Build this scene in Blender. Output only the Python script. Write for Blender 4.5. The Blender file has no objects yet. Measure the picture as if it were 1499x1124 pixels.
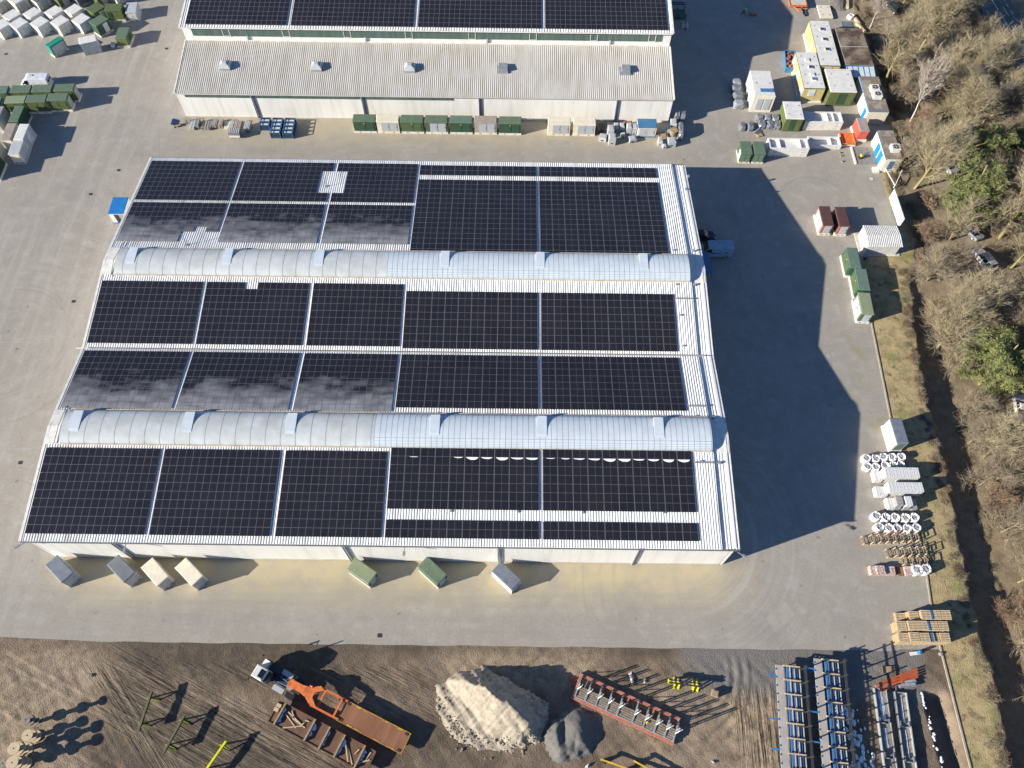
import bpy, math, random
from mathutils import Vector, Matrix
rnd = random.Random(7)
S = bpy.context.scene
COL = S.collection
R = math.radians
sin, cos, pi = math.sin, math.cos, math.pi

# ------------------------------------------------------------------ camera
ROT = ((0.99992541, 0.01209099, 0.00172813), (0.00972712, -0.87389756, 0.4860128), (0.00738659, -0.48595973, -0.87394998))
CAMH = 100.0
cam = bpy.data.objects.new('camera', bpy.data.cameras.new('camera'))
COL.objects.link(cam)
cam.matrix_world = Matrix(((ROT[0][0], -ROT[0][1], -ROT[0][2], 0), (ROT[1][0], -ROT[1][1], -ROT[1][2], 0), (ROT[2][0], -ROT[2][1], -ROT[2][2], CAMH), (0, 0, 0, 1)))
cam.data.sensor_width = 36
cam.data.lens = 36 * 1124 / 1499
cam.data.clip_end = 3000
S.camera = cam


def G(px, py, z=0.0):
    """where the sight line through a photo pixel meets the level z"""
    c = (px - 749.5, py - 562, 1124.0)
    w = [sum(ROT[i][k] * c[k] for k in range(3)) for i in range(3)]
    t = (z - CAMH) / w[2]
    return Vector((w[0] * t, w[1] * t, z))


# ------------------------------------------------------------------ light
SUN_AZ, SUN_EL = 19.5, 20.5          # shadows run towards +x and a little +y
w = bpy.data.worlds.new('World'); S.world = w; w.use_nodes = True
nt = w.node_tree
sky = nt.nodes.new('ShaderNodeTexSky'); sky.sky_type = 'NISHITA'; sky.sun_disc = False
sky.sun_elevation = R(SUN_EL)
d = Vector((-cos(R(SUN_AZ)) * cos(R(SUN_EL)), -sin(R(SUN_AZ)) * cos(R(SUN_EL)), sin(R(SUN_EL))))
sky.sun_rotation = math.atan2(d.x, d.y)
sky.air_density = 1.0; sky.dust_density = 0.15; sky.ozone_density = 4.0
tint = nt.nodes.new('ShaderNodeMix'); tint.data_type = 'RGBA'; tint.blend_type = 'MULTIPLY'; tint.inputs[0].default_value = 1.0; tint.inputs[7].default_value = (.86, .98, 1.16, 1)
bg = nt.nodes['Background']; nt.links.new(sky.outputs[0], tint.inputs[6]); nt.links.new(tint.outputs[2], bg.inputs[0]); bg.inputs[1].default_value = 0.06
sl = bpy.data.lights.new('sun', 'SUN'); sl.energy = 5.0; sl.angle = R(0.5); sl.color = (1.0, 0.925, 0.80)
so = bpy.data.objects.new('sun', sl); COL.objects.link(so)
so.rotation_euler = d.to_track_quat('Z', 'Y').to_euler()
S.view_settings.view_transform = 'Standard'
try: S.view_settings.look = 'None'
except Exception: pass
S.view_settings.exposure = 1.0
S.view_settings.gamma = 1


# ------------------------------------------------------------------ materials
def N(nt, t, **k):
    n = nt.nodes.new(t)
    for a, b in k.items(): setattr(n, a, b)
    return n


def mat(name, col, rough=0.6, metal=0.0, col2=None, scale=1.5, lo=0.35, hi=0.65, bump=0.0, bscale=15.0, var=0.12, stretch=None, spec=0.5, detail=5):
    m = bpy.data.materials.new(name); m.use_nodes = True
    t = m.node_tree; L = t.links.new
    b = t.nodes['Principled BSDF']
    b.inputs['Roughness'].default_value = rough; b.inputs['Metallic'].default_value = metal
    b.inputs['Specular IOR Level'].default_value = spec
    g = N(t, 'ShaderNodeNewGeometry')
    src = g.outputs['Position']
    if stretch:
        mp = N(t, 'ShaderNodeMapping', vector_type='TEXTURE'); mp.inputs['Rotation'].default_value = (0, 0, stretch[0]); mp.inputs['Scale'].default_value = tuple(1 / q for q in stretch[1])
        L(src, mp.inputs[0]); src = mp.outputs[0]
    n = N(t, 'ShaderNodeTexNoise'); n.inputs['Scale'].default_value = scale; n.inputs['Detail'].default_value = detail; n.inputs['Roughness'].default_value = 0.62
    L(src, n.inputs['Vector'])
    r = N(t, 'ShaderNodeValToRGB')
    c2 = col2 or tuple(c * (1 - 2 * var) for c in col)
    r.color_ramp.elements[0].position = lo; r.color_ramp.elements[1].position = hi
    r.color_ramp.elements[0].color = (*c2, 1); r.color_ramp.elements[1].color = (*col, 1)
    L(n.outputs['Fac'], r.inputs['Fac']); L(r.outputs[0], b.inputs['Base Color'])
    if bump:
        n2 = N(t, 'ShaderNodeTexNoise'); n2.inputs['Scale'].default_value = bscale; n2.inputs['Detail'].default_value = 4
        L(g.outputs['Position'], n2.inputs['Vector'])
        bp = N(t, 'ShaderNodeBump'); bp.inputs['Strength'].default_value = bump; bp.inputs['Distance'].default_value = 0.1
        L(n2.outputs['Fac'], bp.inputs['Height']); L(bp.outputs[0], b.inputs['Normal'])
    return m


M = {}
def mk(k, *a, **kw): M[k] = mat(k, *a, **kw)
mk('white_wall', (.74, .73, .69), .55, col2=(.64, .62, .57), scale=.8, lo=.3, hi=.55, stretch=(0, (1.2, .2, .12)))
mk('roof_white', (.82, .81, .78), .45, col2=(.60, .585, .55), scale=.6, lo=.32, hi=.52, stretch=(0, (1.8, .25, 1)))
mk('roof_old', (.53, .51, .465), .7, col2=(.43, .395, .335), scale=.5, lo=.32, hi=.6, stretch=(0, (1.6, .3, 1)))
mk('trim_white', (.78, .76, .70), .5)
mk('gutter', (.16, .17, .18), .5)
mk('pipe_grey', (.28, .31, .36), .4)
mk('frame_alu', (.185, .18, .185), .45, metal=.2)
mk('glass_pv', (.021, .021, .028), .25, col2=(.015, .015, .021), scale=.25, spec=.4)
mk('poly_old', (.54, .575, .585), .32, col2=(.44, .455, .44), scale=.45)
mk('poly_bar', (.33, .37, .41), .4)
mk('poly_new', (.57, .635, .69), .25, col2=(.50, .56, .61), scale=.5)
mk('green_glass', (.06, .105, .09), .25, col2=(.10, .145, .125), scale=.9, stretch=(0, (1.5, .1, .1)))
mk('dark_green', (.035, .085, .05), .5)
mk('mid_green', (.075, .125, .06), .5, col2=(.06, .10, .05))
mk('olive', (.11, .14, .05), .5, col2=(.09, .115, .045))
mk('pale_green', (.24, .28, .17), .55, col2=(.20, .24, .15))
mk('roof_green', (.12, .175, .115), .6, col2=(.095, .14, .09))
mk('sea_green', (.13, .19, .15), .55, col2=(.10, .16, .12))
mk('teal', (.02, .27, .19), .5)
mk('cream', (.72, .66, .53), .6, col2=(.62, .57, .46))
mk('white', (.70, .69, .655), .55, col2=(.58, .57, .535), scale=1.1)
mk('taupe', (.36, .31, .27), .65)
mk('light_grey', (.45, .47, .48), .5, col2=(.38, .40, .41))
mk('mid_grey', (.27, .29, .31), .55, col2=(.21, .23, .25))
mk('slate', (.15, .17, .19), .6, col2=(.12, .135, .155))
mk('blue_slate', (.17, .195, .235), .55)
mk('door_grey', (.40, .43, .47), .4, col2=(.36, .39, .42))
mk('concrete', (.55, .52, .46), .8, col2=(.43, .40, .35), scale=1.2)
mk('concrete_dark', (.26, .25, .23), .85, col2=(.18, .17, .155), scale=2)
mk('yellow_wall', (.55, .45, .20), .6, col2=(.48, .39, .17))
mk('edge_yellow', (.60, .34, .04), .6, col2=(.30, .14, .04), scale=2.5)
mk('yellow', (.75, .50, .03), .45)
mk('hi_yellow', (.72, .72, .02), .45)
mk('trestle_top', (.11, .115, .055), .6)
mk('yellow_green', (.30, .34, .03), .5)
mk('orange', (.68, .18, .045), .5, col2=(.42, .105, .03), scale=2.2, lo=.36, hi=.52)
mk('orange_beam', (.50, .10, .025), .55, col2=(.36, .07, .02), scale=3)
mk('red_wall', (.58, .10, .07), .6)
mk('brown_roof', (.105, .05, .045), .6)
mk('red_brown', (.36, .14, .10), .6)
mk('blue', (.02, .18, .48), .4)
mk('door_blue', (.015, .22, .58), .45)
mk('roof_blue', (.06, .19, .36), .45)
mk('steel_blue', (.05, .16, .36), .5, col2=(.035, .11, .26), scale=4)
mk('navy', (.02, .045, .08), .45)
mk('flat_roof', (.19, .155, .12), .9, col2=(.30, .27, .235), scale=.5, lo=.42, hi=.52)
mk('flat_roof_wet', (.24, .19, .14), .8, col2=(.075, .05, .035), scale=.35, lo=.42, hi=.58)
mk('black', (.018, .018, .02), .45)
mk('dark', (.035, .036, .04), .5)
mk('tyre', (.02, .02, .02), .85)
mk('car_glass', (.015, .018, .022), .08)
mk('silver', (.50, .52, .55), .25, metal=.5)
mk('van_white', (.66, .70, .74), .3)
mk('van_blue', (.30, .42, .55), .35)
mk('paint_dark', (.03, .035, .04), .25)
mk('wreck_white', (.60, .58, .53), .5, col2=(.36, .34, .30), scale=2)
mk('wreck_grey', (.25, .29, .33), .5, col2=(.14, .15, .16), scale=2)
mk('rust', (.185, .072, .036), .85, col2=(.27, .125, .06), scale=.7, stretch=(R(66), (.25, 1.3, 1)))
mk('rust_dark', (.11, .06, .04), .9, col2=(.16, .085, .05), scale=1)
mk('salmon', (.46, .19, .13), .65, col2=(.36, .13, .085), scale=2)
mk('wood', (.40, .28, .15), .8, col2=(.28, .19, .10), scale=3)
mk('wood_pale', (.58, .46, .29), .8, col2=(.44, .34, .21), scale=3)
mk('wood_grey', (.32, .265, .205), .85, col2=(.17, .135, .10), scale=4)
mk('ply', (.42, .39, .36), .7, col2=(.34, .31, .28), scale=1)
mk('galv', (.42, .45, .47), .45, metal=.3)
mk('snow', (.85, .86, .88), .6, var=.03)
mk('sand', (.42, .365, .285), .95, col2=(.27, .225, .17), scale=1.5, bump=.8, bscale=9)
mk('gravel_grey', (.12, .117, .11), .95, col2=(.17, .16, .145), scale=5, bump=.6, bscale=25)
mk('foil', (.42, .44, .47), .25, metal=.5, col2=(.16, .17, .19), scale=4, lo=.42, hi=.58)
mk('bag_white', (.74, .73, .72), .8, col2=(.62, .62, .63), scale=4)
mk('bag_fill_brown', (.24, .15, .09), .95, col2=(.48, .42, .36), scale=7)
mk('bag_fill_dark', (.10, .09, .10), .95, col2=(.50, .48, .46), scale=7)
mk('brick_white', (.68, .68, .67), .8, col2=(.58, .58, .58), scale=6)
mk('brick_red', (.34, .15, .10), .85, col2=(.60, .52, .48), scale=6, lo=.45, hi=.55)
mk('hi_vis', (.20, .85, .06), .6)
mk('skin', (.45, .28, .2), .6)
mk('trousers', (.02, .025, .035), .8)
mk('bark_olive', (.30, .265, .12), .9, col2=(.19, .165, .08), scale=3)
mk('bark_tan', (.33, .275, .165), .9, col2=(.22, .18, .105), scale=3)
mk('bark_grey', (.27, .235, .18), .9, col2=(.17, .145, .11), scale=3)
mk('twig_tan', (.335, .285, .185), .95, col2=(.235, .20, .13), scale=1.2)
mk('twig_brown', (.285, .235, .165), .95, col2=(.20, .165, .115), scale=1.2)
mk('twig_red', (.27, .19, .125), .95, col2=(.18, .125, .085), scale=1.2)
mk('birch_bark', (.62, .57, .50), .8, col2=(.40, .36, .31), scale=4)
mk('birch_twig', (.36, .31, .26), .9)
mk('pine_leaf', (.225, .235, .075), .8, col2=(.13, .145, .05), scale=1.3)
mk('pine_leaf_dark', (.10, .13, .05), .8, col2=(.06, .085, .035), scale=1.3)
mk('shrub_leaf', (.15, .16, .06), .9, col2=(.19, .15, .08), scale=1)
mk('drum_face', (.56, .45, .29), .85, col2=(.46, .36, .23), scale=3)
mk('translucent_panel', (.52, .60, .62), .35, col2=(.44, .52, .54), scale=1)
mk('shed_sheet', (.62, .62, .60), .5)
mk('tarp_blue', (.05, .22, .55), .5)
mk('lamp_white', (.80, .80, .78), .35)
mk('lamp_red', (.35, .02, .02), .3)


def glare_mat(name, y_hi, y_lo):
    """PV glass with the pale glare of the rear-facing slopes painted into its colour"""
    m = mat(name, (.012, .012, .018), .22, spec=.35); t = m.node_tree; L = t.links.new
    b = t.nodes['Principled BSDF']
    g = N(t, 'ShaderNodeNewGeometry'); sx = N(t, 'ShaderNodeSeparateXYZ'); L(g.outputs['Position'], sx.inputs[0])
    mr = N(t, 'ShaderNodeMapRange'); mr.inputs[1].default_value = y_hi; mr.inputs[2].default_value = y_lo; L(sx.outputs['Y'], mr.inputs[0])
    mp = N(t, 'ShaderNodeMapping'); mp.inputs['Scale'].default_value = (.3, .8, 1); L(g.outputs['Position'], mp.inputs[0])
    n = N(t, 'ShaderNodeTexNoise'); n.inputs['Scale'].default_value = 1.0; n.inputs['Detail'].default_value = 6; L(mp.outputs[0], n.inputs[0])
    # the painted glare differs a little from panel to panel: snap a second noise to the panel grid
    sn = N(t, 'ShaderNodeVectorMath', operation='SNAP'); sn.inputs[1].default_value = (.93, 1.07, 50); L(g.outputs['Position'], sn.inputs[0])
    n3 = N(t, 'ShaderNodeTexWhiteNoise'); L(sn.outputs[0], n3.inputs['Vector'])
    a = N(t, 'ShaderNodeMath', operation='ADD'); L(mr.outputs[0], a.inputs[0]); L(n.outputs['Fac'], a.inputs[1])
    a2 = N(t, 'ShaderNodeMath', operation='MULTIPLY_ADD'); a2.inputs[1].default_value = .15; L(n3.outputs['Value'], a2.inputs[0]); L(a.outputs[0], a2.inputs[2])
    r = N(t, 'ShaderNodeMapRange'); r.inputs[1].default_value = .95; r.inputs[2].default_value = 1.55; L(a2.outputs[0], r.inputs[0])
    mx = N(t, 'ShaderNodeMix', data_type='RGBA'); mx.inputs[6].default_value = (.018, .018, .025, 1); mx.inputs[7].default_value = (.25, .255, .27, 1)  # dark glass blended to a painted pale reflection
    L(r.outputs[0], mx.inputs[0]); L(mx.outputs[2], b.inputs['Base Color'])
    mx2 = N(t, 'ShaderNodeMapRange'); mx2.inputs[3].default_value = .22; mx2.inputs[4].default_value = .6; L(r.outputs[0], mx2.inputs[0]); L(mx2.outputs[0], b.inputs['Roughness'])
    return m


M['glare_front'] = glare_mat('glare_front', 54.5, 46.2)
M['glare_rear'] = glare_mat('glare_rear', 83.5, 74.5)


# ------------------------------------------------------------------ mesh helpers
class MB:
    def __init__(s): s.v = []; s.f = []; s.m = []

    def add(s, vs, fs, mi=0):
        o = len(s.v); s.v += [tuple(p) for p in vs]
        s.f += [tuple(i + o for i in f) for f in fs]; s.m += [mi] * len(fs)

    def box(s, x, y, z, sx, sy, sz, rz=0.0, mi=0, taper=1.0):
        """box standing on z, centred on x, y"""
        c, n = cos(rz), sin(rz); vs = []
        for k, t in ((0, 1.0), (1, taper)):
            for a, b in ((-1, -1), (1, -1), (1, 1), (-1, 1)):
                u, v = a * sx / 2 * t, b * sy / 2 * t
                vs.append((x + u * c - v * n, y + u * n + v * c, z + k * sz))
        s.add(vs, [(3, 2, 1, 0), (4, 5, 6, 7), (0, 1, 5, 4), (1, 2, 6, 5), (2, 3, 7, 6), (3, 0, 4, 7)], mi)

    def beam(s, p, q, w, h, mi=0):
        p = Vector(p); q = Vector(q); d = (q - p).normalized()
        up = Vector((0, 0, 1)) if abs(d.z) < .95 else Vector((0, 1, 0))
        a = d.cross(up).normalized(); b = a.cross(d).normalized(); vs = []
        for e in (p, q):
            for i, j in ((-1, -1), (1, -1), (1, 1), (-1, 1)): vs.append(e + a * i * w / 2 + b * j * h / 2)
        s.add(vs, [(0, 1, 2, 3), (7, 6, 5, 4), (0, 4, 5, 1), (1, 5, 6, 2), (2, 6, 7, 3), (3, 7, 4, 0)], mi)

    def tube(s, p, q, r0, r1=None, n=6, mi=0, cap=True):
        r1 = r0 if r1 is None else r1
        p = Vector(p); q = Vector(q); d = (q - p)
        if d.length < 1e-6: return
        d.normalize(); up = Vector((0, 0, 1)) if abs(d.z) < .9 else Vector((1, 0, 0))
        a = d.cross(up).normalized(); b = a.cross(d); vs = []
        for e, r in ((p, r0), (q, r1)):
            for i in range(n): vs.append(e + (a * cos(2 * pi * i / n) + b * sin(2 * pi * i / n)) * r)
        fs = [(i, (i + 1) % n, n + (i + 1) % n, n + i) for i in range(n)]
        if cap: fs += [tuple(range(n))[::-1], tuple(range(n, 2 * n))]
        s.add(vs, fs, mi)

    def prism(s, pts, z0, z1, mi=0):
        n = len(pts)
        vs = [(x, y, z0) for x, y in pts] + [(x, y, z1) for x, y in pts]
        s.add(vs, [(i, (i + 1) % n, n + (i + 1) % n, n + i) for i in range(n)] + [tuple(range(n))[::-1], tuple(range(n, 2 * n))], mi)

    def side(s, prof, x0, x1, mi=0, axis='x'):
        """profile (a, z) swept along the other horizontal axis"""
        n = len(prof)
        P = (lambda e, a, z: (e, a, z)) if axis == 'x' else (lambda e, a, z: (a, e, z))
        vs = [P(x0, a, z) for a, z in prof] + [P(x1, a, z) for a, z in prof]
        s.add(vs, [(i, (i + 1) % n, n + (i + 1) % n, n + i) for i in range(n)] + [tuple(range(n))[::-1], tuple(range(n, 2 * n))], mi)

    def loft(s, rings, mi=0, closed=True):
        n = len(rings[0]); vs = [p for r in rings for p in r]; fs = []
        for k in range(len(rings) - 1):
            for i in range(n): fs.append((k * n + i, k * n + (i + 1) % n, (k + 1) * n + (i + 1) % n, (k + 1) * n + i))
        if closed: fs += [tuple(range(n))[::-1], tuple(range((len(rings) - 1) * n, len(rings) * n))]
        s.add(vs, fs, mi)

    def quad(s, a, b, c, d, mi=0): s.add([a, b, c, d], [(0, 1, 2, 3)], mi)

    def build(s, name, mats, parent=None, smooth=False):
        me = bpy.data.meshes.new(name); me.from_pydata(s.v, [], s.f); me.update()
        for m in (mats if isinstance(mats, (list, tuple)) else [mats]): me.materials.append(M[m] if isinstance(m, str) else m)
        if len(me.materials) > 1: me.polygons.foreach_set('material_index', s.m)
        if smooth: me.polygons.foreach_set('use_smooth', [True] * len(me.polygons))
        o = bpy.data.objects.new(name, me); COL.objects.link(o)
        if parent: o.parent = parent
        return o


def tag(o, label=None, cat=None, group=None, kind=None):
    if label: o['label'] = label
    if cat: o['category'] = cat
    if group: o['group'] = group
    if kind: o['kind'] = kind
    return o


def thing(name, label, cat, loc=(0, 0, 0), rz=0.0, group=None):
    o = bpy.data.objects.new(name, None); COL.objects.link(o)
    o.location = loc if len(loc) == 3 else (*loc, 0); o.rotation_euler = (0, 0, rz)
    o.empty_display_size = .3
    return tag(o, label, cat, group)


def kids(o): return [c for c in KID.get(o.name, [])]


def copy_tree(o, parent=None):
    c = o.copy(); COL.objects.link(c)
    if parent: c.parent = parent
    for ch in list(o.children): copy_tree(ch, c)
    return c


def hull_noise(x, y, s=0):
    return (sin(x * 1.3 + s) * cos(y * 1.7 + s * 2) + .5 * sin(x * 3.1 + y * 2.3 + s) + .3 * sin(x * 5.7 - y * 6.1 + 3 * s)) / 1.8


def interp(t, pts):
    if t <= pts[0][0]: return pts[0][1]
    for (a, b), (c, d_) in zip(pts, pts[1:]):
        if t <= c: return b + (d_ - b) * (t - a) / (c - a)
    return pts[-1][1]


def sstep(a, b, t):
    t = max(0.0, min(1.0, (t - a) / (b - a))); return t * t * (3 - 2 * t)

# ------------------------------------------------------------------ the ground
KERB = [(-12, 54.4), (22, 54.4), (29.6, 55.2), (47.6, 55.4), (67.7, 56.4), (77, 57.4), (80.2, 57.8), (81, 64.6), (83, 66.0), (92, 64.8), (98, 64.8), (106, 68.9), (150, 69.2), (170, 69.2)]
EDGE = [(-12, 58.2), (5, 58.7), (12, 59.8), (18.4, 59.8), (24.3, 59.7), (33.4, 60.5), (45.5, 61.5), (52, 61.4), (61.5, 62.1), (70, 63.2), (77, 64.6), (80, 66), (83, 67), (92, 65.8), (98, 65.8), (106, 69.9), (150, 70.1), (170, 70.1)]
def drop(y): return 1.75 * (1 - sstep(62, 80, y)) + .35


def floor_z(x, y):
    e = interp(y, EDGE) + .35 * sin(y * .9) + .2 * sin(y * 2.3 + 1)
    if x <= e: return 0.0
    return -drop(y) * sstep(0, 1.3, x - e) + .10 * hull_noise(x * .5, y * .5, 3)


def asphalt_mat():
    m = mat('asphalt', (.348, .316, .272), .85, col2=(.29, .263, .226), scale=.16, lo=.3, hi=.7, bump=.12, bscale=14)
    t = m.node_tree; L = t.links.new; b = t.nodes['Principled BSDF']
    base = b.inputs['Base Color'].links[0].from_socket
    g = N(t, 'ShaderNodeNewGeometry'); P = g.outputs['Position']
    def mul(col, fac, src, blend='MIX'):
        mx = N(t, 'ShaderNodeMix', data_type='RGBA', blend_type=blend); L(fac, mx.inputs[0]); L(src, mx.inputs[6]); mx.inputs[7].default_value = (*col, 1); return mx.outputs[2]
    def noise(scale, detail, vec=None, rough=.6):
        n = N(t, 'ShaderNodeTexNoise'); n.inputs['Scale'].default_value = scale; n.inputs['Detail'].default_value = detail; n.inputs['Roughness'].default_value = rough; L(vec or P, n.inputs[0]); return n.outputs['Fac']
    def rng(src, a, b_, c=0., d_=1.):
        r = N(t, 'ShaderNodeMapRange'); r.inputs[1].default_value = a; r.inputs[2].default_value = b_; r.inputs[3].default_value = c; r.inputs[4].default_value = d_; L(src, r.inputs[0]); return r.outputs[0]
    def mm(op, a, b_):
        k = N(t, 'ShaderNodeMath', operation=op)
        for i, q in enumerate((a, b_)):
            if isinstance(q, (int, float)): k.inputs[i].default_value = q
            else: L(q, k.inputs[i])
        return k.outputs[0]
    c = base
    # fine grain and small dark spots
    c = mul((.22, .205, .185), rng(noise(3.2, 6), .42, .72, 0, .55), c)
    c = mul((.40, .375, .34), rng(noise(.55, 5), .5, .75, 0, .6), c)
    c = mul((.15, .14, .125), rng(noise(.9, 2, None, .5), .70, .76, 0, .7), c)
    c = mul((.235, .22, .2), rng(noise(.07, 7, None, .7), .55, .68, 0, .7), c)
    vo = N(t, 'ShaderNodeTexVoronoi', feature='DISTANCE_TO_EDGE'); vo.inputs['Scale'].default_value = .11; L(P, vo.inputs['Vector'])
    c = mul((.21, .195, .175), rng(vo.outputs['Distance'], .005, .002, 0, .28), c)
    sx = N(t, 'ShaderNodeSeparateXYZ'); L(P, sx.inputs[0]); X, Y = sx.outputs['X'], sx.outputs['Y']
    # washed out sand lying in front of both buildings
    band = mm('MULTIPLY', mm('MULTIPLY', rng(Y, 21.5, 26.5), rng(Y, 30, 29)), mm('MULTIPLY', rng(X, -62, -55), rng(X, 34, 26)))
    c = mul((.44, .375, .235), mm('MULTIPLY', band, rng(noise(.28, 4), .3, .6, .25, .95)), c)
    band2 = mm('MULTIPLY', mm('MULTIPLY', rng(Y, 102.5, 106), rng(Y, 113, 111)), mm('MULTIPLY', rng(X, -64, -55), rng(X, 36, 26)))
    c = mul((.40, .345, .24), mm('MULTIPLY', band2, rng(noise(.3, 4), .3, .6, .15, .85)), c)
    # moss in the last metres before the kerb
    edge = mm('MULTIPLY', rng(X, 49, 52.5), rng(Y, 92, 70))
    c = mul((.24, .235, .10), mm('MULTIPLY', edge, rng(noise(.35, 5), .52, .68, 0, .6)), c)
    # sweeping tyre marks: rings round the building corner and along the lane
    dx = mm('SUBTRACT', X, 22.); dy = mm('SUBTRACT', Y, 33.)
    rad = mm('SQRT', mm('ADD', mm('MULTIPLY', dx, dx), mm('MULTIPLY', dy, dy)), 0)
    cx = N(t, 'ShaderNodeCombineXYZ'); L(mm('MULTIPLY', rad, 1.0), cx.inputs[0]); L(mm('MULTIPLY', X, .02), cx.inputs[1])
    rings = mm('MULTIPLY', rng(noise(1.1, 5, cx.outputs[0], .7), .47, .68), mm('MULTIPLY', rng(X, 20, 30), rng(rad, 24, 12)))
    c = mul((.44, .42, .39), mm('MULTIPLY', rings, .6), c)
    mp = N(t, 'ShaderNodeMapping'); mp.inputs['Scale'].default_value = (.02, .55, 1); L(P, mp.inputs[0])
    lane = mm('MULTIPLY', rng(noise(1.6, 5, mp.outputs[0], .65), .45, .7), mm('MULTIPLY', rng(Y, 27, 23), rng(X, 34, 22)))
    c = mul((.25, .235, .215), mm('MULTIPLY', lane, .5), c)
    mp2 = N(t, 'ShaderNodeMapping'); mp2.inputs['Scale'].default_value = (.5, .03, 1); mp2.inputs['Rotation'].default_value = (0, 0, .12); L(P, mp2.inputs[0])
    lane2 = mm('MULTIPLY', rng(noise(1.2, 5, mp2.outputs[0], .65), .48, .7), rng(X, -58, -66))
    c = mul((.42, .395, .36), mm('MULTIPLY', lane2, .45), c)
    # tyre loops turned on the open yard
    def loops(cx_, cy_, r0, r1, k):
        ddx = mm('SUBTRACT', X, cx_); ddy = mm('SUBTRACT', Y, cy_)
        rr = mm('SQRT', mm('ADD', mm('MULTIPLY', ddx, ddx), mm('MULTIPLY', ddy, ddy)), 0)
        q = N(t, 'ShaderNodeCombineXYZ'); L(rr, q.inputs[0]); q.inputs[1].default_value = cx_
        v = mm('MULTIPLY', rng(noise(1.7, 4, q.outputs[0], .7), .52, .66), mm('MULTIPLY', rng(rr, r0, r0 + 2), rng(rr, r1, r1 - 4)))
        return mm('MULTIPLY', mm('MULTIPLY', v, rng(noise(.13, 3), .42, .58)), k)
    for a in ((-62, 100, 4, 24, .5), (-78, 62, 3, 20, .4), (52, 92, 3, 18, .5), (30, 26, 6, 24, .4), (-70, 30, 3, 18, .5)):
        c = mul((.21, .2, .185), loops(*a), c)
    L(c, b.inputs['Base Color'])
    return m


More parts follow.
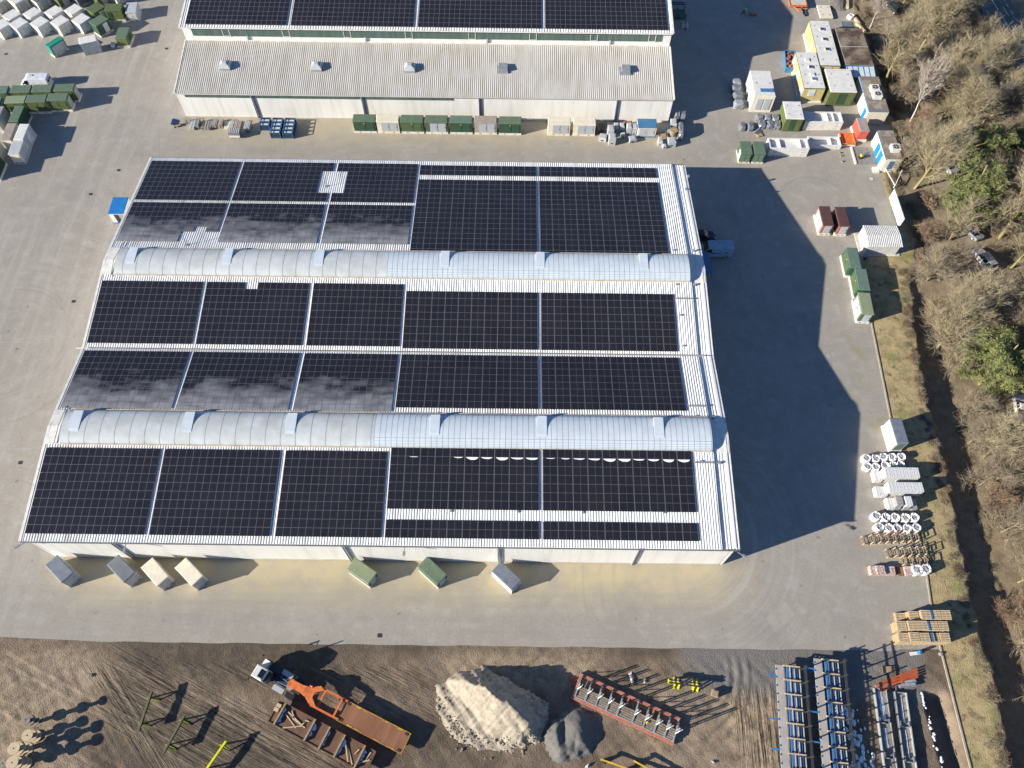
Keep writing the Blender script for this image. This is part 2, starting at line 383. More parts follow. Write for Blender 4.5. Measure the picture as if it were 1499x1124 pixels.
def soil_mat(name, zone):
    m = mat(name, (.19, .14, .098), .95, col2=(.10, .071, .048), scale=.42, lo=.34, hi=.62, bump=.9, bscale=7)
    t = m.node_tree; L = t.links.new; b = t.nodes['Principled BSDF']
    c = b.inputs['Base Color'].links[0].from_socket
    g = N(t, 'ShaderNodeNewGeometry'); P = g.outputs['Position']
    def noise(scale, detail, vec=None, rough=.6):
        n = N(t, 'ShaderNodeTexNoise'); n.inputs['Scale'].default_value = scale; n.inputs['Detail'].default_value = detail; n.inputs['Roughness'].default_value = rough; L(vec or P, n.inputs[0]); return n.outputs['Fac']
    def rng(src, a, b_, c_=0., d_=1.):
        r = N(t, 'ShaderNodeMapRange'); r.inputs[1].default_value = a; r.inputs[2].default_value = b_; r.inputs[3].default_value = c_; r.inputs[4].default_value = d_; L(src, r.inputs[0]); return r.outputs[0]
    def mm(op, a, b_):
        k = N(t, 'ShaderNodeMath', operation=op)
        for i, q in enumerate((a, b_)):
            if isinstance(q, (int, float)): k.inputs[i].default_value = q
            else: L(q, k.inputs[i])
        return k.outputs[0]
    def mul(col, fac, src):
        mx = N(t, 'ShaderNodeMix', data_type='RGBA'); L(fac, mx.inputs[0]); L(src, mx.inputs[6]); mx.inputs[7].default_value = (*col, 1); return mx.outputs[2]
    at = N(t, 'ShaderNodeVertexColor'); at.layer_name = 'zone'
    sc = N(t, 'ShaderNodeSeparateColor'); L(at.outputs[0], sc.inputs[0])
    if zone == 'soil':
        c = mul((.245, .19, .135), rng(noise(.16, 6), .46, .66, 0, .8), c)
        c = mul((.075, .058, .04), mm('MULTIPLY', sc.outputs[1], rng(noise(.9, 4), .3, .6, .4, 1)), c)     # wet dark earth
        c = mul((.165, .16, .15), mm('MULTIPLY', sc.outputs[0], rng(noise(2.5, 5), .25, .6, .55, 1)), c)   # crushed stone
        c = mul((.335, .258, .175), mm('MULTIPLY', sc.outputs[2], rng(noise(.8, 6), .35, .6, .1, .9)), c)   # dry sandy earth
        c = mul((.135, .125, .06), rng(noise(.3, 6), .6, .74, 0, .45), c)
        a2 = N(t, 'ShaderNodeVertexColor'); a2.layer_name = 'rut'; s2 = N(t, 'ShaderNodeSeparateColor'); L(a2.outputs[0], s2.inputs[0])
        hs = None
        for ang, ch, fr in ((25, 0, 2.3), (46, 1, 2.6), (92, 2, 2.2)):
            mp = N(t, 'ShaderNodeMapping', vector_type='TEXTURE'); mp.inputs['Rotation'].default_value = (0, 0, R(-ang)); mp.inputs['Scale'].default_value = (26, 1, 1); L(P, mp.inputs[0])
            st_ = noise(fr, 4, mp.outputs[0], .75)
            c = mul((.055, .042, .03), mm('MULTIPLY', s2.outputs[ch], rng(st_, .55, .62, 0, 1.0)), c)
            c = mul((.33, .265, .19), mm('MULTIPLY', s2.outputs[ch], rng(st_, .46, .36, 0, .75)), c)
            h_ = mm('MULTIPLY', s2.outputs[ch], rng(st_, .64, .36)); hs = h_ if hs is None else mm('ADD', hs, h_)
        b2 = N(t, 'ShaderNodeBump'); b2.inputs['Strength'].default_value = 1.0; b2.inputs['Distance'].default_value = .22; L(hs, b2.inputs['Height'])
        L(b.inputs['Normal'].links[0].from_socket, b2.inputs['Normal']); L(b2.outputs[0], b.inputs['Normal'])                                  # thin weeds
        c = mul((.06, .048, .033), rng(noise(5., 5), .55, .75, 0, .6), c)
    else:
        # dry grass and moss (red zone) against leaf litter and bare track (green zone)
        gr = mul((.40, .315, .165), rng(noise(.5, 6), .30, .55), mul((.24, .18, .10), rng(noise(.9, 4), .2, .3), c))
        gr = mul((.40, .29, .15), rng(noise(1.1, 6), .5, .7, 0, .8), gr)
        gr = mul((.205, .205, .075), rng(noise(.30, 7, None, .7), .50, .62, 0, .85), gr)
        gr = mul((.13, .095, .055), rng(noise(.9, 7), .53, .68, 0, .85), gr)
        wd = mul((.27, .215, .14), rng(noise(.8, 6), .38, .6), mul((.19, .15, .095), rng(noise(.9, 4), .1, .2), c))
        wd = mul((.25, .16, .10), rng(noise(.35, 6), .55, .68, 0, .5), wd)
        wd = mul((.29, .235, .17), mm('MULTIPLY', sc.outputs[1], rng(noise(.6, 5), .3, .55, .4, 1)), wd)
        wd = mul((.10, .08, .055), rng(noise(3.5, 6), .54, .72, 0, .7), wd)
        mx = N(t, 'ShaderNodeMix', data_type='RGBA'); L(sc.outputs[0], mx.inputs[0]); L(wd, mx.inputs[6]); L(gr, mx.inputs[7]); c = mx.outputs[2]
    L(c, b.inputs['Base Color'])
    return m


M['asphalt'] = asphalt_mat(); M['soil'] = soil_mat('soil', 'soil'); M['verge'] = soil_mat('verge', 'verge')
mk('kerb', (.38, .34, .26), .85, scale=3)
mk('far_ground', (.10, .085, .05), .95, scale=.2)


def zone_attr(o, fn):
    me = o.data; ca = me.color_attributes.new('zone', 'FLOAT_COLOR', 'POINT')
    for i, v in enumerate(me.vertices): ca.data[i].color = (*fn(v.co.x, v.co.y), 1)


mb = MB(); mb.quad((-900, -700, -4.2), (900, -700, -4.2), (900, 1100, -4.2), (-900, 1100, -4.2))
tag(mb.build('ground', 'far_ground'), kind='structure')
# asphalt yard
mb = MB(); pts = [(-220, 19.2), (-75, 18.75), (-63.6, 18.45), (-60, 18.32), (-54, 18.14)] + [(x, 18.02 + .05 * sin(x * .9) + .03 * sin(x * 2.7)) for x in range(-50, 50, 2)] + [(49.5, 18.2), (54.4, 18.25)]
pts += [(x, y) for y, x in KERB if y > 20] + [(70, 240), (-220, 240)]
n = len(pts); mb.add([(x, y, 0) for x, y in pts], [tuple(range(n))])
yard = tag(mb.build('asphalt_yard', 'asphalt'), kind='structure')
# loose soil of the storage ground, with ruts
def lerp(a, b, t): return a + (b - a) * t
def pit(x, y):
    cx_ = 51.9 + .06 * (11 - y)
    return -1.7 * sstep(0, .7, x - (cx_ - 1.25)) * (1 - sstep(-.2, 1.2, x - (cx_ + 1.1))) * (1 - sstep(12.3, 13.6, y))


def soil_h(x, y):
    f = 1 - sstep(15.5, 18.0, y)
    h = .07 * hull_noise(x * .35, y * .35, 1) + .05 * hull_noise(x * 1.1, y * 1.1, 4) + .03 * hull_noise(x * 2.6, y * 2.4, 2)
    # two families of wheel ruts: the fan at the left and the diagonal run below the truck
    u = x * sin(R(24)) + y * cos(R(24)); k = sstep(-1.5, 1.5, 12.2 - (y + .36 * (x + 40))) * (1 - sstep(-14, -3, x))
    h += k * .06 * (sin(u * 5.6 + .5 * sin(x * .3)) * .6 + sin(u * 11.3 + 1.1) * .6) * max(.12, .35 + .65 * sin(u * 1.25 + 2 + .3 * sin(x * .21)))
    v = x * sin(R(47)) + y * cos(R(47)); k2 = sstep(-55, -51.5, x) * (1 - sstep(-47, -40, x)) * sstep(16.3, 14.6, y) if y < 16.3 else 0
    h += k2 * .04 * (sin(v * 6.3 + .4 * sin(x * .8)) * .6 + sin(v * 12.1 + .7) * .6) * max(.1, .4 + .6 * sin(v * 1.7 + 1))
    q = sstep(27, 30.5, x) * (1 - sstep(32.3, 33.2, x)) * (1 - sstep(12.5, 14.5, y))
    h += q * .03 * sin(x * 6.5 + .5 * sin(y * .8))
    q = sstep(44, 45, x) * 0
    rr = math.hypot(x - 21, y - 15.5)
    h += .06 * sin(rr * 5.2) * sstep(5.5, 6.5, rr) * (1 - sstep(8.8, 9.8, rr)) * sstep(20.5, 24, x)
    return -.04 + f * h + pit(x, y)


def soil_zone(x, y):
    n_ = .8 * hull_noise(x * .6, y * .6, 5)
    gv = sstep(19.5, 24, x + n_) * sstep(11.2, 14.3, y + n_ + .05 * (x - 24)) * (1 - sstep(50.5, 53, x + n_))
    wet = max(sstep(-52, -44, x) * (1 - sstep(-26, -12, x)) * sstep(13.2, 15.2, y + n_ * .7 + .10 * (x + 40)), .7 * (1 - sstep(-30, -10, x)) * sstep(12.5, 9, y + .40 * (x + 40) + n_) * sstep(-50, -46, x), (sstep(16.2, 17.6, y + n_ * .4)) * .7, .6 * (sstep(-9, -6, -abs(x + 9)) * sstep(11, 8.5, y)))
    dry = max(1 - sstep(-54, -46, x + n_), sstep(24, 27, x + n_) * (1 - sstep(34, 36, x)), 1.0 * sstep(-12, -7, -abs(x - 2 + n_)) * sstep(11.5, 14.5, y + n_), .8 * sstep(-8, -3, -abs(x - 21 + 2 * n_)) * sstep(15.5, 12, y + n_))
    return (gv, wet * (1 - gv), dry * (1 - gv) * (1 - .7 * wet))


mb = MB(); xs = []; x = -78.0
while x < 54.6: xs.append(x); x += .22 if -62 < x else .6
ys = [-10 + i * .6 for i in range(20)]; y = 2.0
while y < 19.5: ys.append(y); y += .2
nx = len(xs)
mb.v = [(x, y, soil_h(x, y)) for y in ys for x in xs]
mb.f = [(j * nx + i, j * nx + i + 1, (j + 1) * nx + i + 1, (j + 1) * nx + i) for j in range(len(ys) - 1) for i in range(nx - 1)]; mb.m = [0] * len(mb.f)
soil = tag(mb.build('soil_ground', 'soil', smooth=True), kind='structure'); zone_attr(soil, soil_zone)
def rut_zone(x, y):
    n_ = .9 * hull_noise(x * .5, y * .5, 8)
    k = sstep(-1.2, 1.2, 14.2 - (y + .42 * (x + 40)) + n_) * sstep(-51, -45, x) * (1 - sstep(-16, -6, x + n_)) * sstep(4.0, 1.5, abs(y + .42 * (x + 40) - 10.3) - 1.8)
    ax = -50.2 - (y - 14.2) * .93; k2 = (1 - sstep(1.3, 2.6, abs(x - ax - .9 + n_ * .5))) * (1 - sstep(14.2, 15.2, y))
    k3 = sstep(26.5, 29, x + n_) * (1 - sstep(32.2, 33, x)) * (1 - sstep(12.5, 14.2, y + n_))
    k4 = .75 * sstep(-46, -40, x) * (1 - sstep(-14, -6, x)) * sstep(15.8, 15.0, y) * sstep(12.6, 13.4, y + .2 * (x + 30) + n_ * .5)
    return (max(k, k4 * .6), k2, k3)
_z = zone_attr
def rut_attr(o, fn):
    ca = o.data.color_attributes.new('rut', 'FLOAT_COLOR', 'POINT')
    for i, v in enumerate(o.data.vertices): ca.data[i].color = (*fn(v.co.x, v.co.y), 1)
rut_attr(soil, rut_zone)
# verge, bank and the floor of the wood
mb = MB(); us = [i / 14 for i in range(15)]; rows = [-10 + i * .7 for i in range(260)]
ex = [.15 * i for i in range(1, 12)] + [1.8 + .75 * i for i in range(0, 85)]
for y in rows:
    k, e = interp(y, KERB), interp(y, EDGE)
    for u in us:
        x = k + (e - k) * u; mb.v.append((x, y, -.01 + .10 * u * (1 - u) * 4 * (hull_noise(x * .8, y * .5, 2) * .5 + .5)))
    for q in ex: mb.v.append((e + q, y, floor_z(e + q, y)))
nx = len(us) + len(ex)
mb.f = [(j * nx + i, j * nx + i + 1, (j + 1) * nx + i + 1, (j + 1) * nx + i) for j in range(len(rows) - 1) for i in range(nx - 1)]; mb.m = [0] * len(mb.f)
wood_floor = tag(mb.build('woodland_ground', 'verge', smooth=True), kind='structure')
def wz(x, y):
    e = interp(y, EDGE)
    g_ = 1 - sstep(-.6, .5, x - e + .5 * hull_noise(x, y, 7))
    tr = sstep(-3.0, -1.2, -abs(x - 76.9 - .4 * sin(y * .1))) * sstep(78, 84, y)
    return (g_, max(tr, .5 * (1 - sstep(1.5, 6, x - e)) * sstep(85, 95, y)), 0)
zone_attr(wood_floor, wz)
# low concrete kerb along the right side of the yard
mb = MB(); kp = [(x - .05, y) for y, x in KERB if -13 < y < 79 and not 18 < y < 18.1]
for (x0, y0), (x1, y1) in zip(kp, kp[1:]): mb.beam((x0, y0, .04), (x1, y1, .04), .2, .16)
tag(mb.build('kerb', 'kerb'), kind='structure')
# road beyond the wood
mb = MB(); rp = [(108, -10), (106.5, 60), (103.5, 110), (101.2, 130), (99.2, 150), (97.6, 168)]
for (x0, y0), (x1, y1) in zip(rp, rp[1:]): mb.quad((x0 - 3.6, y0, -.05), (x0 + 3.6, y0, -.05), (x1 + 3.6, y1, -.05), (x1 - 3.6, y1, -.05))
mk('road', (.17, .155, .135), .9, col2=(.12, .105, .085), scale=.7)
tag(mb.build('road', 'road'), kind='structure')
mb = MB()
for off, dash, w_ in ((-2.7, (1.3, 1.0), .16), (-.2, (4.5, .5), .2), (2.3, (1.3, 1.0), .16), (1.2, (3, 2.4), .14)):
    y = 100.0
    while y < 160:
        a = interp(y, [(q[1], q[0]) for q in rp]); b_ = interp(y + dash[0], [(q[1], q[0]) for q in rp])
        mb.quad((a + off - w_ / 2, y, -.04), (a + off + w_ / 2, y, -.04), (b_ + off + w_ / 2, y + dash[0], -.04), (b_ + off - w_ / 2, y + dash[0], -.04)); y += sum(dash)
mk('road_paint', (.72, .72, .70), .7)
tag(mb.build('road_markings', 'road_paint'), kind='structure')
mb = MB()
for q in (((800, 205), (833, 205), (833, 214), (801, 214)), ((590, 215), (640, 216), (641, 224), (588, 223)), ((1120, 905), (1150, 880), (1164, 900), (1136, 925))):
    mb.add([tuple(G(*p)[:2]) + (.004,) for p in q[::-1]], [(0, 1, 2, 3)])
mk('patch', (.355, .327, .285), .85, col2=(.30, .275, .24), scale=.8)
tag(mb.build('yard_patches', 'patch'), kind='structure')
# painted and cast joints of the yard, and the drain gullies
mb = MB()
for x0, y0, x1, y1 in ((-108, 61.5, -70.5, 61.9), (-82, 44, -67.7, 44.2), (-72.8, 62, -71.6, 55)): mb.beam((x0, y0, .002), (x1, y1, .002), .10, .008)
mk('joint', (.40, .37, .32), .8)
tag(mb.build('yard_joint_lines', 'joint'), kind='structure')
mb = MB()
for px, py in ((9, 79), (244, 71), (174, 249), (133, 284), (108, 441), (30, 677), (556, 930)):
    p = G(px, py); mb.box(p.x, p.y, 0, .62, .5, .012)
tag(mb.build('drain_gullies', 'dark'), kind='structure')

# ------------------------------------------------------------------ buildings
def ribs(mb, x0, x1, ya, za, yb, zb, pitch=.34, h=.05, mi=0):
    """trapezoid profile sheet laid from the line y=ya to y=yb"""
    xs, hs = [], []
    x = x0
    while x < x1 - .01:
        for t, k in ((0, 0), (.45, 0), (.56, 1), (.88, 1)):
            if x + t * pitch < x1: xs.append(x + t * pitch); hs.append(k * h)
        x += pitch
    xs.append(x1); hs.append(0); n = len(xs)
    if ya > yb: ya, za, yb, zb = yb, zb, ya, za
    vs = [(a, ya, za + b) for a, b in zip(xs, hs)] + [(a, yb, zb + b) for a, b in zip(xs, hs)]
    mb.add(vs, [(i, i + 1, n + i + 1, n + i) for i in range(n - 1)], mi)


def panel(mb, x0, x1, ya, yb, zf, gx, gy, lift, mid, gm=0, th=.04):
    """one PV module on the slope zf(y): glass inside a raised aluminium frame"""
    fx, fy = gx, gy
    def p(x, y, dz=0): return (x, y, zf(y) + lift + dz)
    o = [p(x0, ya), p(x1, ya), p(x1, yb), p(x0, yb)]
    i = [p(x0 + fx, ya + fy), p(x1 - fx, ya + fy), p(x1 - fx, yb - fy), p(x0 + fx, yb - fy)]
    lo = [p(x0, ya, -th), p(x1, ya, -th), p(x1, yb, -th), p(x0, yb, -th)]
    mb.add(i, [(0, 1, 2, 3)], gm)
    mb.add(o + i + lo, [(0, 1, 5, 4), (1, 2, 6, 5), (2, 3, 7, 6), (3, 0, 4, 7), (8, 9, 1, 0), (9, 10, 2, 1), (10, 11, 3, 2), (11, 8, 0, 3)], 2)
    if mid:
        xm = (x0 + x1) / 2
        mb.add([p(xm - mid, ya + fy, .004), p(xm + mid, ya + fy, .004), p(xm + mid, yb - fy, .004), p(xm - mid, yb - fy, .004)], [(0, 1, 2, 3)], 2)


def array(parent, x0, x1, y0, y1, nx, ny, zf, gx=.022, gy=.018, mid=.018, gap=.01, skip=(), glare=None, singles=0, lift=.19, label=None):
    """a field of modules; the first rows can be separate solar_panel children"""
    mb = MB(); px, py = (x1 - x0) / nx, (y1 - y0) / ny; later = []
    for j in range(ny):
        for i in range(nx):
            a, b = x0 + i * px + gap, x0 + (i + 1) * px - gap
            c, d_ = y0 + j * py + gap, y0 + (j + 1) * py - gap
            cx_, cy_ = (a + b) / 2, (c + d_) / 2
            if any(s[0] < cx_ < s[1] and s[2] < cy_ < s[3] for s in skip): continue
            if j < singles: later.append((a, b, c, d_)); continue
            panel(mb, a, b, c, d_, zf, gx, gy, lift, mid, gm=1 if glare else 0)
    mats = ['glass_pv', glare or 'glass_pv', 'frame_alu']
    o = mb.build('solar_array', mats, parent)
    for a, b, c, d_ in later:
        q = MB(); panel(q, a, b, c, d_, zf, gx, gy, lift, mid); q.build('solar_panel', mats, o)
    return o


PROF = [(28.45, 7.5), (43.4, 9.2), (56.3, 7.6), (70.6, 9.25), (94.3, 6.3)]
def rz(y): return interp(y, PROF)
WX0, WX1, XS = -60.15, 28.5, 26.35
wh = thing('warehouse', 'large white warehouse with solar roof and two barrel skylights in mid yard', 'warehouse', (0, 0, 0))
mb = MB()
wy0, wy1 = 28.7, 94.0
gable = [(wy0, 0), (wy1, 0)] + [(y, z - .12) for y, z in PROF[::-1]]
gable[2] = (wy1, rz(wy1) - .12); gable[-1] = (wy0, rz(wy0) - .12)
mb.side(gable, WX0 + .55, WX0 + .85); mb.side(gable, WX1 - .6, WX1 - .3)
mb.box((WX0 + WX1) / 2, wy0 + .15, 0, WX1 - WX0 - 1.5, .28, 7.25); mb.box((WX0 + WX1) / 2, wy1 - .15, 0, WX1 - WX0 - 1.5, .28, 6.1)
mb.build('wall', 'white_wall', wh)
mb = MB(); mb.box((WX0 + WX1) / 2, wy0 - .012, .02, WX1 - WX0 - 1.4, .03, .35); mb.build('plinth', 'concrete', wh)
mb = MB()
ribs(mb, WX0, XS, 28.45, 7.5 + .02, 43.4, 9.2 + .02); ribs(mb, WX0, XS, 43.4, 9.22, 56.15, 7.64); ribs(mb, WX0, XS, 56.45, 7.64, 70.6, 9.27); ribs(mb, WX0, XS, 70.6, 9.27, 94.3, 6.32)
for (ya, za), (yb, zb) in zip(PROF, PROF[1:]):      # the lower verge strip on the right, a step down
    ribs(mb, XS, WX1, ya, za - .22, yb, zb - .22, pitch=.40)
mb.add([(XS, y, z + .05) for y, z in PROF] + [(XS, y, z - .27) for y, z in PROF], [(i, i + 1, 6 + i, 5 + i) for i in range(4)])
mb.build('roof', 'roof_white', wh)
mb = MB()        # verge trims, ridge caps and flat flashing at the ends of the barrels
for (ya, za), (yb, zb) in zip(PROF, PROF[1:]):
    mb.beam((WX0 - .05, ya, za - .02), (WX0 - .05, yb, zb - .02), .34, .26); mb.beam((WX1 + .04, ya, za - .3), (WX1 + .04, yb, zb - .3), .14, .22)
for yc in (43.4, 70.6):
    z = rz(yc)
    mb.add([(WX0, yc - 2.5, z - .28 + .12), (WX0 + 2.0, yc - 2.5, z - .28 + .12), (WX0 + 2.0, yc, z + .09), (WX0, yc, z + .09), (WX0 + 2.0, yc + 2.5, z - .28 + .12), (WX0, yc + 2.5, z - .28 + .12)], [(0, 1, 2, 3), (3, 2, 4, 5)])
    mb.add([(XS + .02, yc - 2.5, z - .44), (WX1, yc - 2.5, z - .44), (WX1, yc, z - .18), (XS + .02, yc, z - .18), (WX1, yc + 2.5, z - .44), (XS + .02, yc + 2.5, z - .44)], [(0, 1, 2, 3), (3, 2, 4, 5)])
mb.box((WX0 + XS) / 2, 56.3, 7.60, XS - WX0 + 2, .16, .09)
mb.build('roof_flashing', 'trim_white', wh)
for ya, za in ((28.36, 7.42), (94.4, 6.2)):
    mb = MB(); mb.beam((WX0, ya, za), (WX1, ya, za - .05), .14, .16); mb.build('gutter', 'gutter', wh)
mb = MB(); mb.beam((WX0 + .8, 56.3, 7.72), (WX1 - .6, 56.3, 7.68), .10, .06)
mb.tube((WX0 + 1.25, 40.9, 9.2), (WX0 + 1.25, 43.4, 9.42), .05); mb.tube((WX0 + 1.25, 43.4, 9.42), (WX0 + 1.25, 46.4, 9.05), .05)
mb.tube((WX0 + 1.5, 67.8, 9.1), (WX0 + 1.35, 70.6, 9.47), .05); mb.tube((WX0 + 1.35, 70.6, 9.47), (WX0 + 1.75, 74.3, 9.02), .05)
mb.build('roof_cable', 'gutter', wh)
for y, x0 in ((41.0 - 1.55, 23.8), (65.3, 23.8), (47.7, 23.8)):
    mb = MB(); mb.beam((x0, y, rz(y) + .14), (XS, y, rz(y) + .14), .22, .10); mb.build('cable_tray', 'mid_grey', wh)
for px, py in ((1008, 257), (1004, 276), (987, 366), (1016, 366), (991, 416), (1017, 416), (997, 461), (1001, 506), (961, 609), (1019, 609), (1044, 611), (1027, 675), (1053, 677), (972, 750), (853, 750), (660, 748), (758, 749), (640, 605)):
    z = 8.2
    for _ in range(30): q = G(px, py, z); z = .5 * z + .5 * (rz(q.y) + .1)
    mb = MB(); mb.box(q.x, q.y, rz(q.y) - .22, .34, .26, .40); mb.build('anchor_block', 'mid_grey', wh)
# solar fields, block by block
L1, L2, L3, R1, R2 = (-59.75, -45.0), (-44.45, -29.55), (-28.9, -15.8), (-15.35, 3.78), (4.22, 23.5)
def L3n(b): return 7 if b is L3 else 8
for b in (L1, L2, L3):
    array(wh, b[0], b[1], 29.35, 40.4, L3n(b), 10, rz, singles=2)
    array(wh, b[0], b[1], 46.2, 55.8, L3n(b), 9, rz, glare='glare_front')
    array(wh, b[0], b[1], 57.05, 67.05, L3n(b), 9, rz, skip=[(-39.2, -37.2, 65.9, 68)])
    array(wh, b[0], b[1], 74.5, 83.2, L3n(b), 8, rz, glare='glare_rear', skip=[(-50.5, -45, 74, 76.6), (-48.9, -47, 76, 77.8)])
    array(wh, b[0], b[1], 83.8, 93.35, L3n(b), 9, rz, skip=[(-31.9, -27, 85.8, 91.2)])
for b in (R1, R2):
    K = dict(gx=.042, gy=.016, mid=.014, gap=.012)
    array(wh, b[0], b[1], 29.35, 31.6, 10, 2, rz, singles=2, **K)
    array(wh, b[0], b[1], 32.95, 40.95, 10, 7, rz, **K)
    array(wh, b[0], b[1], 46.85, 55.8, 10, 8, rz, **K)
    array(wh, b[0], b[1], 56.8, 65.95, 10, 8, rz, **K)
    array(wh, b[0], b[1], 72.5, 89.5, 10, 15, rz, **K)
    array(wh, b[0], b[1], 90.6, 93.1, 10, 2, rz, **K)
# leftovers of snow under the upper panel row, each lying along one module
mb = MB(); r5 = random.Random(5)
for b in (R1, R2):
    for i in range(10):
        k = 0 if (b is R1 and i < 4) else (.35 if (b is R1 and i == 4) or (b is R2 and i in (0, 1)) else 1)
        if b is R1 and i == 1: k = .2
        if not k: continue
        x0 = b[0] + i * 1.92 + (.15 + .5 * (1 - k)); x1 = b[0] + (i + 1) * 1.92 - .15 - .2 * r5.random(); h = .34 * k * r5.uniform(.5, 1.2); y = 40.95 - 1.14 - .06
        top = [(x0, y)] + [(x0 + (x1 - x0) * t, y - h * (sin(pi * t ** 1.25) ** .5) * r5.uniform(.85, 1.0)) for t in (.12, .25, .4, .55, .7, .85, .95)] + [(x1, y)]
        vs = [(x, yy, rz(yy) + .20) for x, yy in top] + [(x, yy, rz(yy) + .25) for x, yy in top]; m_ = len(top)
        mb = MB(); mb.add(vs, [tuple(range(m_, 2 * m_))] + [(i2, (i2 + 1) % m_, m_ + (i2 + 1) % m_, m_ + i2) for i2 in range(m_)])
        mb.build('snow_patch', 'snow', wh)
# barrel skylights
def barrel(yc, x0, x1, xsplit, hatches):
    hw, hh, z0 = 2.42, .92, rz(yc) - .20
    def arc(x, s=1.0, n=14): return [(x, yc - hw * cos(pi * k / n) * s, z0 + (hh * sin(pi * k / n)) * s) for k in range(n + 1)]
    mb = MB()
    for a, b, mi in ((x0, xsplit, 0), (xsplit, x1, 1)):
        mb.add(arc(a) + arc(b), [(15 + k, k, k + 1, 16 + k) for k in range(14)], mi); mb.add(arc(a), [tuple(range(15))], mi); mb.add(arc(b), [tuple(range(15))[::-1]], mi)
    sk = mb.build('barrel_skylight', ['poly_old', 'poly_new'], wh, smooth=True)
    mb = MB(); x = x0 + 1.2
    def hoop(x, wd, mi):
        n = 14; a = arc(x - wd, 1.006); b = arc(x + wd, 1.006)
        mb.add(a + b, [(k, n + 1 + k, n + 2 + k, k + 1) for k in range(n)], mi)
    while x < xsplit: hoop(x, .045, 0); x += 1.95
    x = xsplit
    while x < x1: hoop(x, .028, 0); x += .74
    for k, wd in ((1.0, .03), (1.7, .02), (2.4, .02), (3.2, .02), (4.2, .03), (11.4, .02), (12.4, .02), (13.2, .02)):
        an = pi * k / 14; y = yc - hw * cos(an); z = z0 + hh * sin(an)
        mb.beam((xsplit, y, z + .01), (x1, y, z + .01), wd, .03, 0)
    mb.build('glazing_bar', ['poly_bar'], sk)
    mb = MB(); mb.box((x0 + x1) / 2, yc - 2.52, z0 - .16, x1 - x0, .12, .26); mb.box((x0 + x1) / 2, yc + 2.52, z0 - .16, x1 - x0, .12, .26)
    mk('sill_dirt', (.60, .52, .40), .8, col2=(.42, .32, .22), scale=1.5) if 'sill_dirt' not in M else None
    mb.build('skylight_curb', 'sill_dirt', sk)
    for hx in hatches:
        m2 = MB(); wx = .62
        prof = [(yc + 1.85, z0 + .3), (yc + 1.85, z0 + hh + .12), (yc + .6, z0 + hh + .10), (yc - .7, z0 + hh + .01), (yc - 1.1, z0 + hh - .10), (yc + .2, z0 + .9)]
        m2.side(prof, hx - wx, hx + wx)
        m2.build('vent_hatch', 'poly_new', sk)
barrel(43.45, -58.2, 26.2, -17.6, (-57.1 + .6, -41.9, -28.5, -9.8, 4.15, 19.4))
barrel(70.6, -58.2, 26.1, -18.3, (-56.0, -41.9, -28.4, -9.9, 4.15, 19.4))
# lightning rods, lamps, downpipes, roof hatch
for x, y in ((-30.05, 87.6), (-48.9, 73.9)):
    mb = MB(); mb.box(x, y, rz(y), .5, .5, .12); mb.tube((x, y, rz(y)), (x, y, rz(y) + 2.9), .045, .025, 6); mb.build('lightning_rod', 'mid_grey', wh)
for x in (-49.3, -20.7, -1.35, 16.2):
    mb = MB(); mb.tube((x, wy0 - .18, .1), (x, wy0 - .18, 7.2), .11, n=8); mb.box(x + .28, wy0 - .06, .1, .28, .12, 7.1); mb.build('downpipe', 'pipe_grey', wh)
for x, y, a in ((WX0 + .2, 28.4, -150), (WX1 - .1, 28.3, -35), (-12.9, 28.55, -90), (-47.4, 28.55, -90)):
    mb = MB(); q = Vector((x, y, 6.9)); e = q + Vector((cos(R(a)), sin(R(a)), .05)) * .9; mb.beam(q, e, .08, .08); mb.box(e.x, e.y, e.z - .08, .55, .32, .14, R(a)); mb.build('wall_lamp', 'mid_grey', wh)
mk('band_green', (.36, .45, .39), .5)
mb = MB(); mb.box(-37.4, wy0 - .006, 6.2, 43, .03, .62); mb.build('window_band', 'band_green', wh)
# porch on the right flank
po = thing('porch', 'small grey blue flat roofed porch on posts against the right wall of the warehouse', 'porch', (29.9, 76.6, 0))
mb = MB(); mb.box(0, 0, 2.6, 3.4, 4.3, .14); mb.build('canopy', 'roof_blue', po)
for x, y in ((1.5, -1.95), (1.5, 1.95)):
    mb = MB(); mb.tube((x, y, 0), (x, y, 2.6), .06); mb.build('post', 'light_grey', po)
mb = MB(); mb.beam((1.5, -1.95, .1), (-1.4, -1.95, 2.5), .06, .06); mb.build('brace', 'light_grey', po)

# the hall at the back: low front aisle under a ribbed roof, high nave with clerestory
ha = thing('factory_hall', 'long white hall with beige ribbed front roof and green glazing behind the warehouse', 'factory hall', (0, 0, 0))
HX0, HX1 = -60.4, 28.5; LY0, LY1 = 111.1, 123.2
def lz(y): return 5.4 + (y - 111.0) * (7.05 - 5.4) / 12.2
def hz(y): return 9.9 + (y - 122.8) * .115
mb = MB()
mb.side([(LY0 + .1, 0), (LY0 + .1, 5.2), (LY1, 6.9), (LY1, 0)], HX0 + .1, HX0 + .4); mb.side([(LY0 + .1, 0), (LY0 + .1, 5.2), (LY1, 6.9), (LY1, 0)], HX1 - .4, HX1 - .1)
mb.box((HX0 + HX1) / 2, LY0 + .25, 0, HX1 - HX0 - .8, .28, 5.15)
hp = [(LY1, 0), (LY1, 9.75), (132.4, hz(132.4) - .14), (142, 9.75), (142, 0)]
mb.side(hp, HX0 + .1, HX0 + .4); mb.side(hp, HX1 - .4, HX1 - .1)
mb.box((HX0 + HX1) / 2, LY1 + .15, 0, HX1 - HX0 - .8, .28, 9.7)
mb.box((HX0 + HX1) / 2, 141.8, 0, HX1 - HX0 - .8, .3, 9.7)
mb.build('wall', 'white_wall', ha)
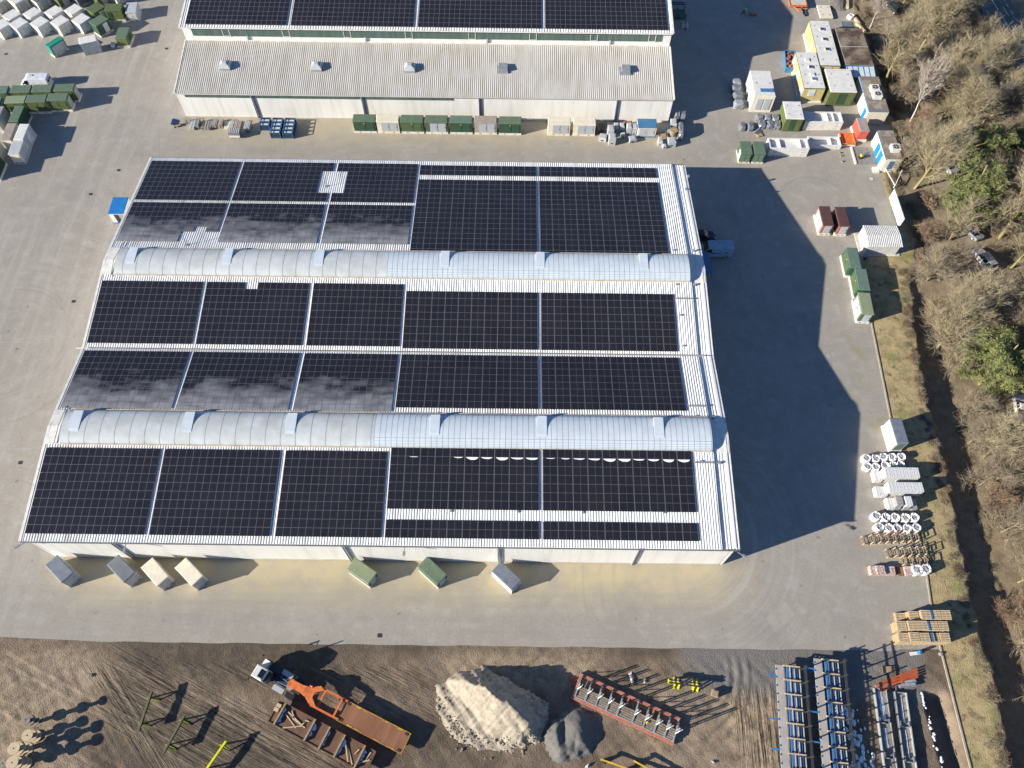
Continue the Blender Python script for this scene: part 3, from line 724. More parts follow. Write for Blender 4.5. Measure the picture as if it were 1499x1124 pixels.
mb = MB(); ribs(mb, HX0, HX1, 110.9, lz(110.9), LY1 - .05, lz(LY1), pitch=.36, h=.045); mb.build('aisle_roof', 'roof_old', ha)
mb = MB(); ribs(mb, HX0, HX1, 122.8, 9.9, 132.4, hz(132.4), pitch=.48, h=.06); ribs(mb, HX0, HX1, 132.4, hz(132.4), 142.2, 9.87, pitch=.48, h=.06); mb.build('nave_roof', 'roof_white', ha)
mb = MB()
mb.beam((HX0 - .05, 110.9, lz(110.9)), (HX0 - .05, LY1, lz(LY1)), .22, .2); mb.beam((HX1 + .05, 110.9, lz(110.9)), (HX1 + .05, LY1, lz(LY1)), .16, .2)
for x in (HX0 - .06, HX1 + .06): mb.beam((x, 122.8, 9.9), (x, 132.4, hz(132.4)), .34, .24); mb.beam((x, 132.4, hz(132.4)), (x, 142.2, 9.87), .34, .24)
mb.box((HX0 + HX1) / 2, LY1 - .12, lz(LY1) + .02, HX1 - HX0 - .3, .22, .24); mb.box((HX0 + HX1) / 2, 122.74, 9.74, HX1 - HX0, .12, .16)
mb.build('roof_flashing', 'trim_white', ha)
mb = MB(); mb.beam((HX0, 110.82, 5.34), (HX1, 110.82, 5.34), .14, .16); mb.build('gutter', 'roof_old', ha)
mb = MB(); mb.box((HX0 + HX1) / 2, LY1 - .02, 7.95, HX1 - HX0 - 3.4, .08, 1.75); mb.build('clerestory_glazing', 'green_glass', ha)
mb = MB(); mb.box((-58.9 - 10.9) / 2, LY0 + .08, 4.35, 48.0, .08, .78); mb.build('window_band', 'green_glass', ha)
for i, x in enumerate((-52.5, -41.6, -30.5, -19.3, -7.8, 3.3, 14.4, 25.0)):
    f = MB()
    for a in (-.62, .62): f.box(x + a, LY1 - .08, 7.95, .09, .08, 1.7)
    for z in (7.95, 9.56): f.box(x, LY1 - .082, z, 1.15, .08, .09)
    f.build('window_frame', 'white', ha)
for x in (-48.9, -27.3, -5.1, 17.4):
    mb = MB(); mb.box(x, LY1 - .14, 7.0, .28, .2, 1.1); mb.build('downpipe', 'light_grey', ha)
for x in (-46.9, -27.2, -6.2, 18.5):
    mb = MB(); mb.tube((x - .1, LY0 - .06, 0), (x - .1, LY0 - .06, 5.2), .13, n=8); mb.box(x + .2, LY0 + .04, .02, .3, .14, 5.1); mb.build('downpipe', 'pipe_grey', ha)
for i, x in enumerate((-52.2, -35.7, -18.9)):
    y = 117.1; z = lz(y); mb = MB(); mb.box(x, y, z - .1, 2.0, 1.9, .34); d_ = mb.build('skylight_dome', 'mid_grey', ha)
    mb = MB(); mb.loft([[(x + a * 1.0, y + b * .95, z + .24) for a, b in ((-1, -1), (1, -1), (1, 1), (-1, 1))], [(x + a * .8, y + b * .75, z + .75) for a, b in ((-1, -1), (1, -1), (1, 1), (-1, 1))], [(x + a * .35, y + b * .32, z + .98) for a, b in ((-1, -1), (1, -1), (1, 1), (-1, 1))]]); mb.build('dome', 'light_grey', d_)
for x in (-2.1, 20.0):
    y = 117.2; z = lz(y); mb = MB(); mb.box(x - .05, y - .05, z - .1, 2.0, 1.9, .3); mb.box(x + .1, y + .1, z + .2, 1.5, 1.5, .55); mb.build('roof_vent', 'mid_grey', ha)
for a, b in ((-59.5, -41.25), (-40.5, -18.3), (-17.55, 4.85), (5.45, 27.65)):
    array(ha, a, b, 123.4, 132.2, round((b - a) / 1.86), 8, hz, lift=.2, gx=.03, gy=.022, mid=.022)
    array(ha, a, b, 132.6, 141.6, round((b - a) / 1.86), 8, lambda y: hz(132.4) - (y - 132.4) * .112, lift=.2)

# ------------------------------------------------------------------ transformer kiosks and cabins
def kiosk(label, x, y, deg, wd, dp, h, body, roof, base='concrete', doors=(), group=None, name='transformer_kiosk', cat='kiosk', plinth=.42, over=.07, base_out=.05, sign=None, slope=0.0, roof_th=.12):
    """compact substation: front is local -y. doors: (side, from, to, material[, z from, z to])"""
    t = thing(name, label, cat, (x, y, 0), R(deg), group)
    mb = MB(); mb.box(0, 0, 0, wd + 2 * base_out, dp + 2 * base_out, plinth)
    pl = mb.build('plinth', base, t)
    mb = MB()
    for sx in (-.24, .24): mb.box(sx * wd, -dp / 2 - base_out - .004, plinth * .42, .34, .02, .12)
    mb.build('lifting_slot', 'dark', pl)
    zt = h - roof_th
    mb = MB(); mb.add([(a * wd / 2, b * dp / 2, z) for z in (plinth, None) for a, b in ((-1, -1), (1, -1), (1, 1), (-1, 1)) for z in [z if z else zt - slope * (1 if b < 0 else 0)]],
                      [(3, 2, 1, 0), (4, 5, 6, 7), (0, 1, 5, 4), (1, 2, 6, 5), (2, 3, 7, 6), (3, 0, 4, 7)])
    mb.build('body', body, t)
    mb = MB(); W, D_ = wd / 2 + over, dp / 2 + over; zz = lambda b: -slope if b < 0 else 0
    cs = [(-W, -D_), (W, -D_), (W, D_), (-W, D_)]
    rim = [(a * .5 ** 0, b, zt + zz(b)) for a, b in cs]; top = [(a, b, zt + zz(b) + roof_th * .7) for a, b in cs]
    inn = [(a * (1 - .10 / W), b * (1 - .10 / D_), zt + zz(b) + roof_th) for a, b in cs]
    mb.loft([rim, top, inn]); mb.build('roof', roof, t)
    for q in doors:
        s_, u0, u1, m_ = q[:4]; z0, z1 = (q[4], q[5]) if len(q) > 4 else (plinth + .05, zt - .18 - slope)
        L_ = wd if s_ in 'fb' else dp; c = (u0 + u1) / 2 * L_ - L_ / 2; ln = (u1 - u0) * L_ - .03
        mb = MB(); e = .02
        if s_ == 'f': mb.box(c, -dp / 2 - e, z0, ln, .06, z1 - z0); hp_ = (c + ln * .38, -dp / 2 - .06)
        elif s_ == 'b': mb.box(-c, dp / 2 + e, z0, ln, .06, z1 - z0); hp_ = (-c + ln * .38, dp / 2 + .06)
        elif s_ == 'r': mb.box(wd / 2 + e, c, z0, .06, ln, z1 - z0); hp_ = (wd / 2 + .06, c + ln * .38)
        else: mb.box(-wd / 2 - e, c, z0, .06, ln, z1 - z0); hp_ = (-wd / 2 - .06, c + ln * .38)
        dr = mb.build('door', m_, t)
        if z1 - z0 > 1.2:
            mb = MB(); mb.box(hp_[0], hp_[1], (z0 + z1) / 2, .06, .06, .2); mb.build('handle', 'dark', dr)
    for s_, u in (sign or ()):
        mb = MB(); a = .13; z = h - .55 - slope
        if s_ == 'f': c = u * wd - wd / 2; mb.add([(c - a, -dp / 2 - .07, z), (c + a, -dp / 2 - .07, z), (c, -dp / 2 - .07, z + .24), (c - a, -dp / 2 - .01, z), (c + a, -dp / 2 - .01, z), (c, -dp / 2 - .01, z + .24)], [(0, 1, 2), (5, 4, 3), (0, 3, 4, 1), (1, 4, 5, 2), (2, 5, 3, 0)])
        else: c = u * dp - dp / 2; mb.add([(-wd / 2 - .07, c + a, z), (-wd / 2 - .07, c - a, z), (-wd / 2 - .07, c, z + .24), (-wd / 2 - .01, c + a, z), (-wd / 2 - .01, c - a, z), (-wd / 2 - .01, c, z + .24)], [(0, 1, 2), (5, 4, 3), (0, 3, 4, 1), (1, 4, 5, 2), (2, 5, 3, 0)])
        mb.build('warning_sign', 'yellow', t)
    return t


# seven set slantwise along the front wall
g = 'kiosks set slantwise along the front wall'
for lab, x, y, a, b, r, dm in (
        ('slate grey kiosk with scratched roof nearest the front left corner of the warehouse', -57.39, 26.47, 51, 'light_grey', 'blue_slate', 'door_grey'),
        ('slate grey kiosk with plain roof beside two cream kiosks at the front wall', -49.52, 26.61, 50.5, 'light_grey', 'slate', 'door_grey'),
        ('cream kiosk between the slate kiosk and another cream kiosk at the front wall', -45.12, 26.23, 48, 'cream', 'cream', 'door_grey'),
        ('cream kiosk at the right end of the four slanted kiosks at the front wall', -40.78, 26.29, 49.5, 'cream', 'cream', 'door_grey')):
    kiosk(lab, x, y, a, 1.68, 3.42, 2.42, b, r, 'concrete', [('f', .12, .88, dm)], g)
for lab, x, y, a, b, r in (
        ('pale green kiosk with narrow white door at the middle of the front wall', -18.83, 26.77, 57, 'mid_green', 'pale_green'),
        ('green kiosk with dark end between pale green and blue grey kiosk at front wall', -9.79, 26.92, 49, 'dark_green', 'roof_green'),
        ('blue grey roofed white kiosk standing by the downpipe of the front wall', -.25, 26.39, 47, 'white', 'blue_slate')):
    kiosk(lab, x, y, a, 1.72, 3.45, 2.05, b, r, 'white', [('f', .2, .8, 'door_grey' if 'pale' in lab or 'blue' in lab else 'dark_green')], g, plinth=.35)

# the row along the hall wall
g = 'kiosks in a row along the wall of the hall'
two = lambda m: [('f', .2, .55, m), ('f', .57, .93, m)]
for lab, x, b, r, base, drs, sg in (
        ('dark green kiosk at the left end of the row along the hall', -26.87, 'dark_green', 'roof_green', 'white', two('dark_green'), [('f', .5)]),
        ('cream kiosk with grey double doors between two green kiosks by the hall', -22.66, 'cream', 'cream', 'cream', two('door_grey'), None),
        ('olive green kiosk beside the kiosk with white doors, right of a cream one', -18.3, 'mid_green', 'roof_green', 'white', two('mid_green'), [('f', .5)]),
        ('olive green kiosk with white double doors in the row by the hall', -13.92, 'mid_green', 'roof_green', 'white', two('door_grey'), None),
        ('bluish dark green kiosk between the white doored and the taupe kiosk', -9.48, 'dark_green', 'sea_green', 'white', two('dark_green'), [('f', .5)]),
        ('taupe roofed kiosk with grey double doors in the row by the hall', -5.09, 'taupe', 'taupe', 'cream', two('door_grey'), None),
        ('dark green kiosk right of the taupe one, next to the gap', -.66, 'dark_green', 'roof_green', 'white', two('dark_green'), [('f', .5)]),
        ('cream kiosk right of the gap, left one of the cream pair by the hall', 8.15, 'cream', 'cream', 'cream', two('door_grey'), None),
        ('cream kiosk beside the grey boxes, right one of the cream pair by the hall', 12.69, 'cream', 'cream', 'cream', two('door_grey'), None)):
    kiosk(lab, x, 108.3 if x > -1 else 108.38, 0, 3.92, 1.78, 2.66, b, r, base, drs, g, sign=sg)
kiosk('white kiosk with weathered blue roof and blue foot among the grey boxes', 24.0, 108.35, 0, 3.3, 2.2, 2.3, 'white', 'roof_blue', 'roof_blue', [('f', .08, .49, 'light_grey'), ('f', .51, .92, 'light_grey')], plinth=.22)
kiosk('small white kiosk with bright blue roof and dark door at left warehouse wall', -65.63, 87.35, 1, 2.45, 3.5, 2.4, 'white', 'blue', 'blue', [('f', .3, .62, 'dark'), ('f', .64, .9, 'taupe')], plinth=.18)

# the cluster at the far left: two rows of white kiosks and a few green ones
g = 'white kiosks parked in slanted rows'
for k, (lab, x, y, a) in enumerate((
        ('white kiosk cut by the left edge of the photo in the front slanted row', -100.6, 133.6, 55),
        ('white kiosk at the left of the front slanted row, behind clear yard', -97.37, 134.1, 55),
        ('white kiosk second from the left in the front slanted row', -93.4, 134.5, 56),
        ('white kiosk behind the teal one in the front slanted row', -89.55, 134.9, 55),
        ('white kiosk beside the dark green one in the front slanted row', -85.6, 135.6, 56),
        ('white kiosk of the second slanted row cut by the left photo edge', -103.2, 136.2, 54),
        ('white kiosk at the left of the second slanted row', -99.6, 136.6, 54),
        ('white kiosk second from the left in the second slanted row', -95.7, 137.3, 54),
        ('white kiosk in the second row behind the gap of the third and fourth', -91.6, 137.9, 54),
        ('white kiosk in the second row beside the olive roofed kiosk', -87.9, 138.5, 54))):
    kiosk(lab, x, y, a, 2.7, 2.42, 2.12, 'white' if k % 3 else 'cream', 'white', 'white', [('f', .42, .82, 'van_white')], g, plinth=.3, over=.05)
kiosk('dark green kiosk with white door panel at the right of the front row', -81.6, 134.6, 52, 2.9, 2.2, 2.6, 'dark_green', 'roof_green', 'concrete', [('f', .45, .8, 'white')], plinth=.4)
kiosk('olive kiosk with slanted roof behind the dark green one', -83.6, 139.0, 52, 2.75, 2.4, 2.2, 'olive', 'olive', 'cream', [('f', .4, .8, 'white')])
kiosk('olive kiosk standing square to the yard with pale plinth in shade', -79.9, 138.9, 4, 3.2, 2.2, 2.4, 'olive', 'olive', 'concrete', [('f', .1, .35, 'dark_green')], base_out=.12)
kiosk('light grey kiosk with plain front at the right end of the far left cluster', -76.63, 139.5, 9, 2.05, 3.2, 2.0, 'light_grey', 'light_grey', 'light_grey', [('f', .15, .55, 'white'), ('f', .56, .9, 'white')], plinth=.2)
kiosk('small teal green kiosk with wide grey front panel', -88.5, 128.35, 54, 3.2, 1.25, 2.4, 'teal', 'teal', 'concrete', [('f', .08, .92, 'light_grey')], plinth=.5)
kiosk('grey fronted kiosk with narrow white roof beside the teal kiosk', -82.2, 128.9, 21, 3.1, 1.95, 2.6, 'light_grey', 'white', 'light_grey', [('f', .06, .94, 'door_grey')], plinth=.5)
kiosk('olive green kiosk alone at the cluster right, on a pale wide plinth', -76.46, 131.7, 1, 2.05, 3.3, 2.0, 'olive', 'roof_green', 'concrete', [('r', .3, .75, 'dark_green')], base_out=.2)
for lab, x, y, b, r in (('kiosk with yellowish side in the third row at the left photo corner', -103.7, 139.2, 'cream', 'white'), ('kiosk with bright cream side in the third row behind white ones', -99.79, 139.57, 'cream', 'white'),
                        ('kiosk with cream side and slate front in the third row', -95.8, 140.37, 'cream', 'slate'), ('olive kiosk of the third row behind the white kiosks', -91.8, 141.18, 'olive', 'olive'),
                        ('slate kiosk of the third row at the upper photo edge', -88.29, 141.83, 'slate', 'slate'), ('olive kiosk of the third row right of the slate one', -84.24, 141.92, 'olive', 'olive'),
                        ('cream kiosk of the third row cut by the upper photo edge', -80.83, 142.72, 'cream', 'white')):
    a = R(54); kiosk(lab, x + 1.35 * cos(a) - 1.2 * sin(a), y + 1.35 * sin(a) + 1.2 * cos(a), 54, 2.7, 2.4, 2.3, b, r, 'concrete', [('f', .3, .8, 'light_grey' if b != 'slate' else 'slate')], 'kiosks of the third slanted row')
t = thing('crate', 'small pale crate lying between two kiosks at the far left', 'crate', (-78.66, 130.4, 0), .1)
mb = MB(); mb.box(0, 0, 0, .8, 1.1, .12); mb.build('pallet_base', 'wood_pale', t)
mb = MB(); mb.box(0, 0, .12, .7, .95, .4); mb.build('box', 'white', t)

# green block with white ones in front of it at the left edge
g = 'green kiosks standing in a block at the left'
for lab, x, y, r in (('dark green kiosk at the left photo edge in the rear row of the block', -94.6, 114.6, 'sea_green'), ('green kiosk in the rear row of the block, in front of the van bonnet', -90.5, 114.9, 'roof_green'),
                     ('green kiosk in the rear row of the block, in front of the van tail', -86.7, 115.1, 'roof_green'), ('green kiosk with white end door at the right end of the rear row', -82.7, 115.4, 'roof_green'),
                     ('dark green kiosk at the left photo edge in the front row of the block', -94.9, 111.6, 'sea_green'), ('green kiosk with paler roof in the front row of the block', -90.6, 112.1, 'pale_green'),
                     ('green kiosk in the middle of the front row of the block', -86.9, 112.4, 'roof_green'), ('green kiosk with white end door at the right end of the front row', -83.2, 112.9, 'roof_green')):
    kiosk(lab, x, y, 3.5, 3.45, 1.85, 2.6, 'olive' if x > -90 else 'mid_green', r, 'cream', [('r', .12, .88, 'light_grey'), ('f', .1, .5, 'olive'), ('f', .52, .9, 'olive')], g, base_out=.12)
kiosk('dark green kiosk turned across, between the green block and the white kiosks', -89.2, 108.4, 1, 1.6, 4.0, 2.6, 'dark_green', 'roof_green', 'concrete', [('r', .1, .9, 'dark_green')], base_out=.15)
kiosk('taupe kiosk with grey door at the left photo edge below the green block', -93.1, 108.3, 1, 2.0, 4.0, 2.5, 'light_grey', 'taupe', 'cream', [('r', .2, .6, 'door_grey')])
kiosk('beige roofed kiosk with wooden side left of the bright white one', -89.1, 103.9, 1, 1.6, 4.05, 2.6, 'cream', 'taupe', 'cream', [('r', .05, .3, 'wood_pale')])
kiosk('bright white kiosk with grey side door in front of the green block', -86.87, 103.9, 1, 1.6, 3.85, 2.6, 'light_grey', 'white', 'light_grey', [('r', .35, .7, 'van_white')])
kiosk('grey roofed cream kiosk nearest the open yard in the left cluster', -86.87, 100.4, 3, 1.85, 3.2, 2.3, 'cream', 'light_grey', 'light_grey', [('f', .1, .9, 'cream'), ('r', .1, .9, 'light_grey')], base_out=.12)
kiosk('grey kiosk at the left photo edge beside the grey roofed cream one', -91.2, 100.2, 2, 2.0, 3.4, 2.4, 'light_grey', 'mid_grey', 'light_grey', [('r', .15, .85, 'light_grey')], base_out=.1)
kiosk('dark green kiosk with pale plinth at the left photo edge, lowest of the cluster', -90.2, 96.6, 2, 2.3, 3.6, 2.5, 'dark_green', 'roof_green', 'cream', [('r', .1, .9, 'dark_green')], base_out=.15)

# cabinets along the right edge of the yard
sd = lambda m: [('l', .08, .49, m), ('l', .51, .92, m)]
g = 'kiosks along the right edge of the yard'
kiosk('brown roofed kiosk with white doors, left one of the brown pair', 52.13, 86.95, 0, 1.7, 4.05, 2.5, 'red_brown', 'brown_roof', 'cream', sd('door_grey') + [('f', .25, .9, 'door_grey')], g, base_out=.12)
kiosk('brown roofed kiosk with one white end door, right one of the brown pair', 54.8, 86.83, 0, 1.7, 4.05, 2.5, 'red_brown', 'brown_roof', 'cream', [('l', .05, .5, 'dark'), ('l', .5, .95, 'dark'), ('f', .25, .9, 'door_grey')], g, base_out=.12)
kiosk('bluish green kiosk with green doors, rear one of three in a line', 54.87, 78.21, -2, 1.75, 4.0, 2.47, 'dark_green', 'sea_green', 'white', sd('mid_green') + [('f', .2, .8, 'dark_green')], g, base_out=.12, sign=[('l', .5)])
kiosk('bluish green kiosk with green doors, middle one of three in a line', 55.4, 73.95, -3, 1.75, 4.05, 2.47, 'dark_green', 'sea_green', 'white', sd('mid_green') + [('f', .2, .8, 'dark_green')], g, base_out=.12, sign=[('l', .5)])
kiosk('olive roofed kiosk with white doors, front one of three in a line', 54.96, 69.32, -3, 1.78, 4.0, 2.47, 'mid_green', 'pale_green', 'white', sd('door_grey') + [('f', .3, .9, 'door_grey')], g, base_out=.12)
kiosk('white kiosk with blue grey roof standing alone above the filled bags', 54.75, 47.3, 2, 1.6, 3.8, 2.85, 'white', 'blue_slate', 'white', sd('white') + [('f', .15, .85, 'sea_green')], g, base_out=.1)


# ---- cabins and offices in the far right corner
def cabin(name, label, cat, x, y, deg, wd, dp, h, wall, roof, parts=(), fascia=None, holes=(), lugs=0, plinth=None):
    t = thing(name, label, cat, (x, y, 0), R(deg))
    z0 = 0
    if plinth:
        mb = MB(); mb.box(0, 0, 0, wd + .3, dp + .3, plinth[1]); mb.build('plinth', plinth[0], t); z0 = plinth[1]
    mb = MB(); mb.box(0, 0, z0, wd - .06, dp - .06, h - z0 - .16); mb.build('wall', wall, t)
    mb = MB(); mb.box(0, 0, h - .17, wd, dp, .13); mb.build('fascia', fascia or roof, t)
    mb = MB(); mb.box(0, 0, h - .04, wd - .16, dp - .16, .05); rf = mb.build('roof', roof, t)
    for hx, hy, m_ in holes:
        mb = MB(); mb.box(hx, hy, h + .01, .82, .82, .16); hh = mb.build('roof_hatch', 'light_grey' if m_ == 'dark' else 'white', rf)
        mb = MB(); mb.box(hx, hy, h + .175, .64, .64, .02); mb.build('opening', m_, t)
    for k in range(lugs):
        for sx in (-.32, .32):
            mb = MB(); mb.tube((sx * wd, -dp / 2 + dp * (k + .5) / lugs, h), (sx * wd, -dp / 2 + dp * (k + .5) / lugs, h + .1), .09, n=8); mb.build('lifting_lug', 'slate', rf)
    for q in parts:
        s_, u0, u1, za, zb, m_, nm = q; L_ = wd if s_ in 'fb' else dp; c = (u0 + u1) / 2 * L_ - L_ / 2; ln = (u1 - u0) * L_
        mb = MB()
        if s_ == 'f': mb.box(c, -dp / 2 - .0, za, ln, .08, zb - za)
        elif s_ == 'b': mb.box(c, dp / 2, za, ln, .08, zb - za)
        elif s_ == 'r': mb.box(wd / 2, c, za, .08, ln, zb - za)
        else: mb.box(-wd / 2, c, za, .08, ln, zb - za)
        mb.build(nm, m_, t)
    return t


def louvres(q): return q
cabin('site_cabin', 'long yellow cabin with white roof and three dark roof openings', 'cabin', 59.6, 129.7, -1, 3.85, 13.1, 3.3, 'yellow_wall', 'white',
      [('l', .15, .2, .6, 2.4, 'van_white', 'window'), ('l', .55, .6, .6, 2.4, 'van_white', 'window'), ('f', .3, .62, 1.4, 2.9, 'door_grey', 'window'), ('l', .3, .33, .4, 2.5, 'yellow', 'door')], fascia='dark_green', holes=[(.1, 3.9, 'dark'), (.1, .9, 'dark'), (.1, -2.0, 'dark')], lugs=4, plinth=('white', .35))
cabin('site_cabin', 'shorter yellow cabin with speckled white roof, two openings and white caps', 'cabin', 55.5, 122.0, -.5, 3.95, 10.1, 3.2, 'yellow_wall', 'white',
      [('l', .02, .2, .5, 2.6, 'door_grey', 'window'), ('l', .42, .62, .5, 2.6, 'door_grey', 'window'), ('l', .8, .97, .5, 2.6, 'door_grey', 'window'), ('f', .28, .58, 1.5, 2.8, 'van_white', 'window')], fascia='dark_green', holes=[(.15, .7, 'dark'), (.15, -2.6, 'steel_blue'), (-.2, 2.7, 'white'), (.1, -1.3, 'white')], lugs=4, plinth=('white', .3))
cabin('substation', 'square green substation with blank white roof behind the white trays', 'substation', 60.6, 119.15, 0, 4.85, 6.3, 3.3, 'olive', 'white', [('f', .42, .68, .4, 2.9, 'dark_green', 'door'), ('f', .70, .93, .4, 2.9, 'olive', 'door'), ('f', .06, .38, .5, 2.9, 'olive', 'panel')], fascia='cream', lugs=2)
cabin('substation', 'tall narrow green substation with white roof, lying foil stacks to its left', 'substation', 50.62, 111.4, -1, 3.25, 4.5, 3.02, 'olive', 'white', [('f', .3, .62, .3, 2.7, 'dark_green', 'door'), ('f', .64, .92, .3, 2.7, 'olive', 'door')], fascia='cream', lugs=2)
bo = cabin('booth', 'white booth with cream frame and two glazed front panes beside black stacks', 'booth', 45.77, 117.6, -1, 3.87, 6.9, 3.65, 'cream', 'white', [('f', .2, .48, .6, 3.0, 'door_grey', 'window'), ('f', .56, .86, .6, 3.0, 'door_grey', 'window'), ('l', .1, .45, .5, 3.1, 'van_white', 'window'), ('l', .5, .9, .5, 3.1, 'van_white', 'window')], fascia='cream', lugs=1)
mb = MB(); mb.box(.35, -1.95, 3.67, 2.1, .85, .12); mb.box(1.5, -1.95, 3.67, .35, .85, .2); mb.build('roof_unit', 'roof_blue', bo)
def ac(t, x, y, z):
    mb = MB(); mb.box(x, y, z, 1.5, 1.5, .75); a = mb.build('air_conditioner', 'white', t)
    mb = MB(); mb.tube((x, y, z + .74), (x, y, z + .78), .55, n=16); mb.build('fan', 'dark', a)
    mb = MB(); mb.box(x, y, z + .78, 1.1, .06, .03); mb.box(x, y, z + .78, .06, 1.1, .03); mb.build('fan_grille', 'light_grey', a)
of = cabin('office_cabin', 'flat roofed cream office with blue fascia, blue door and two air conditioners', 'office', 66.2, 116.0, -1, 3.75, 9.4, 3.0, 'cream', 'flat_roof', [('l', .08, .2, .1, 2.3, 'door_blue', 'door')], fascia='door_blue')
ac(of, .1, .9, 3.0); ac(of, .25, -.85, 3.0)
o2 = cabin('office_cabin', 'cream cabin with two blue doors, blue front window and one air conditioner', 'office', 66.2, 103.0, 0, 2.9, 7.1, 2.95, 'cream', 'flat_roof', [('l', .22, .42, .1, 2.4, 'door_blue', 'door'), ('l', .47, .67, .1, 2.4, 'door_blue', 'door'), ('f', .3, .58, .7, 2.5, 'steel_blue', 'window')], fascia='cream')
mb = MB(); mb.box(-1.46, 0, 2.78, .06, 7.1, .17); mb.build('eaves_trim', 'steel_blue', o2)
ac(o2, .45, -1.2, 2.95)
mb = MB(); mb.box(-2.1, -3.3, 0, 1.0, 1.2, .35); mb.build('doorstep', 'white', o2)
sh = cabin('flat_roof_shed', 'brown flat roofed shed stained by puddles, with a glazed lean to', 'shed', 65.3, 129.2, 0, 5.3, 10.8, 3.0, 'concrete_dark', 'flat_roof_wet', [], fascia='flat_roof')
mb = MB(); mb.box(0, -.2, 3.01, 5.2, .1, .06); mb.build('roof_joint', 'light_grey', sh)
mb = MB(); mb.add([(-2.6, -5.4, 2.75), (2.7, -5.4, 2.75), (2.6, -8.0, 2.35), (-2.4, -8.0, 2.35), (-2.6, -5.4, 2.68), (2.7, -5.4, 2.68), (2.6, -8.0, 2.28), (-2.4, -8.0, 2.28)], [(3, 2, 1, 0), (4, 5, 6, 7), (0, 1, 5, 4), (1, 2, 6, 5), (2, 3, 7, 6), (3, 0, 4, 7)])
ln_ = mb.build('lean_to_roof', 'translucent_panel', sh)
for k in range(6):
    mb = MB(); x = -2.5 + k * 1.03; mb.beam((x, -5.42, 2.78), (x * .97 + .05, -8.0, 2.38), .07, .06); mb.build('glazing_bar', 'steel_blue', ln_)
mb = MB(); mb.box(-.5, -5.46, 2.72, 5.4, .1, .2); mb.build('eaves_trim', 'steel_blue', sh)
rb = cabin('red_kiosk', 'red kiosk with brown roof on cream foot beside the orange tray', 'kiosk', 62.85, 108.6, 1, 1.75, 3.35, 2.45, 'red_wall', 'taupe', [('l', .1, .9, .5, 2.2, 'red_wall', 'door'), ('f', .1, .9, .5, 2.2, 'red_wall', 'door')], plinth=('cream', .45))
for lab, x in (('green kiosk with glazed front doors, left one of the pair before white trays', 41.0), ('green kiosk with glazed front doors, right one of the pair touching white trays', 43.35)):
    kiosk(lab, x, 102.6, -1, 1.9, 2.9, 2.3, 'mid_green', 'roof_green', 'cream', [('f', .08, .49, 'sea_green'), ('f', .51, .92, 'sea_green'), ('l', .1, .5, 'van_white')], 'pair of green kiosks by the white trays', plinth=.3, slope=.0)

# white concrete trays, open on top, stacked
def tray(label, x, y, z, deg, wd, dp, h, cuts, group, m='white', name='concrete_tray'):
    t = thing(name, label, 'tray', (x, y, z), R(deg), group)
    mb = MB(); mb.box(0, 0, 0, wd, dp, .12); mb.build('floor', m, t)
    mb = MB(); th = .22
    mb.box(0, -dp / 2 + th / 2, .12, wd, th, h - .12); mb.box(0, dp / 2 - th / 2, .12, wd, th, h - .12)
    mb.box(-wd / 2 + th / 2, 0, .121, th - .002, dp - .44, h - .122); mb.box(wd / 2 - th / 2, 0, .121, th - .002, dp - .44, h - .122); mb.build('rim_wall', m, t)
    for c in cuts:
        mb = MB(); mb.box(-wd / 2 + c * wd, 0, .12, .16, dp - .46, h - .2); mb.build('partition', m, t)
    for c in (.15, .85):
        mb = MB(); mb.box(-wd / 2 + c * wd, -dp / 2 - .004, h * .4, .5, .02, .18); mb.build('cable_opening', 'light_grey', t)
    return t
for k, w_ in enumerate(('bottom', 'middle', 'top')): tray('white concrete tray, %s one of the stack of three behind the front stack' % w_, 56.3, 111.0, k * .64, 0, 6.9, 2.7, .62, (.62, .78), 'rear stack of white trays')
for k, w_ in enumerate(('bottom', 'middle', 'top')): tray('white concrete tray, %s one of the front stack next to the green kiosks' % w_, 48.9, 104.2, k * .64, 0, 7.0, 2.6, .62, (.28, .8), 'front stack of white trays')
tray('single white concrete tray lying between the front stack and the orange tray', 56.0, 106.0, 0, 0, 5.7, 2.3, .85, (.7,), None)
t = thing('tray', 'orange open tray on a white base beside the red kiosk', 'tray', (60.45, 107.0, 0), 0)
mb = MB(); mb.box(0, 0, 0, 2.5, 2.8, .3); mb.build('base', 'white', t)
mb = MB(); mb.box(0, 0, .3, 2.4, 2.7, .08)
for a, b, c, d_ in ((0, -1.3, 2.4, .1), (0, 1.3, 2.4, .1), (-1.15, 0, .1, 2.5), (1.15, 0, .1, 2.5)): mb.box(a, b, .38, c, d_, .28)
mb.build('tray_body', 'orange', t)
t = thing('roof_slab', 'flat cream slab with four lugs lying near the orange trailer', 'slab', (63.2, 143.2, 0), 0)
mb = MB(); mb.box(0, 0, .25, 2.6, 3.9, .3); mb.build('slab', 'cream', t)
for a in (-.7, .7):
    for b in (-1.2, 1.2):
        m2 = MB(); m2.tube((a, b, .55), (a, b, .62), .1, n=8); m2.build('lifting_lug', 'slate', t)
mb = MB(); mb.box(0, 1.2, 0, 2.3, .3, .25); mb.box(0, -1.2, 0, 2.3, .3, .25); mb.build('timber', 'wood', t)
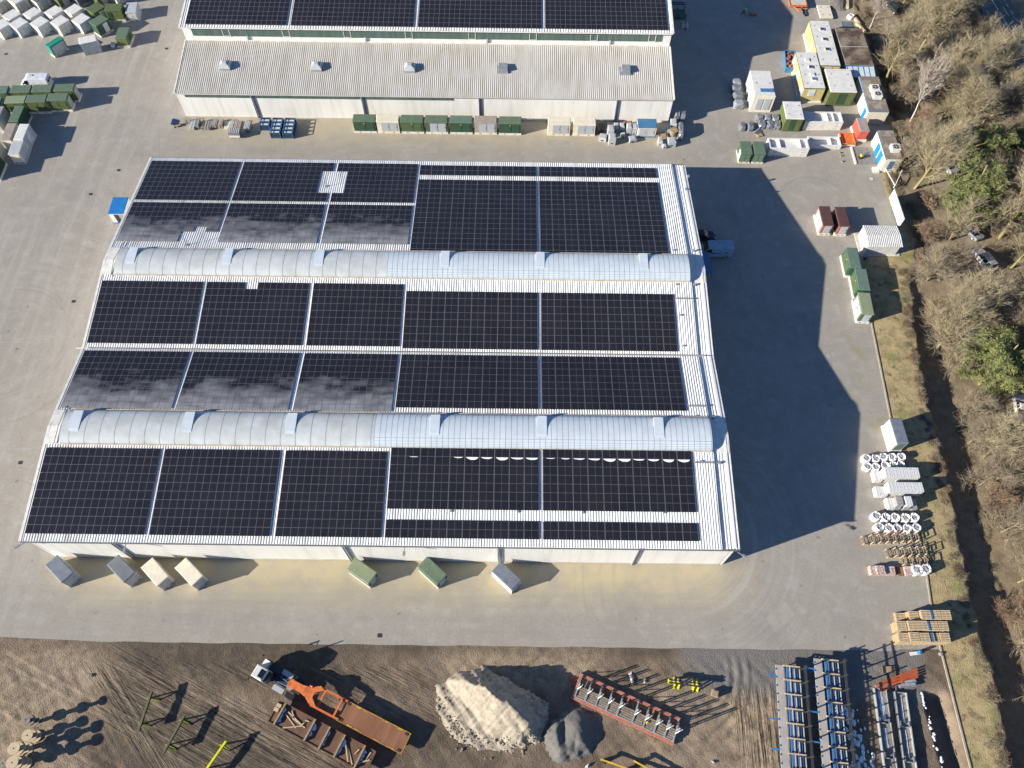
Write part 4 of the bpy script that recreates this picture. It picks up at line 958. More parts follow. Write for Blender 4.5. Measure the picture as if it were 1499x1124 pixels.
# concrete pad with a machine
t = thing('concrete_pad', 'raised concrete pad beside the cabin with two blue doors', 'pad', (62.9, 103.2, 0), 0)
mb = MB(); mb.box(0, 0, 0, 4.0, 4.1, .18); mb.build('slab', 'concrete_dark', t); mb = MB(); mb.box(-2.0, 0, 0, .25, 4.1, .32); mb.build('edge', 'cream', t)
t = thing('hand_machine', 'small dark machine standing on the raised concrete pad', 'machine', (61.95, 102.6, .18), .3)
mb = MB(); mb.box(0, 0, 0, .5, .7, .5); mb.tube((.25, 0, .3), (.25, .9, .9), .04); mb.tube((-.25, 0, .3), (-.25, .9, .9), .04); mb.build('frame', 'black', t); mb = MB(); mb.tube((0, -.3, .5), (0, .2, .6), .22, n=10); mb.build('motor', 'yellow', t)
for k, (x, y) in enumerate(((58.66, 103.88), (58.7, 103.1), (58.65, 101.74))):
    t = thing('concrete_block', ('small brown block farthest from the concrete pad corner, of three by trays', 'small brown block between two others near the white trays', 'small brown block nearest the open yard, apart from two others')[k], 'block', (x, y, 0), .3 * k); mb = MB(); mb.box(0, 0, 0, .34, .26, .2, taper=.92); mb.build('block', 'wood', t); m2 = MB(); m2.box(0, 0, .2, .2, .12, .05); m2.build('handle', 'dark', t)

# ------------------------------------------------------------------ vehicles
def wheel(t, x, y, r, wd=.22):
    mb = MB(); mb.tube((x, y - wd / 2, r), (x, y + wd / 2, r), r, n=14); wv = mb.build('wheel', 'tyre', t)
    mb = MB(); s_ = 1 if y > 0 else -1; mb.tube((x, y + s_ * (wd / 2), r), (x, y + s_ * (wd / 2 + .02), r), r * .6, n=10); mb.build('rim', 'light_grey', wv)


def car(label, x, y, z, deg, paint, L_=4.4, W_=1.78, H_=1.46, name='parked_car', cat='car', wagon=False, flip=0, cover=None):
    """saloon, front towards local +x"""
    t = thing(name, label, cat, (x, y, z), R(deg)); h = L_ / 2
    def ring(px, zb, zt, w0, w1): return [(px, -w0, zb), (px, -w0 * 1.02, (zb + zt) / 2), (px, -w1, zt), (px, w1, zt), (px, w0 * 1.02, (zb + zt) / 2), (px, w0, zb)]
    w_ = W_ / 2; mb = MB()
    rear = .82 if not wagon else .86
    mb.loft([ring(-h, .38, .70, w_ * .78, w_ * .72), ring(-h + .12, .26, rear, w_ * .93, w_ * .84), ring(-h + .75, .22, rear + .04, w_, w_ * .9), ring(-.2, .2, .90, w_, w_ * .92), ring(h - 1.25, .2, .88, w_, w_ * .9), ring(h - .45, .22, .76, w_ * .97, w_ * .84), ring(h - .08, .28, .64, w_ * .84, w_ * .7), ring(h, .38, .56, w_ * .74, w_ * .62)])
    mb.build('body', paint, t, smooth=False)
    a, b = (-h + .35 if wagon else -h + .75), h - 1.3; c, d_ = (-h + .55 if wagon else -h + 1.35), h - 2.0
    mb = MB(); z0, z1 = .86, H_ - .07
    mb.add([(a, -w_ * .86, z0), (b, -w_ * .86, z0), (b, w_ * .86, z0), (a, w_ * .86, z0), (c, -w_ * .66, z1), (d_, -w_ * .66, z1), (d_, w_ * .66, z1), (c, w_ * .66, z1)], [(4, 5, 6, 7), (0, 1, 5, 4), (1, 2, 6, 5), (2, 3, 7, 6), (3, 0, 4, 7)])
    mb.build('windows', 'car_glass', t)
    mb = MB()
    def pr(k, e): return [(a + (c - a) * k - .02, -w_ * (.86 - .2 * k) * e, z0 + (z1 - z0) * k), (b + (d_ - b) * k + .02, -w_ * (.86 - .2 * k) * e, z0 + (z1 - z0) * k), (b + (d_ - b) * k + .02, w_ * (.86 - .2 * k) * e, z0 + (z1 - z0) * k), (a + (c - a) * k - .02, w_ * (.86 - .2 * k) * e, z0 + (z1 - z0) * k)]
    mb.loft([pr(.93, 1.02), pr(1.0, 1.02), [(c + .12, -w_ * .55, H_), (d_ - .12, -w_ * .55, H_), (d_ - .12, w_ * .55, H_), (c + .12, w_ * .55, H_)]])
    mb.build('roof', paint, t)
    mb = MB()
    for s_ in (-1, 1):
        for k0 in (.33, .64):
            xa = a + (b - a) * k0; xb = c + (d_ - c) * k0; mb.beam((xa, s_ * w_ * .875, z0), (xb, s_ * w_ * .68, z1), .09, .05)
    mb.build('pillar', paint, t)
    for s_ in (-1, 1):
        mb = MB(); mb.box(h - .16, s_ * w_ * .58, .54, .16, .34, .14); mb.build('headlight', 'lamp_white', t)
        mb = MB(); mb.box(-h + .06, s_ * w_ * .66, .62, .1, .26, .16); mb.build('tail_light', 'lamp_red', t)
        mb = MB(); mb.box(b - .25, s_ * (w_ + .08), .92, .14, .2, .13); mb.build('mirror', paint, t)
        for px in (-h + .82, h - .85): wheel(t, px, s_ * (w_ - .1), .32)
    return t


def van(label, x, y, deg, paint, marks=False):
    t = thing('delivery_van', label, 'van', (x, y, 0), R(deg)); h, w_ = 2.75, 1.0
    def ring(px, zb, zt, w0, w1): return [(px, -w0, zb), (px, -w0, zb + (zt - zb) * .55), (px, -w1, zt - .08), (px, -w1 + .12, zt), (px, w1 - .12, zt), (px, w1, zt - .08), (px, w0, zb + (zt - zb) * .55), (px, w0, zb)]
    mb = MB(); mb.loft([ring(-h, .4, 2.28, w_ * .97, w_ * .86), ring(-h + .1, .35, 2.4, w_, w_ * .9), ring(.9, .35, 2.42, w_, w_ * .9), ring(1.35, .35, 2.30, w_, w_ * .86), ring(1.95, .35, 1.50, w_, w_ * .86), ring(2.5, .35, 1.12, w_ * .95, w_ * .8), ring(2.75, .42, .92, w_ * .84, w_ * .7)])
    mb.build('body', paint, t)
    mb = MB(); mb.add([(1.98, -.80, 1.53), (1.98, .80, 1.53), (1.40, .74, 2.27), (1.40, -.74, 2.27), (1.94, -.80, 1.49), (1.94, .80, 1.49), (1.36, .74, 2.23), (1.36, -.74, 2.23)], [(0, 1, 2, 3), (7, 6, 5, 4), (0, 4, 5, 1), (1, 5, 6, 2), (2, 6, 7, 3), (3, 7, 4, 0)]); mb.build('windscreen', 'car_glass', t)
    for s_ in (-1, 1):
        mb = MB(); mb.add([(.75, s_ * 1.005, 1.45), (1.85, s_ * 1.005, 1.42), (1.35, s_ * .93, 2.1), (.75, s_ * .93, 2.1)], [(0, 1, 2, 3)]); mb.build('side_window', 'car_glass', t)
        mb = MB(); mb.box(2.62, s_ * .66, .78, .2, .26, .16); mb.build('headlight', 'lamp_white', t)
        mb = MB(); mb.box(-2.76, s_ * .86, .85, .06, .12, .4); mb.build('tail_light', 'lamp_red', t)
        mb = MB(); mb.box(-2.745, s_ * .42, 1.45, .04, .6, .5); mb.build('rear_window', 'car_glass', t)
        mb = MB(); mb.box(1.75, s_ * 1.14, 1.45, .14, .22, .26); mb.build('mirror', 'dark', t)
        for px in (-1.75, 1.75): wheel(t, px, s_ * .9, .36)
    mb = MB(); mb.box(.2, -.1, 2.42, .5, .4, .09); mb.build('roof_vent', 'light_grey', t)
    if marks:
        mb = MB(); mb.add([(a, 1.035 - .05 * k, z) for a, z, k in ((-2.0, 1.25, 0), (-1.4, 1.25, 0), (-1.25, 1.62, 1), (-1.8, 1.62, 1))], [(3, 2, 1, 0)]); mb.build('emblem', 'tarp_blue', t)
        mb = MB()
        for a in (-.9, -.55, -.1, .2, .5): mb.add([(a, 1.035, 1.25), (a + .22, 1.035, 1.25), (a + .28, .99, 1.5), (a + .06, .99, 1.5)], [(3, 2, 1, 0)])
        mb.build('lettering', 'dark', t)
    return t


van('blue grey van parked in the building shadow with its nose to the warehouse wall', 33.2, 80.7, 180, 'van_blue', marks=True)
car('dark car in the building shadow behind the blue grey van', 31.6, 84.0, 0, 0, 'paint_dark', wagon=True)
van('pale van half hidden behind the green kiosk block', -89.7, 118.6, 182, 'van_white')
fz = floor_z
car('silver car parked on the track beside the pine', 77.3, 101.3, fz(77.3, 101.3), 108, 'silver')
car('black car parked by the track near the upper photo edge', 78.0, 145.2, fz(78, 145), 108, 'paint_dark', wagon=True)
car('dark car with bright tail end, half hidden by shrubs beside the track', 77.5, 121.2, fz(77, 121), 112, 'paint_dark')
car('derelict grey car overgrown with branches below the silver car', 77.3, 86.2, fz(77, 86), 112, 'wreck_grey', name='wrecked_car')
car('derelict white car with open body among bare trees', 77.7, 80.0, fz(77.7, 80), 110, 'wreck_white', L_=4.8, W_=1.9, H_=1.6, wagon=True, name='wrecked_car')
car('derelict white car at the right photo edge in the wood', 76.4, 53.6, fz(76, 54), 80, 'wreck_white', name='wrecked_car')

# terminal tractor with half cab and its gooseneck roll trailer
tt = thing('terminal_tractor', 'white half cab yard tractor coupled to the orange gooseneck', 'tractor', (-27.2, 13.45, 0), R(-27))
mb = MB(); mb.box(-.1, 0, .62, 5.4, .95, .32); mb.box(1.9, 0, .9, 1.5, .8, .12); mb.build('chassis', 'dark', tt)
mb = MB(); mb.loft([[(-3.35, -1.22, .55), (-1.65, -1.22, .55), (-1.65, .32, .55), (-3.35, .32, .55)], [(-3.35, -1.22, 1.5), (-1.62, -1.22, 1.5), (-1.62, .32, 1.5), (-3.35, .32, 1.5)], [(-3.2, -1.18, 2.85), (-1.66, -1.18, 2.85), (-1.66, .28, 2.85), (-3.2, .28, 2.85)], [(-3.1, -1.08, 2.95), (-1.8, -1.08, 2.95), (-1.8, .18, 2.95), (-3.1, .18, 2.95)]]); cb = mb.build('cab', 'white', tt)
mb = MB(); mb.box(-2.1, -.45, 2.955, .7, .95, .03); mb.build('roof_window', 'car_glass', cb)
mb = MB(); mb.add([(-3.37, -1.1, 1.55), (-3.37, .2, 1.55), (-3.23, .18, 2.7), (-3.23, -1.08, 2.7)], [(0, 1, 2, 3)]); mb.build('windscreen', 'car_glass', cb)
mb = MB(); mb.box(-1.45, -.45, 1.3, .35, 1.3, 1.2); mb.build('rear_guard', 'dark', tt)
mb = MB(); mb.loft([[(-3.3, .4, .6), (-2.2, .4, .6), (-2.2, 1.22, .6), (-3.3, 1.22, .6)], [(-3.25, .4, 1.45), (-2.2, .4, 1.6), (-2.2, 1.18, 1.6), (-3.25, 1.18, 1.45)]]); mb.build('bonnet', 'white', tt)
mb = MB(); mb.box(-1.45, .85, .6, 1.4, .85, 1.05); mb.build('engine_cover', 'dark', tt)
mb = MB(); mb.box(-2.15, .85, 1.6, .12, 1.0, .5); mb.build('side_window', 'sea_green', tt)
mb = MB(); mb.tube((-2.3, 1.25, 1.5), (-2.3, 1.25, 3.2), .07, n=8); mb.build('exhaust', 'black', tt)
for s_ in (-1, 1):
    mb = MB(); mb.box(.1, s_ * .98, .55, 1.5, .6, .6); mb.build('side_locker', 'light_grey', tt)
    mb = MB(); mb.tube((1.75, s_ * .62, .53), (1.75, s_ * 1.25, .53), .53, n=16); w2 = mb.build('wheel', 'tyre', tt)
    mb = MB(); mb.tube((1.75, s_ * 1.25, .53), (1.75, s_ * 1.27, .53), .28, n=10); mb.build('rim', 'light_grey', w2)
    mb = MB(); mb.tube((-2.4, s_ * .8, .5), (-2.4, s_ * 1.15, .5), .5, n=16); w2 = mb.build('wheel', 'tyre', tt)
    mb = MB(); mb.tube((-2.4, s_ * 1.15, .5), (-2.4, s_ * 1.17, .5), .28, n=10); mb.build('rim', 'light_grey', w2)
    mb = MB(); mb.side([(1.1, .95), (1.25, 1.12), (2.3, 1.12), (2.45, .95), (2.3, 1.08), (1.25, 1.08)], s_ * .6, s_ * 1.3, axis='y'); mb.build('mudguard', 'black', tt)
    mb = MB(); mb.beam((-3.3, s_ * 1.25 - .2, 2.3), (-3.45, s_ * 1.5 - .1, 2.35), .05, .05); mb.box(-3.45, s_ * 1.5 - .1, 1.9, .08, .22, .5); mb.build('mirror', 'black', tt)
mb = MB(); mb.tube((1.2, 0, 1.0), (1.2, 0, 1.18), .5, n=14); mb.build('fifth_wheel', 'mid_grey', tt)
mb = MB()
for a in (-.35, .35): mb.tube((-1.0, a, 1.0), (.9, a * .6, 1.45), .06)
mb.build('lift_arm', 'steel_blue', tt)
gn = thing('gooseneck', 'orange steel gooseneck frame linking tractor and rust decked trailer', 'gooseneck', (-25.85, 13.1, 0), R(-24))
mb = MB(); mb.tube((0, 0, 1.3), (0, 0, 1.55), .55, n=16); mb.prism([(-.1, -.45), (1.3, -.45), (2.2, -.62), (2.2, .62), (1.3, .45), (-.1, .45)], 1.32, 1.62); mb.build('neck', 'orange', gn)
mb = MB(); mb.prism([(2.15, -.6), (2.15, .6), (3.3, 1.25), (3.9, 1.0), (3.0, .3), (3.0, -.3), (3.9, -1.0), (3.3, -1.25)], 1.25, 1.6); mb.build('fork', 'orange', gn)
for s_ in (-1, 1):
    mb = MB(); mb.beam((3.3, s_ * 1.1, 1.35), (7.0, s_ * 1.1, 1.0), .26, .3); mb.build('side_beam', 'orange', gn)
for x in (4.0, 6.3):
    mb = MB(); mb.beam((x, -1.0, 1.2), (x, 1.0, 1.2), .22, .24); mb.build('cross_beam', 'orange', gn)
mb = MB(); mb.tube((2.1, .75, 1.5), (2.5, .75, 1.7), .12, n=8); mb.build('lamp', 'lamp_red', gn)
tr = thing('roll_trailer', 'roll trailer with smooth rusty deck and yellow edges behind the gooseneck', 'trailer', (-15.7, 8.52, 0), R(-24.2))
mb = MB(); mb.box(0, 0, .78, 8.6, 2.3, .24); mb.build('deck', 'rust', tr)
mb = MB()
for s_ in (-1, 1): mb.box(0, s_ * 1.19, .76, 8.76, .075, .28)
for s_ in (-1, 1): mb.box(s_ * 4.34, 0, .76, .075, 2.3, .28)
for x in (-2.6, -1.6, 1.0, 3.0):
    for s_ in (-1, 1): mb.box(x, s_ * 1.08, 1.02, .7, .12, .03)
mb.build('edge_rail', 'edge_yellow', tr)
for a, b in ((-3.9, .95), (-3.9, -.95), (3.9, .95), (3.9, -.95)):
    mb = MB(); mb.box(a, b, 1.02, .38, .24, .06); mb.build('twist_lock', 'dark', tr)
for x in (2.2, 3.2):
    for s_ in (-.7, .7):
        mb = MB(); mb.tube((x, s_ - .2, .36), (x, s_ + .2, .36), .36, n=12); mb.build('wheel', 'tyre', tr)
mb = MB(); mb.box(0, 0, .5, 8.2, 1.2, .28); mb.build('frame', 'rust_dark', tr)

# open roll trailer carrying bearers and scrap timber
tb = thing('roll_trailer', 'long rusty roll trailer with five timber bearers, snow and loose boards', 'trailer', (-21.7, 7.45, 0), R(-24.1))
mb = MB(); mb.box(0, 0, .62, 13.1, 2.45, .3); mb.build('deck', 'rust_dark', tb)
mb = MB()
for s_ in (-1, 1): mb.box(0, s_ * 1.26, .6, 13.2, .1, .42)
mb.box(-6.6, 0, .6, .1, 2.42, .42); mb.box(6.6, 0, .6, .1, 2.42, .42); mb.build('edge_rail', 'rust_dark', tb)
for x in (-5.0, -4.0):
    for s_ in (-.7, .7):
        mb = MB(); mb.tube((x, s_ - .2, .3), (x, s_ + .2, .3), .3, n=12); mb.build('wheel', 'tyre', tb)
r6 = random.Random(11)
for k, x in enumerate((-5.7, -1.55, .45, 2.5, 5.2)):
    b = thing('timber_bearer', ('timber bearer at the tractor end of the rusty trailer', 'timber bearer with snow left of the trailer middle', 'timber bearer with snow at the trailer middle', 'timber bearer with the most snow, right of the trailer middle', 'timber bearer by the rear boards of the rusty trailer')[k], 'bearer', (0, 0, 0))
    b.location = tb.location + Matrix.Rotation(R(-24.1), 3, 'Z') @ Vector((x, 0, .92)); b.rotation_euler = (0, 0, R(-24.1)); b['group'] = 'timber bearers across the rusty trailer'
    mb = MB(); mb.box(0, 0, 0, .2, 2.6, .42); mb.build('beam', 'wood', b)
    mb = MB()
    n_ = 9; edge = [(.12 + .38 * r6.random() * (1 if .15 < i / n_ < .9 else .2), -1.1 + 2.0 * i / n_) for i in range(n_ + 1)]
    pts = [(.11, -1.1)] + edge + [(.11, .9)]
    m_ = len(pts); mb.add([(a + .02, c, .012) for a, c in pts] + [(a * .9 + .02, c, .07) for a, c in pts], [tuple(range(m_, 2 * m_))] + [(i, (i + 1) % m_, m_ + (i + 1) % m_, m_ + i) for i in range(m_)])
    sn_ = mb.build('snow_ridge', 'snow', b)
    mb = MB(); mb.box(.12, -.1, .03, .05, 2.2, .34); mb.build('snow_shade', 'steel_blue', b)  # blue slab standing in for blue-lit snow in the bearer's shade
for k, (x, y, a, l) in enumerate(((-4.2, -.1, -22, 2.1), (-3.9, .35, -14, 2.2), (-3.6, -.55, 30, 2.3), (-3.2, .1, -8, 1.9), (-4.3, .6, -40, .9), (3.6, -.3, -52, 1.9), (4.2, -.5, -46, 1.7), (4.6, .3, 70, .7), (5.8, -.3, 40, 1.5), (6.0, .3, 80, 1.3), (-2.4, .7, 10, .5), (-2.7, .2, 60, .4))):
    p = tb.location + Matrix.Rotation(R(-24.1), 3, 'Z') @ Vector((x, y, .93 + .05 * (k % 3)))
    t = thing('board', 'loose pale board lying on the rusty trailer between the bearers', 'board', p, R(a - 24), 'loose boards on the rusty trailer')
    mb = MB(); mb.box(0, 0, 0, l, .13, .06); mb.build('plank', 'wood_pale', t)
for k, (x, y) in enumerate(((-6.3, .75), (-6.35, .25))):
    p = tb.location + Matrix.Rotation(R(-24.1), 3, 'Z') @ Vector((x, y, .93)); t = thing('timber_block', 'pale timber block on the trailer corner, ' + ('outer one' if not k else 'one nearer the middle'), 'block', p, R(-20), 'pale blocks on the trailer corner')
    mb = MB(); mb.box(0, 0, 0, .55, .42, .35); mb.build('block', 'wood_pale', t)

# ------------------------------------------------------------------ lower storage ground
def trestle(label, x, y, deg, m_top, m_leg, ln=4.4, h=1.35):
    t = thing('steel_trestle', label, 'trestle', (x, y, soil_h(x, y)), R(deg), 'steel trestles on the soil')
    mb = MB(); mb.box(0, 0, h - .06, ln, .24, .06); mb.box(0, 0, h - .36, ln, .24, .05); mb.box(0, 0, h - .32, ln, .05, .27); mb.build('beam', m_top, t)
    for s_ in (-1, 1):
        mb = MB(); x_ = s_ * ln * .33
        mb.beam((x_, -.12, h - .36), (x_, -.62, .05), .14, .12); mb.beam((x_, .12, h - .36), (x_, .62, .05), .14, .12); mb.box(x_, 0, 0, .2, 1.5, .07); mb.build('leg', m_leg, t)
    return t
trestle('green topped steel trestle left of the others, above the cable drums', -42.9, 9.95, 83, 'trestle_top', 'yellow_green')
trestle('green topped steel trestle with yellow ends between two others', -38.9, 7.5, 69, 'trestle_top', 'yellow_green')
trestle('bright yellow steel trestle cut by the lower photo edge', -33.8, 4.9, 60, 'hi_yellow', 'yellow_green')

def drum(label, x, y, z, r, wd, lean, face, group):
    t = thing('cable_drum', label, 'cable drum', (x, y, z), rnd.random() * 6, group); t.rotation_euler = (lean[0], lean[1], rnd.random() * 6)
    for zz, nm in ((0, 'lower_flange'), (wd - .09, 'upper_flange')):
        mb = MB(); n = 24; mb.tube((0, 0, zz), (0, 0, zz + .09), r, n=n); f = mb.build('flange', face, t)
        mb = MB(); mb.tube((0, 0, zz + .085), (0, 0, zz + .1), .09, n=10); mb.build('bore', 'dark', f)
    mb = MB(); mb.tube((0, 0, .09), (0, 0, wd - .09), r * .42, n=16); mb.build('core', 'black', t)
for nm, cx_, cy_, r, nn, face in (('rear', -55.85, 8.75, .56, 3, 'wood_grey'), ('upper middle', -55.6, 7.15, .66, 2, 'drum_face'), ('middle', -56.2, 5.75, .70, 3, 'drum_face'), ('lower middle', -55.9, 4.3, .70, 3, 'drum_face'), ('lower left', -57.5, 4.2, .55, 2, 'wood_grey')):
    for k in range(nn):
        lv = ['lowest', 'topmost'] if nn == 2 else ['lowest', 'middle', 'topmost']
        drum('%s wooden cable drum of the %s drum stack at the lower left' % (lv[k], nm), cx_ + .02 * k, cy_ - .03 * k, soil_h(cx_, cy_) + k * .98, r * (1, 1.12, .97)[k if nn == 3 else k * 2], .98, (rnd.uniform(-.01, .01), 0), face, 'cable drums stacked at the lower left')

# sand heap and gravel heap
def heap(name, label, cat, m_, outline, ridge, slope, amp, step=.14, stones=0, base_z=None):
    t = thing(name, label, cat, (0, 0, 0)); xs_ = [p[0] for p in outline]; ys_ = [p[1] for p in outline]
    x0, x1, y0, y1 = min(xs_) - .5, max(xs_) + .5, min(ys_) - .5, max(ys_) + .5
    def inside(x, y):
        c = False; dmin = 9e9; n = len(outline)
        for i in range(n):
            (xa, ya), (xb, yb) = outline[i], outline[(i + 1) % n]
            if (ya > y) != (yb > y) and x < (xb - xa) * (y - ya) / (yb - ya) + xa: c = not c
            L2_ = (xb - xa) ** 2 + (yb - ya) ** 2; q = max(0, min(1, ((x - xa) * (xb - xa) + (y - ya) * (yb - ya)) / L2_)); dmin = min(dmin, math.hypot(x - xa - q * (xb - xa), y - ya - q * (yb - ya)))
        return dmin if c else -dmin
    def H(x, y):
        e = inside(x, y) + .35 * hull_noise(x * 1.1, y * 1.1, 9)
        hm = 0
        for (xa, ya, ha), (xb, yb, hb) in zip(ridge, ridge[1:]):
            L2_ = (xb - xa) ** 2 + (yb - ya) ** 2 + 1e-6; q = max(0, min(1, ((x - xa) * (xb - xa) + (y - ya) * (yb - ya)) / L2_))
            dd = math.hypot(x - xa - q * (xb - xa), y - ya - q * (yb - ya)); hk = ha + (hb - ha) * q - (math.sqrt(dd * dd + .16) - .4) * slope; hm = max(hm, hk)
        hm = min(max(hm, .25 * max(0, e)), max(0, e) * slope * 1.35)
        return hm + amp * (hull_noise(x * 1.4, y * 1.4, 2) * .6 + hull_noise(x * 4.1, y * 3.7, 6) * .3) * min(1, max(0, e)) - (.12 if e < 0 else 0)
    mb = MB(); nx_ = int((x1 - x0) / step) + 1; ny_ = int((y1 - y0) / step) + 1
    for j in range(ny_):
        for i in range(nx_): x, y = x0 + i * step, y0 + j * step; mb.v.append((x, y, soil_h(x, y) + H(x, y)))
    mb.f = [(j * nx_ + i, j * nx_ + i + 1, (j + 1) * nx_ + i + 1, (j + 1) * nx_ + i) for j in range(ny_ - 1) for i in range(nx_ - 1) if inside(x0 + i * step, y0 + j * step) > -.5]; mb.m = [0] * len(mb.f)
    mb.build('pile', m_, t, smooth=True)
    if stones:
        mb = MB(); r_ = random.Random(3); k = 0
        while k < stones:
            x, y = r_.uniform(x0 - 1, x1), r_.uniform(y0 - 1.4, y1 * .62 + y0 * .38); e = inside(x, y)
            if -1.1 < e < 1.6 and r_.random() < (.8 if e > -.2 else .12):
                s_ = r_.choice((.05, .06, .08, .11, .16)) * r_.uniform(.7, 1.3); z = soil_h(x, y) + max(0, H(x, y)); a = r_.random() * 6
                mb.box(x, y, z - s_ * .3, s_ * 1.6, s_ * 1.2, s_ * 1.2, a, taper=.6); k += 1
        s = mb.build('stones', 'sand', t); s['kind'] = 'stuff'
    return t
heap('sand_heap', 'big pale heap of rubble and sand with sharp ridge and scooped left side', 'sand heap', 'sand',
     [(-8.8, 13.2), (-8.4, 10.4), (-6.6, 7.7), (-3.3, 6.3), (.7, 6.0), (4.0, 7.4), (5.0, 9.6), (5.2, 11.6), (3.0, 12.7), (-.5, 14.4), (-3.0, 15.5), (-6.5, 14.8)],
     [(-5.4, 13.9, 1.7), (-3.4, 14.2, 3.7), (-2.5, 13.0, 3.6), (-.4, 11.2, 3.8), (1.2, 10.0, 3.2), (2.6, 8.9, 2.5), (3.7, 7.9, 1.3)], 1.0, .26, stones=420)
heap('gravel_heap', 'small grey gravel heap with several cones right of the pale heap', 'gravel heap', 'gravel_grey',
     [(4.3, 8.6), (4.6, 6.4), (6.0, 4.9), (8.4, 5.2), (10.2, 6.2), (11.4, 7.8), (11.0, 9.8), (9.2, 11.2), (6.6, 10.4)],
     [(5.6, 8.9, 1.0), (5.9, 6.5, 1.1), (7.3, 6.2, .9), (8.4, 8.8, 1.25), (8.7, 7.2, 1.2), (10.3, 7.0, .7)], .62, .05)

# long stillage with planks and galvanised uprights
st = thing('stillage', 'long salmon framed stillage with two sets of five galvanised uprights over planks', 'stillage', (14.3, 10.95, soil_h(14, 11)), R(-22.8))
for y in (-1.42, 1.42):
    mb = MB(); mb.box(0, y, .12, 13.0, .34, .32); mb.build('side_beam', 'salmon', st)
for x in (-6.3, -3.2, 0, 3.2, 6.3):
    mb = MB(); mb.box(x, 0, .14, .2, 2.5, .3); mb.build('cross_beam', 'salmon', st)
mb = MB(); mb.beam((-6.4, 0, .3), (-7.6, .35, .15), .12, .1); mb.beam((-6.4, .7, .3), (-7.6, .4, .15), .12, .1); mb.build('drawbar', 'orange_beam', st)
mb = MB(); mb.box(0, -1.2, .44, 12.9, .08, .12); mb.build('rub_rail', 'galv', st)
for k, x in enumerate((-6.1, -4.8, -3.45, -2.1, -.75, 1.2, 2.55, 3.9, 5.2, 6.3)):
    mb = MB(); mb.beam((x, -1.15, .62), (x, .05, .62), .18, .22); mb.beam((x, .05, .5), (x, .05, 3.0), .13, .13); mb.beam((x + .32, .05, .62), (x + .32, .05, 3.0), .09, .09); mb.beam((x, .05, 1.0), (x + .34, .05, 1.0), .1, .1); mb.beam((x, -.35, .66), (x + .3, .05, 1.2), .1, .08)
    mb.beam((x, .05, 2.2), (x, 1.35, .5), .07, .07); mb.box(x, .75, .5, .14, 1.3, .16)
    mb.build('upright', 'galv', st)
r7 = random.Random(2)
for k, (x0, x1) in enumerate(((-6.0, -4.9), (-4.7, -3.55), (-3.35, -2.2), (-2.0, -.85), (-.6, 1.1), (1.3, 2.45), (2.65, 3.8), (4.0, 5.1), (5.3, 6.2))):
    p = st.location + Matrix.Rotation(R(-22.8), 3, 'Z') @ Vector(((x0 + x1) / 2, -.55, .45))
    for j in range(5):
        q = st.location + Matrix.Rotation(R(-22.8), 3, 'Z') @ Vector(((x0 + x1) / 2 + r7.uniform(-.05, .05), -.98 + .25 * j, .5))
        t = thing('plank', 'grey weathered plank lying between the uprights of the long stillage', 'plank', q, R(-22.8 + r7.uniform(-1.5, 1.5)), 'planks lying in the long stillage')
        mb = MB(); mb.box(0, 0, 0, (x1 - x0) * r7.uniform(.92, 1.06), .2, .1 + .05 * r7.random()); mb.build('board', 'wood_grey', t)
for p_, lab, s_ in ((( 2.85, -.5, .62), 'yellow piece lying on the planks of the stillage', 'yellow'),):
    q = st.location + Matrix.Rotation(R(-22.8), 3, 'Z') @ Vector(p_); t = thing('wedge', lab, 'wedge', q, .3); mb = MB(); mb.box(0, 0, 0, .34, .3, .16, taper=.7); mb.build('wedge', s_, t)

# yellow frame, wood block, plastic scraps, yellow poles
ye = thing('steel_stand', 'low bright yellow steel frame with dark bars beyond the stillage', 'stand', (21.8, 13.75, soil_h(21.8, 13.7)), R(-7))
for x in (-1.35, -.8, .95, 1.5):
    mb = MB(); mb.box(x, 0, 0, .22, 1.35, .1); mb.beam((x, -.5, .1), (x, -.12, .95), .16, .12); mb.beam((x, .5, .1), (x, .12, .95), .16, .12); mb.build('foot', 'hi_yellow', ye)
for y in (-.16, .18):
    mb = MB(); mb.box(.05, y, .9, 4.4, .16, .22); mb.build('bar', 'dark', ye)
mb = MB(); mb.box(-2.1, 0, .82, .25, .5, .3); mb.build('end_cap', 'hi_yellow', ye)
mb = MB(); mb.box(1.2, .02, .9, .12, .14, .5); mb.box(-1.1, .02, .9, .12, .14, .5); mb.build('bracket', 'hi_yellow', ye)
t = thing('timber_block', 'brown timber block on the sandy ground beside the yellow frame', 'block', (25.3, 12.75, soil_h(25.3, 12.7)), R(-20)); mb = MB(); mb.box(0, 0, 0, .8, .75, .6); mb.build('block', 'wood_grey', t); mb = MB(); mb.box(0, 0, .6, .6, .5, .06); mb.build('lid', 'wood', t)
def scrap(label, x, y, s_, m_, n=3):
    t = thing('plastic_sheet', label, 'sheet', (x, y, soil_h(x, y)), rnd.random() * 3); r_ = random.Random(int(x * 10)); mb = MB()
    for i in range(n):
        a = [(r_.uniform(-s_, s_), r_.uniform(-s_ * .35, s_ * .35), r_.uniform(.05, .3)) for _ in range(6)]; c = (sum(p[0] for p in a) / 6, 0, .35)
        a.sort(key=lambda p: math.atan2(p[1], p[0] - c[0])); mb.add([c] + a, [(0, i_ + 1, (i_ + 1) % 6 + 1) for i_ in range(6)])
    mb.build('sheet', m_, t)
scrap('crumpled white plastic lying among the shadows behind the stillage', 15.3, 14.3, .9, 'white'); scrap('small white plastic scrap right of other crumpled sheet', 16.9, 14.2, .5, 'white')
scrap('white sheet end at the lower photo edge left of yellow poles', 9.4, 4.6, .5, 'white', 2)
scrap('tiny white litter near the stillage, right side of the lower edge', 24.2, 5.2, .4, 'snow', 2); scrap('tiny white litter at the head of the left wheel ruts', -51.2, 14.0, .3, 'snow', 2)
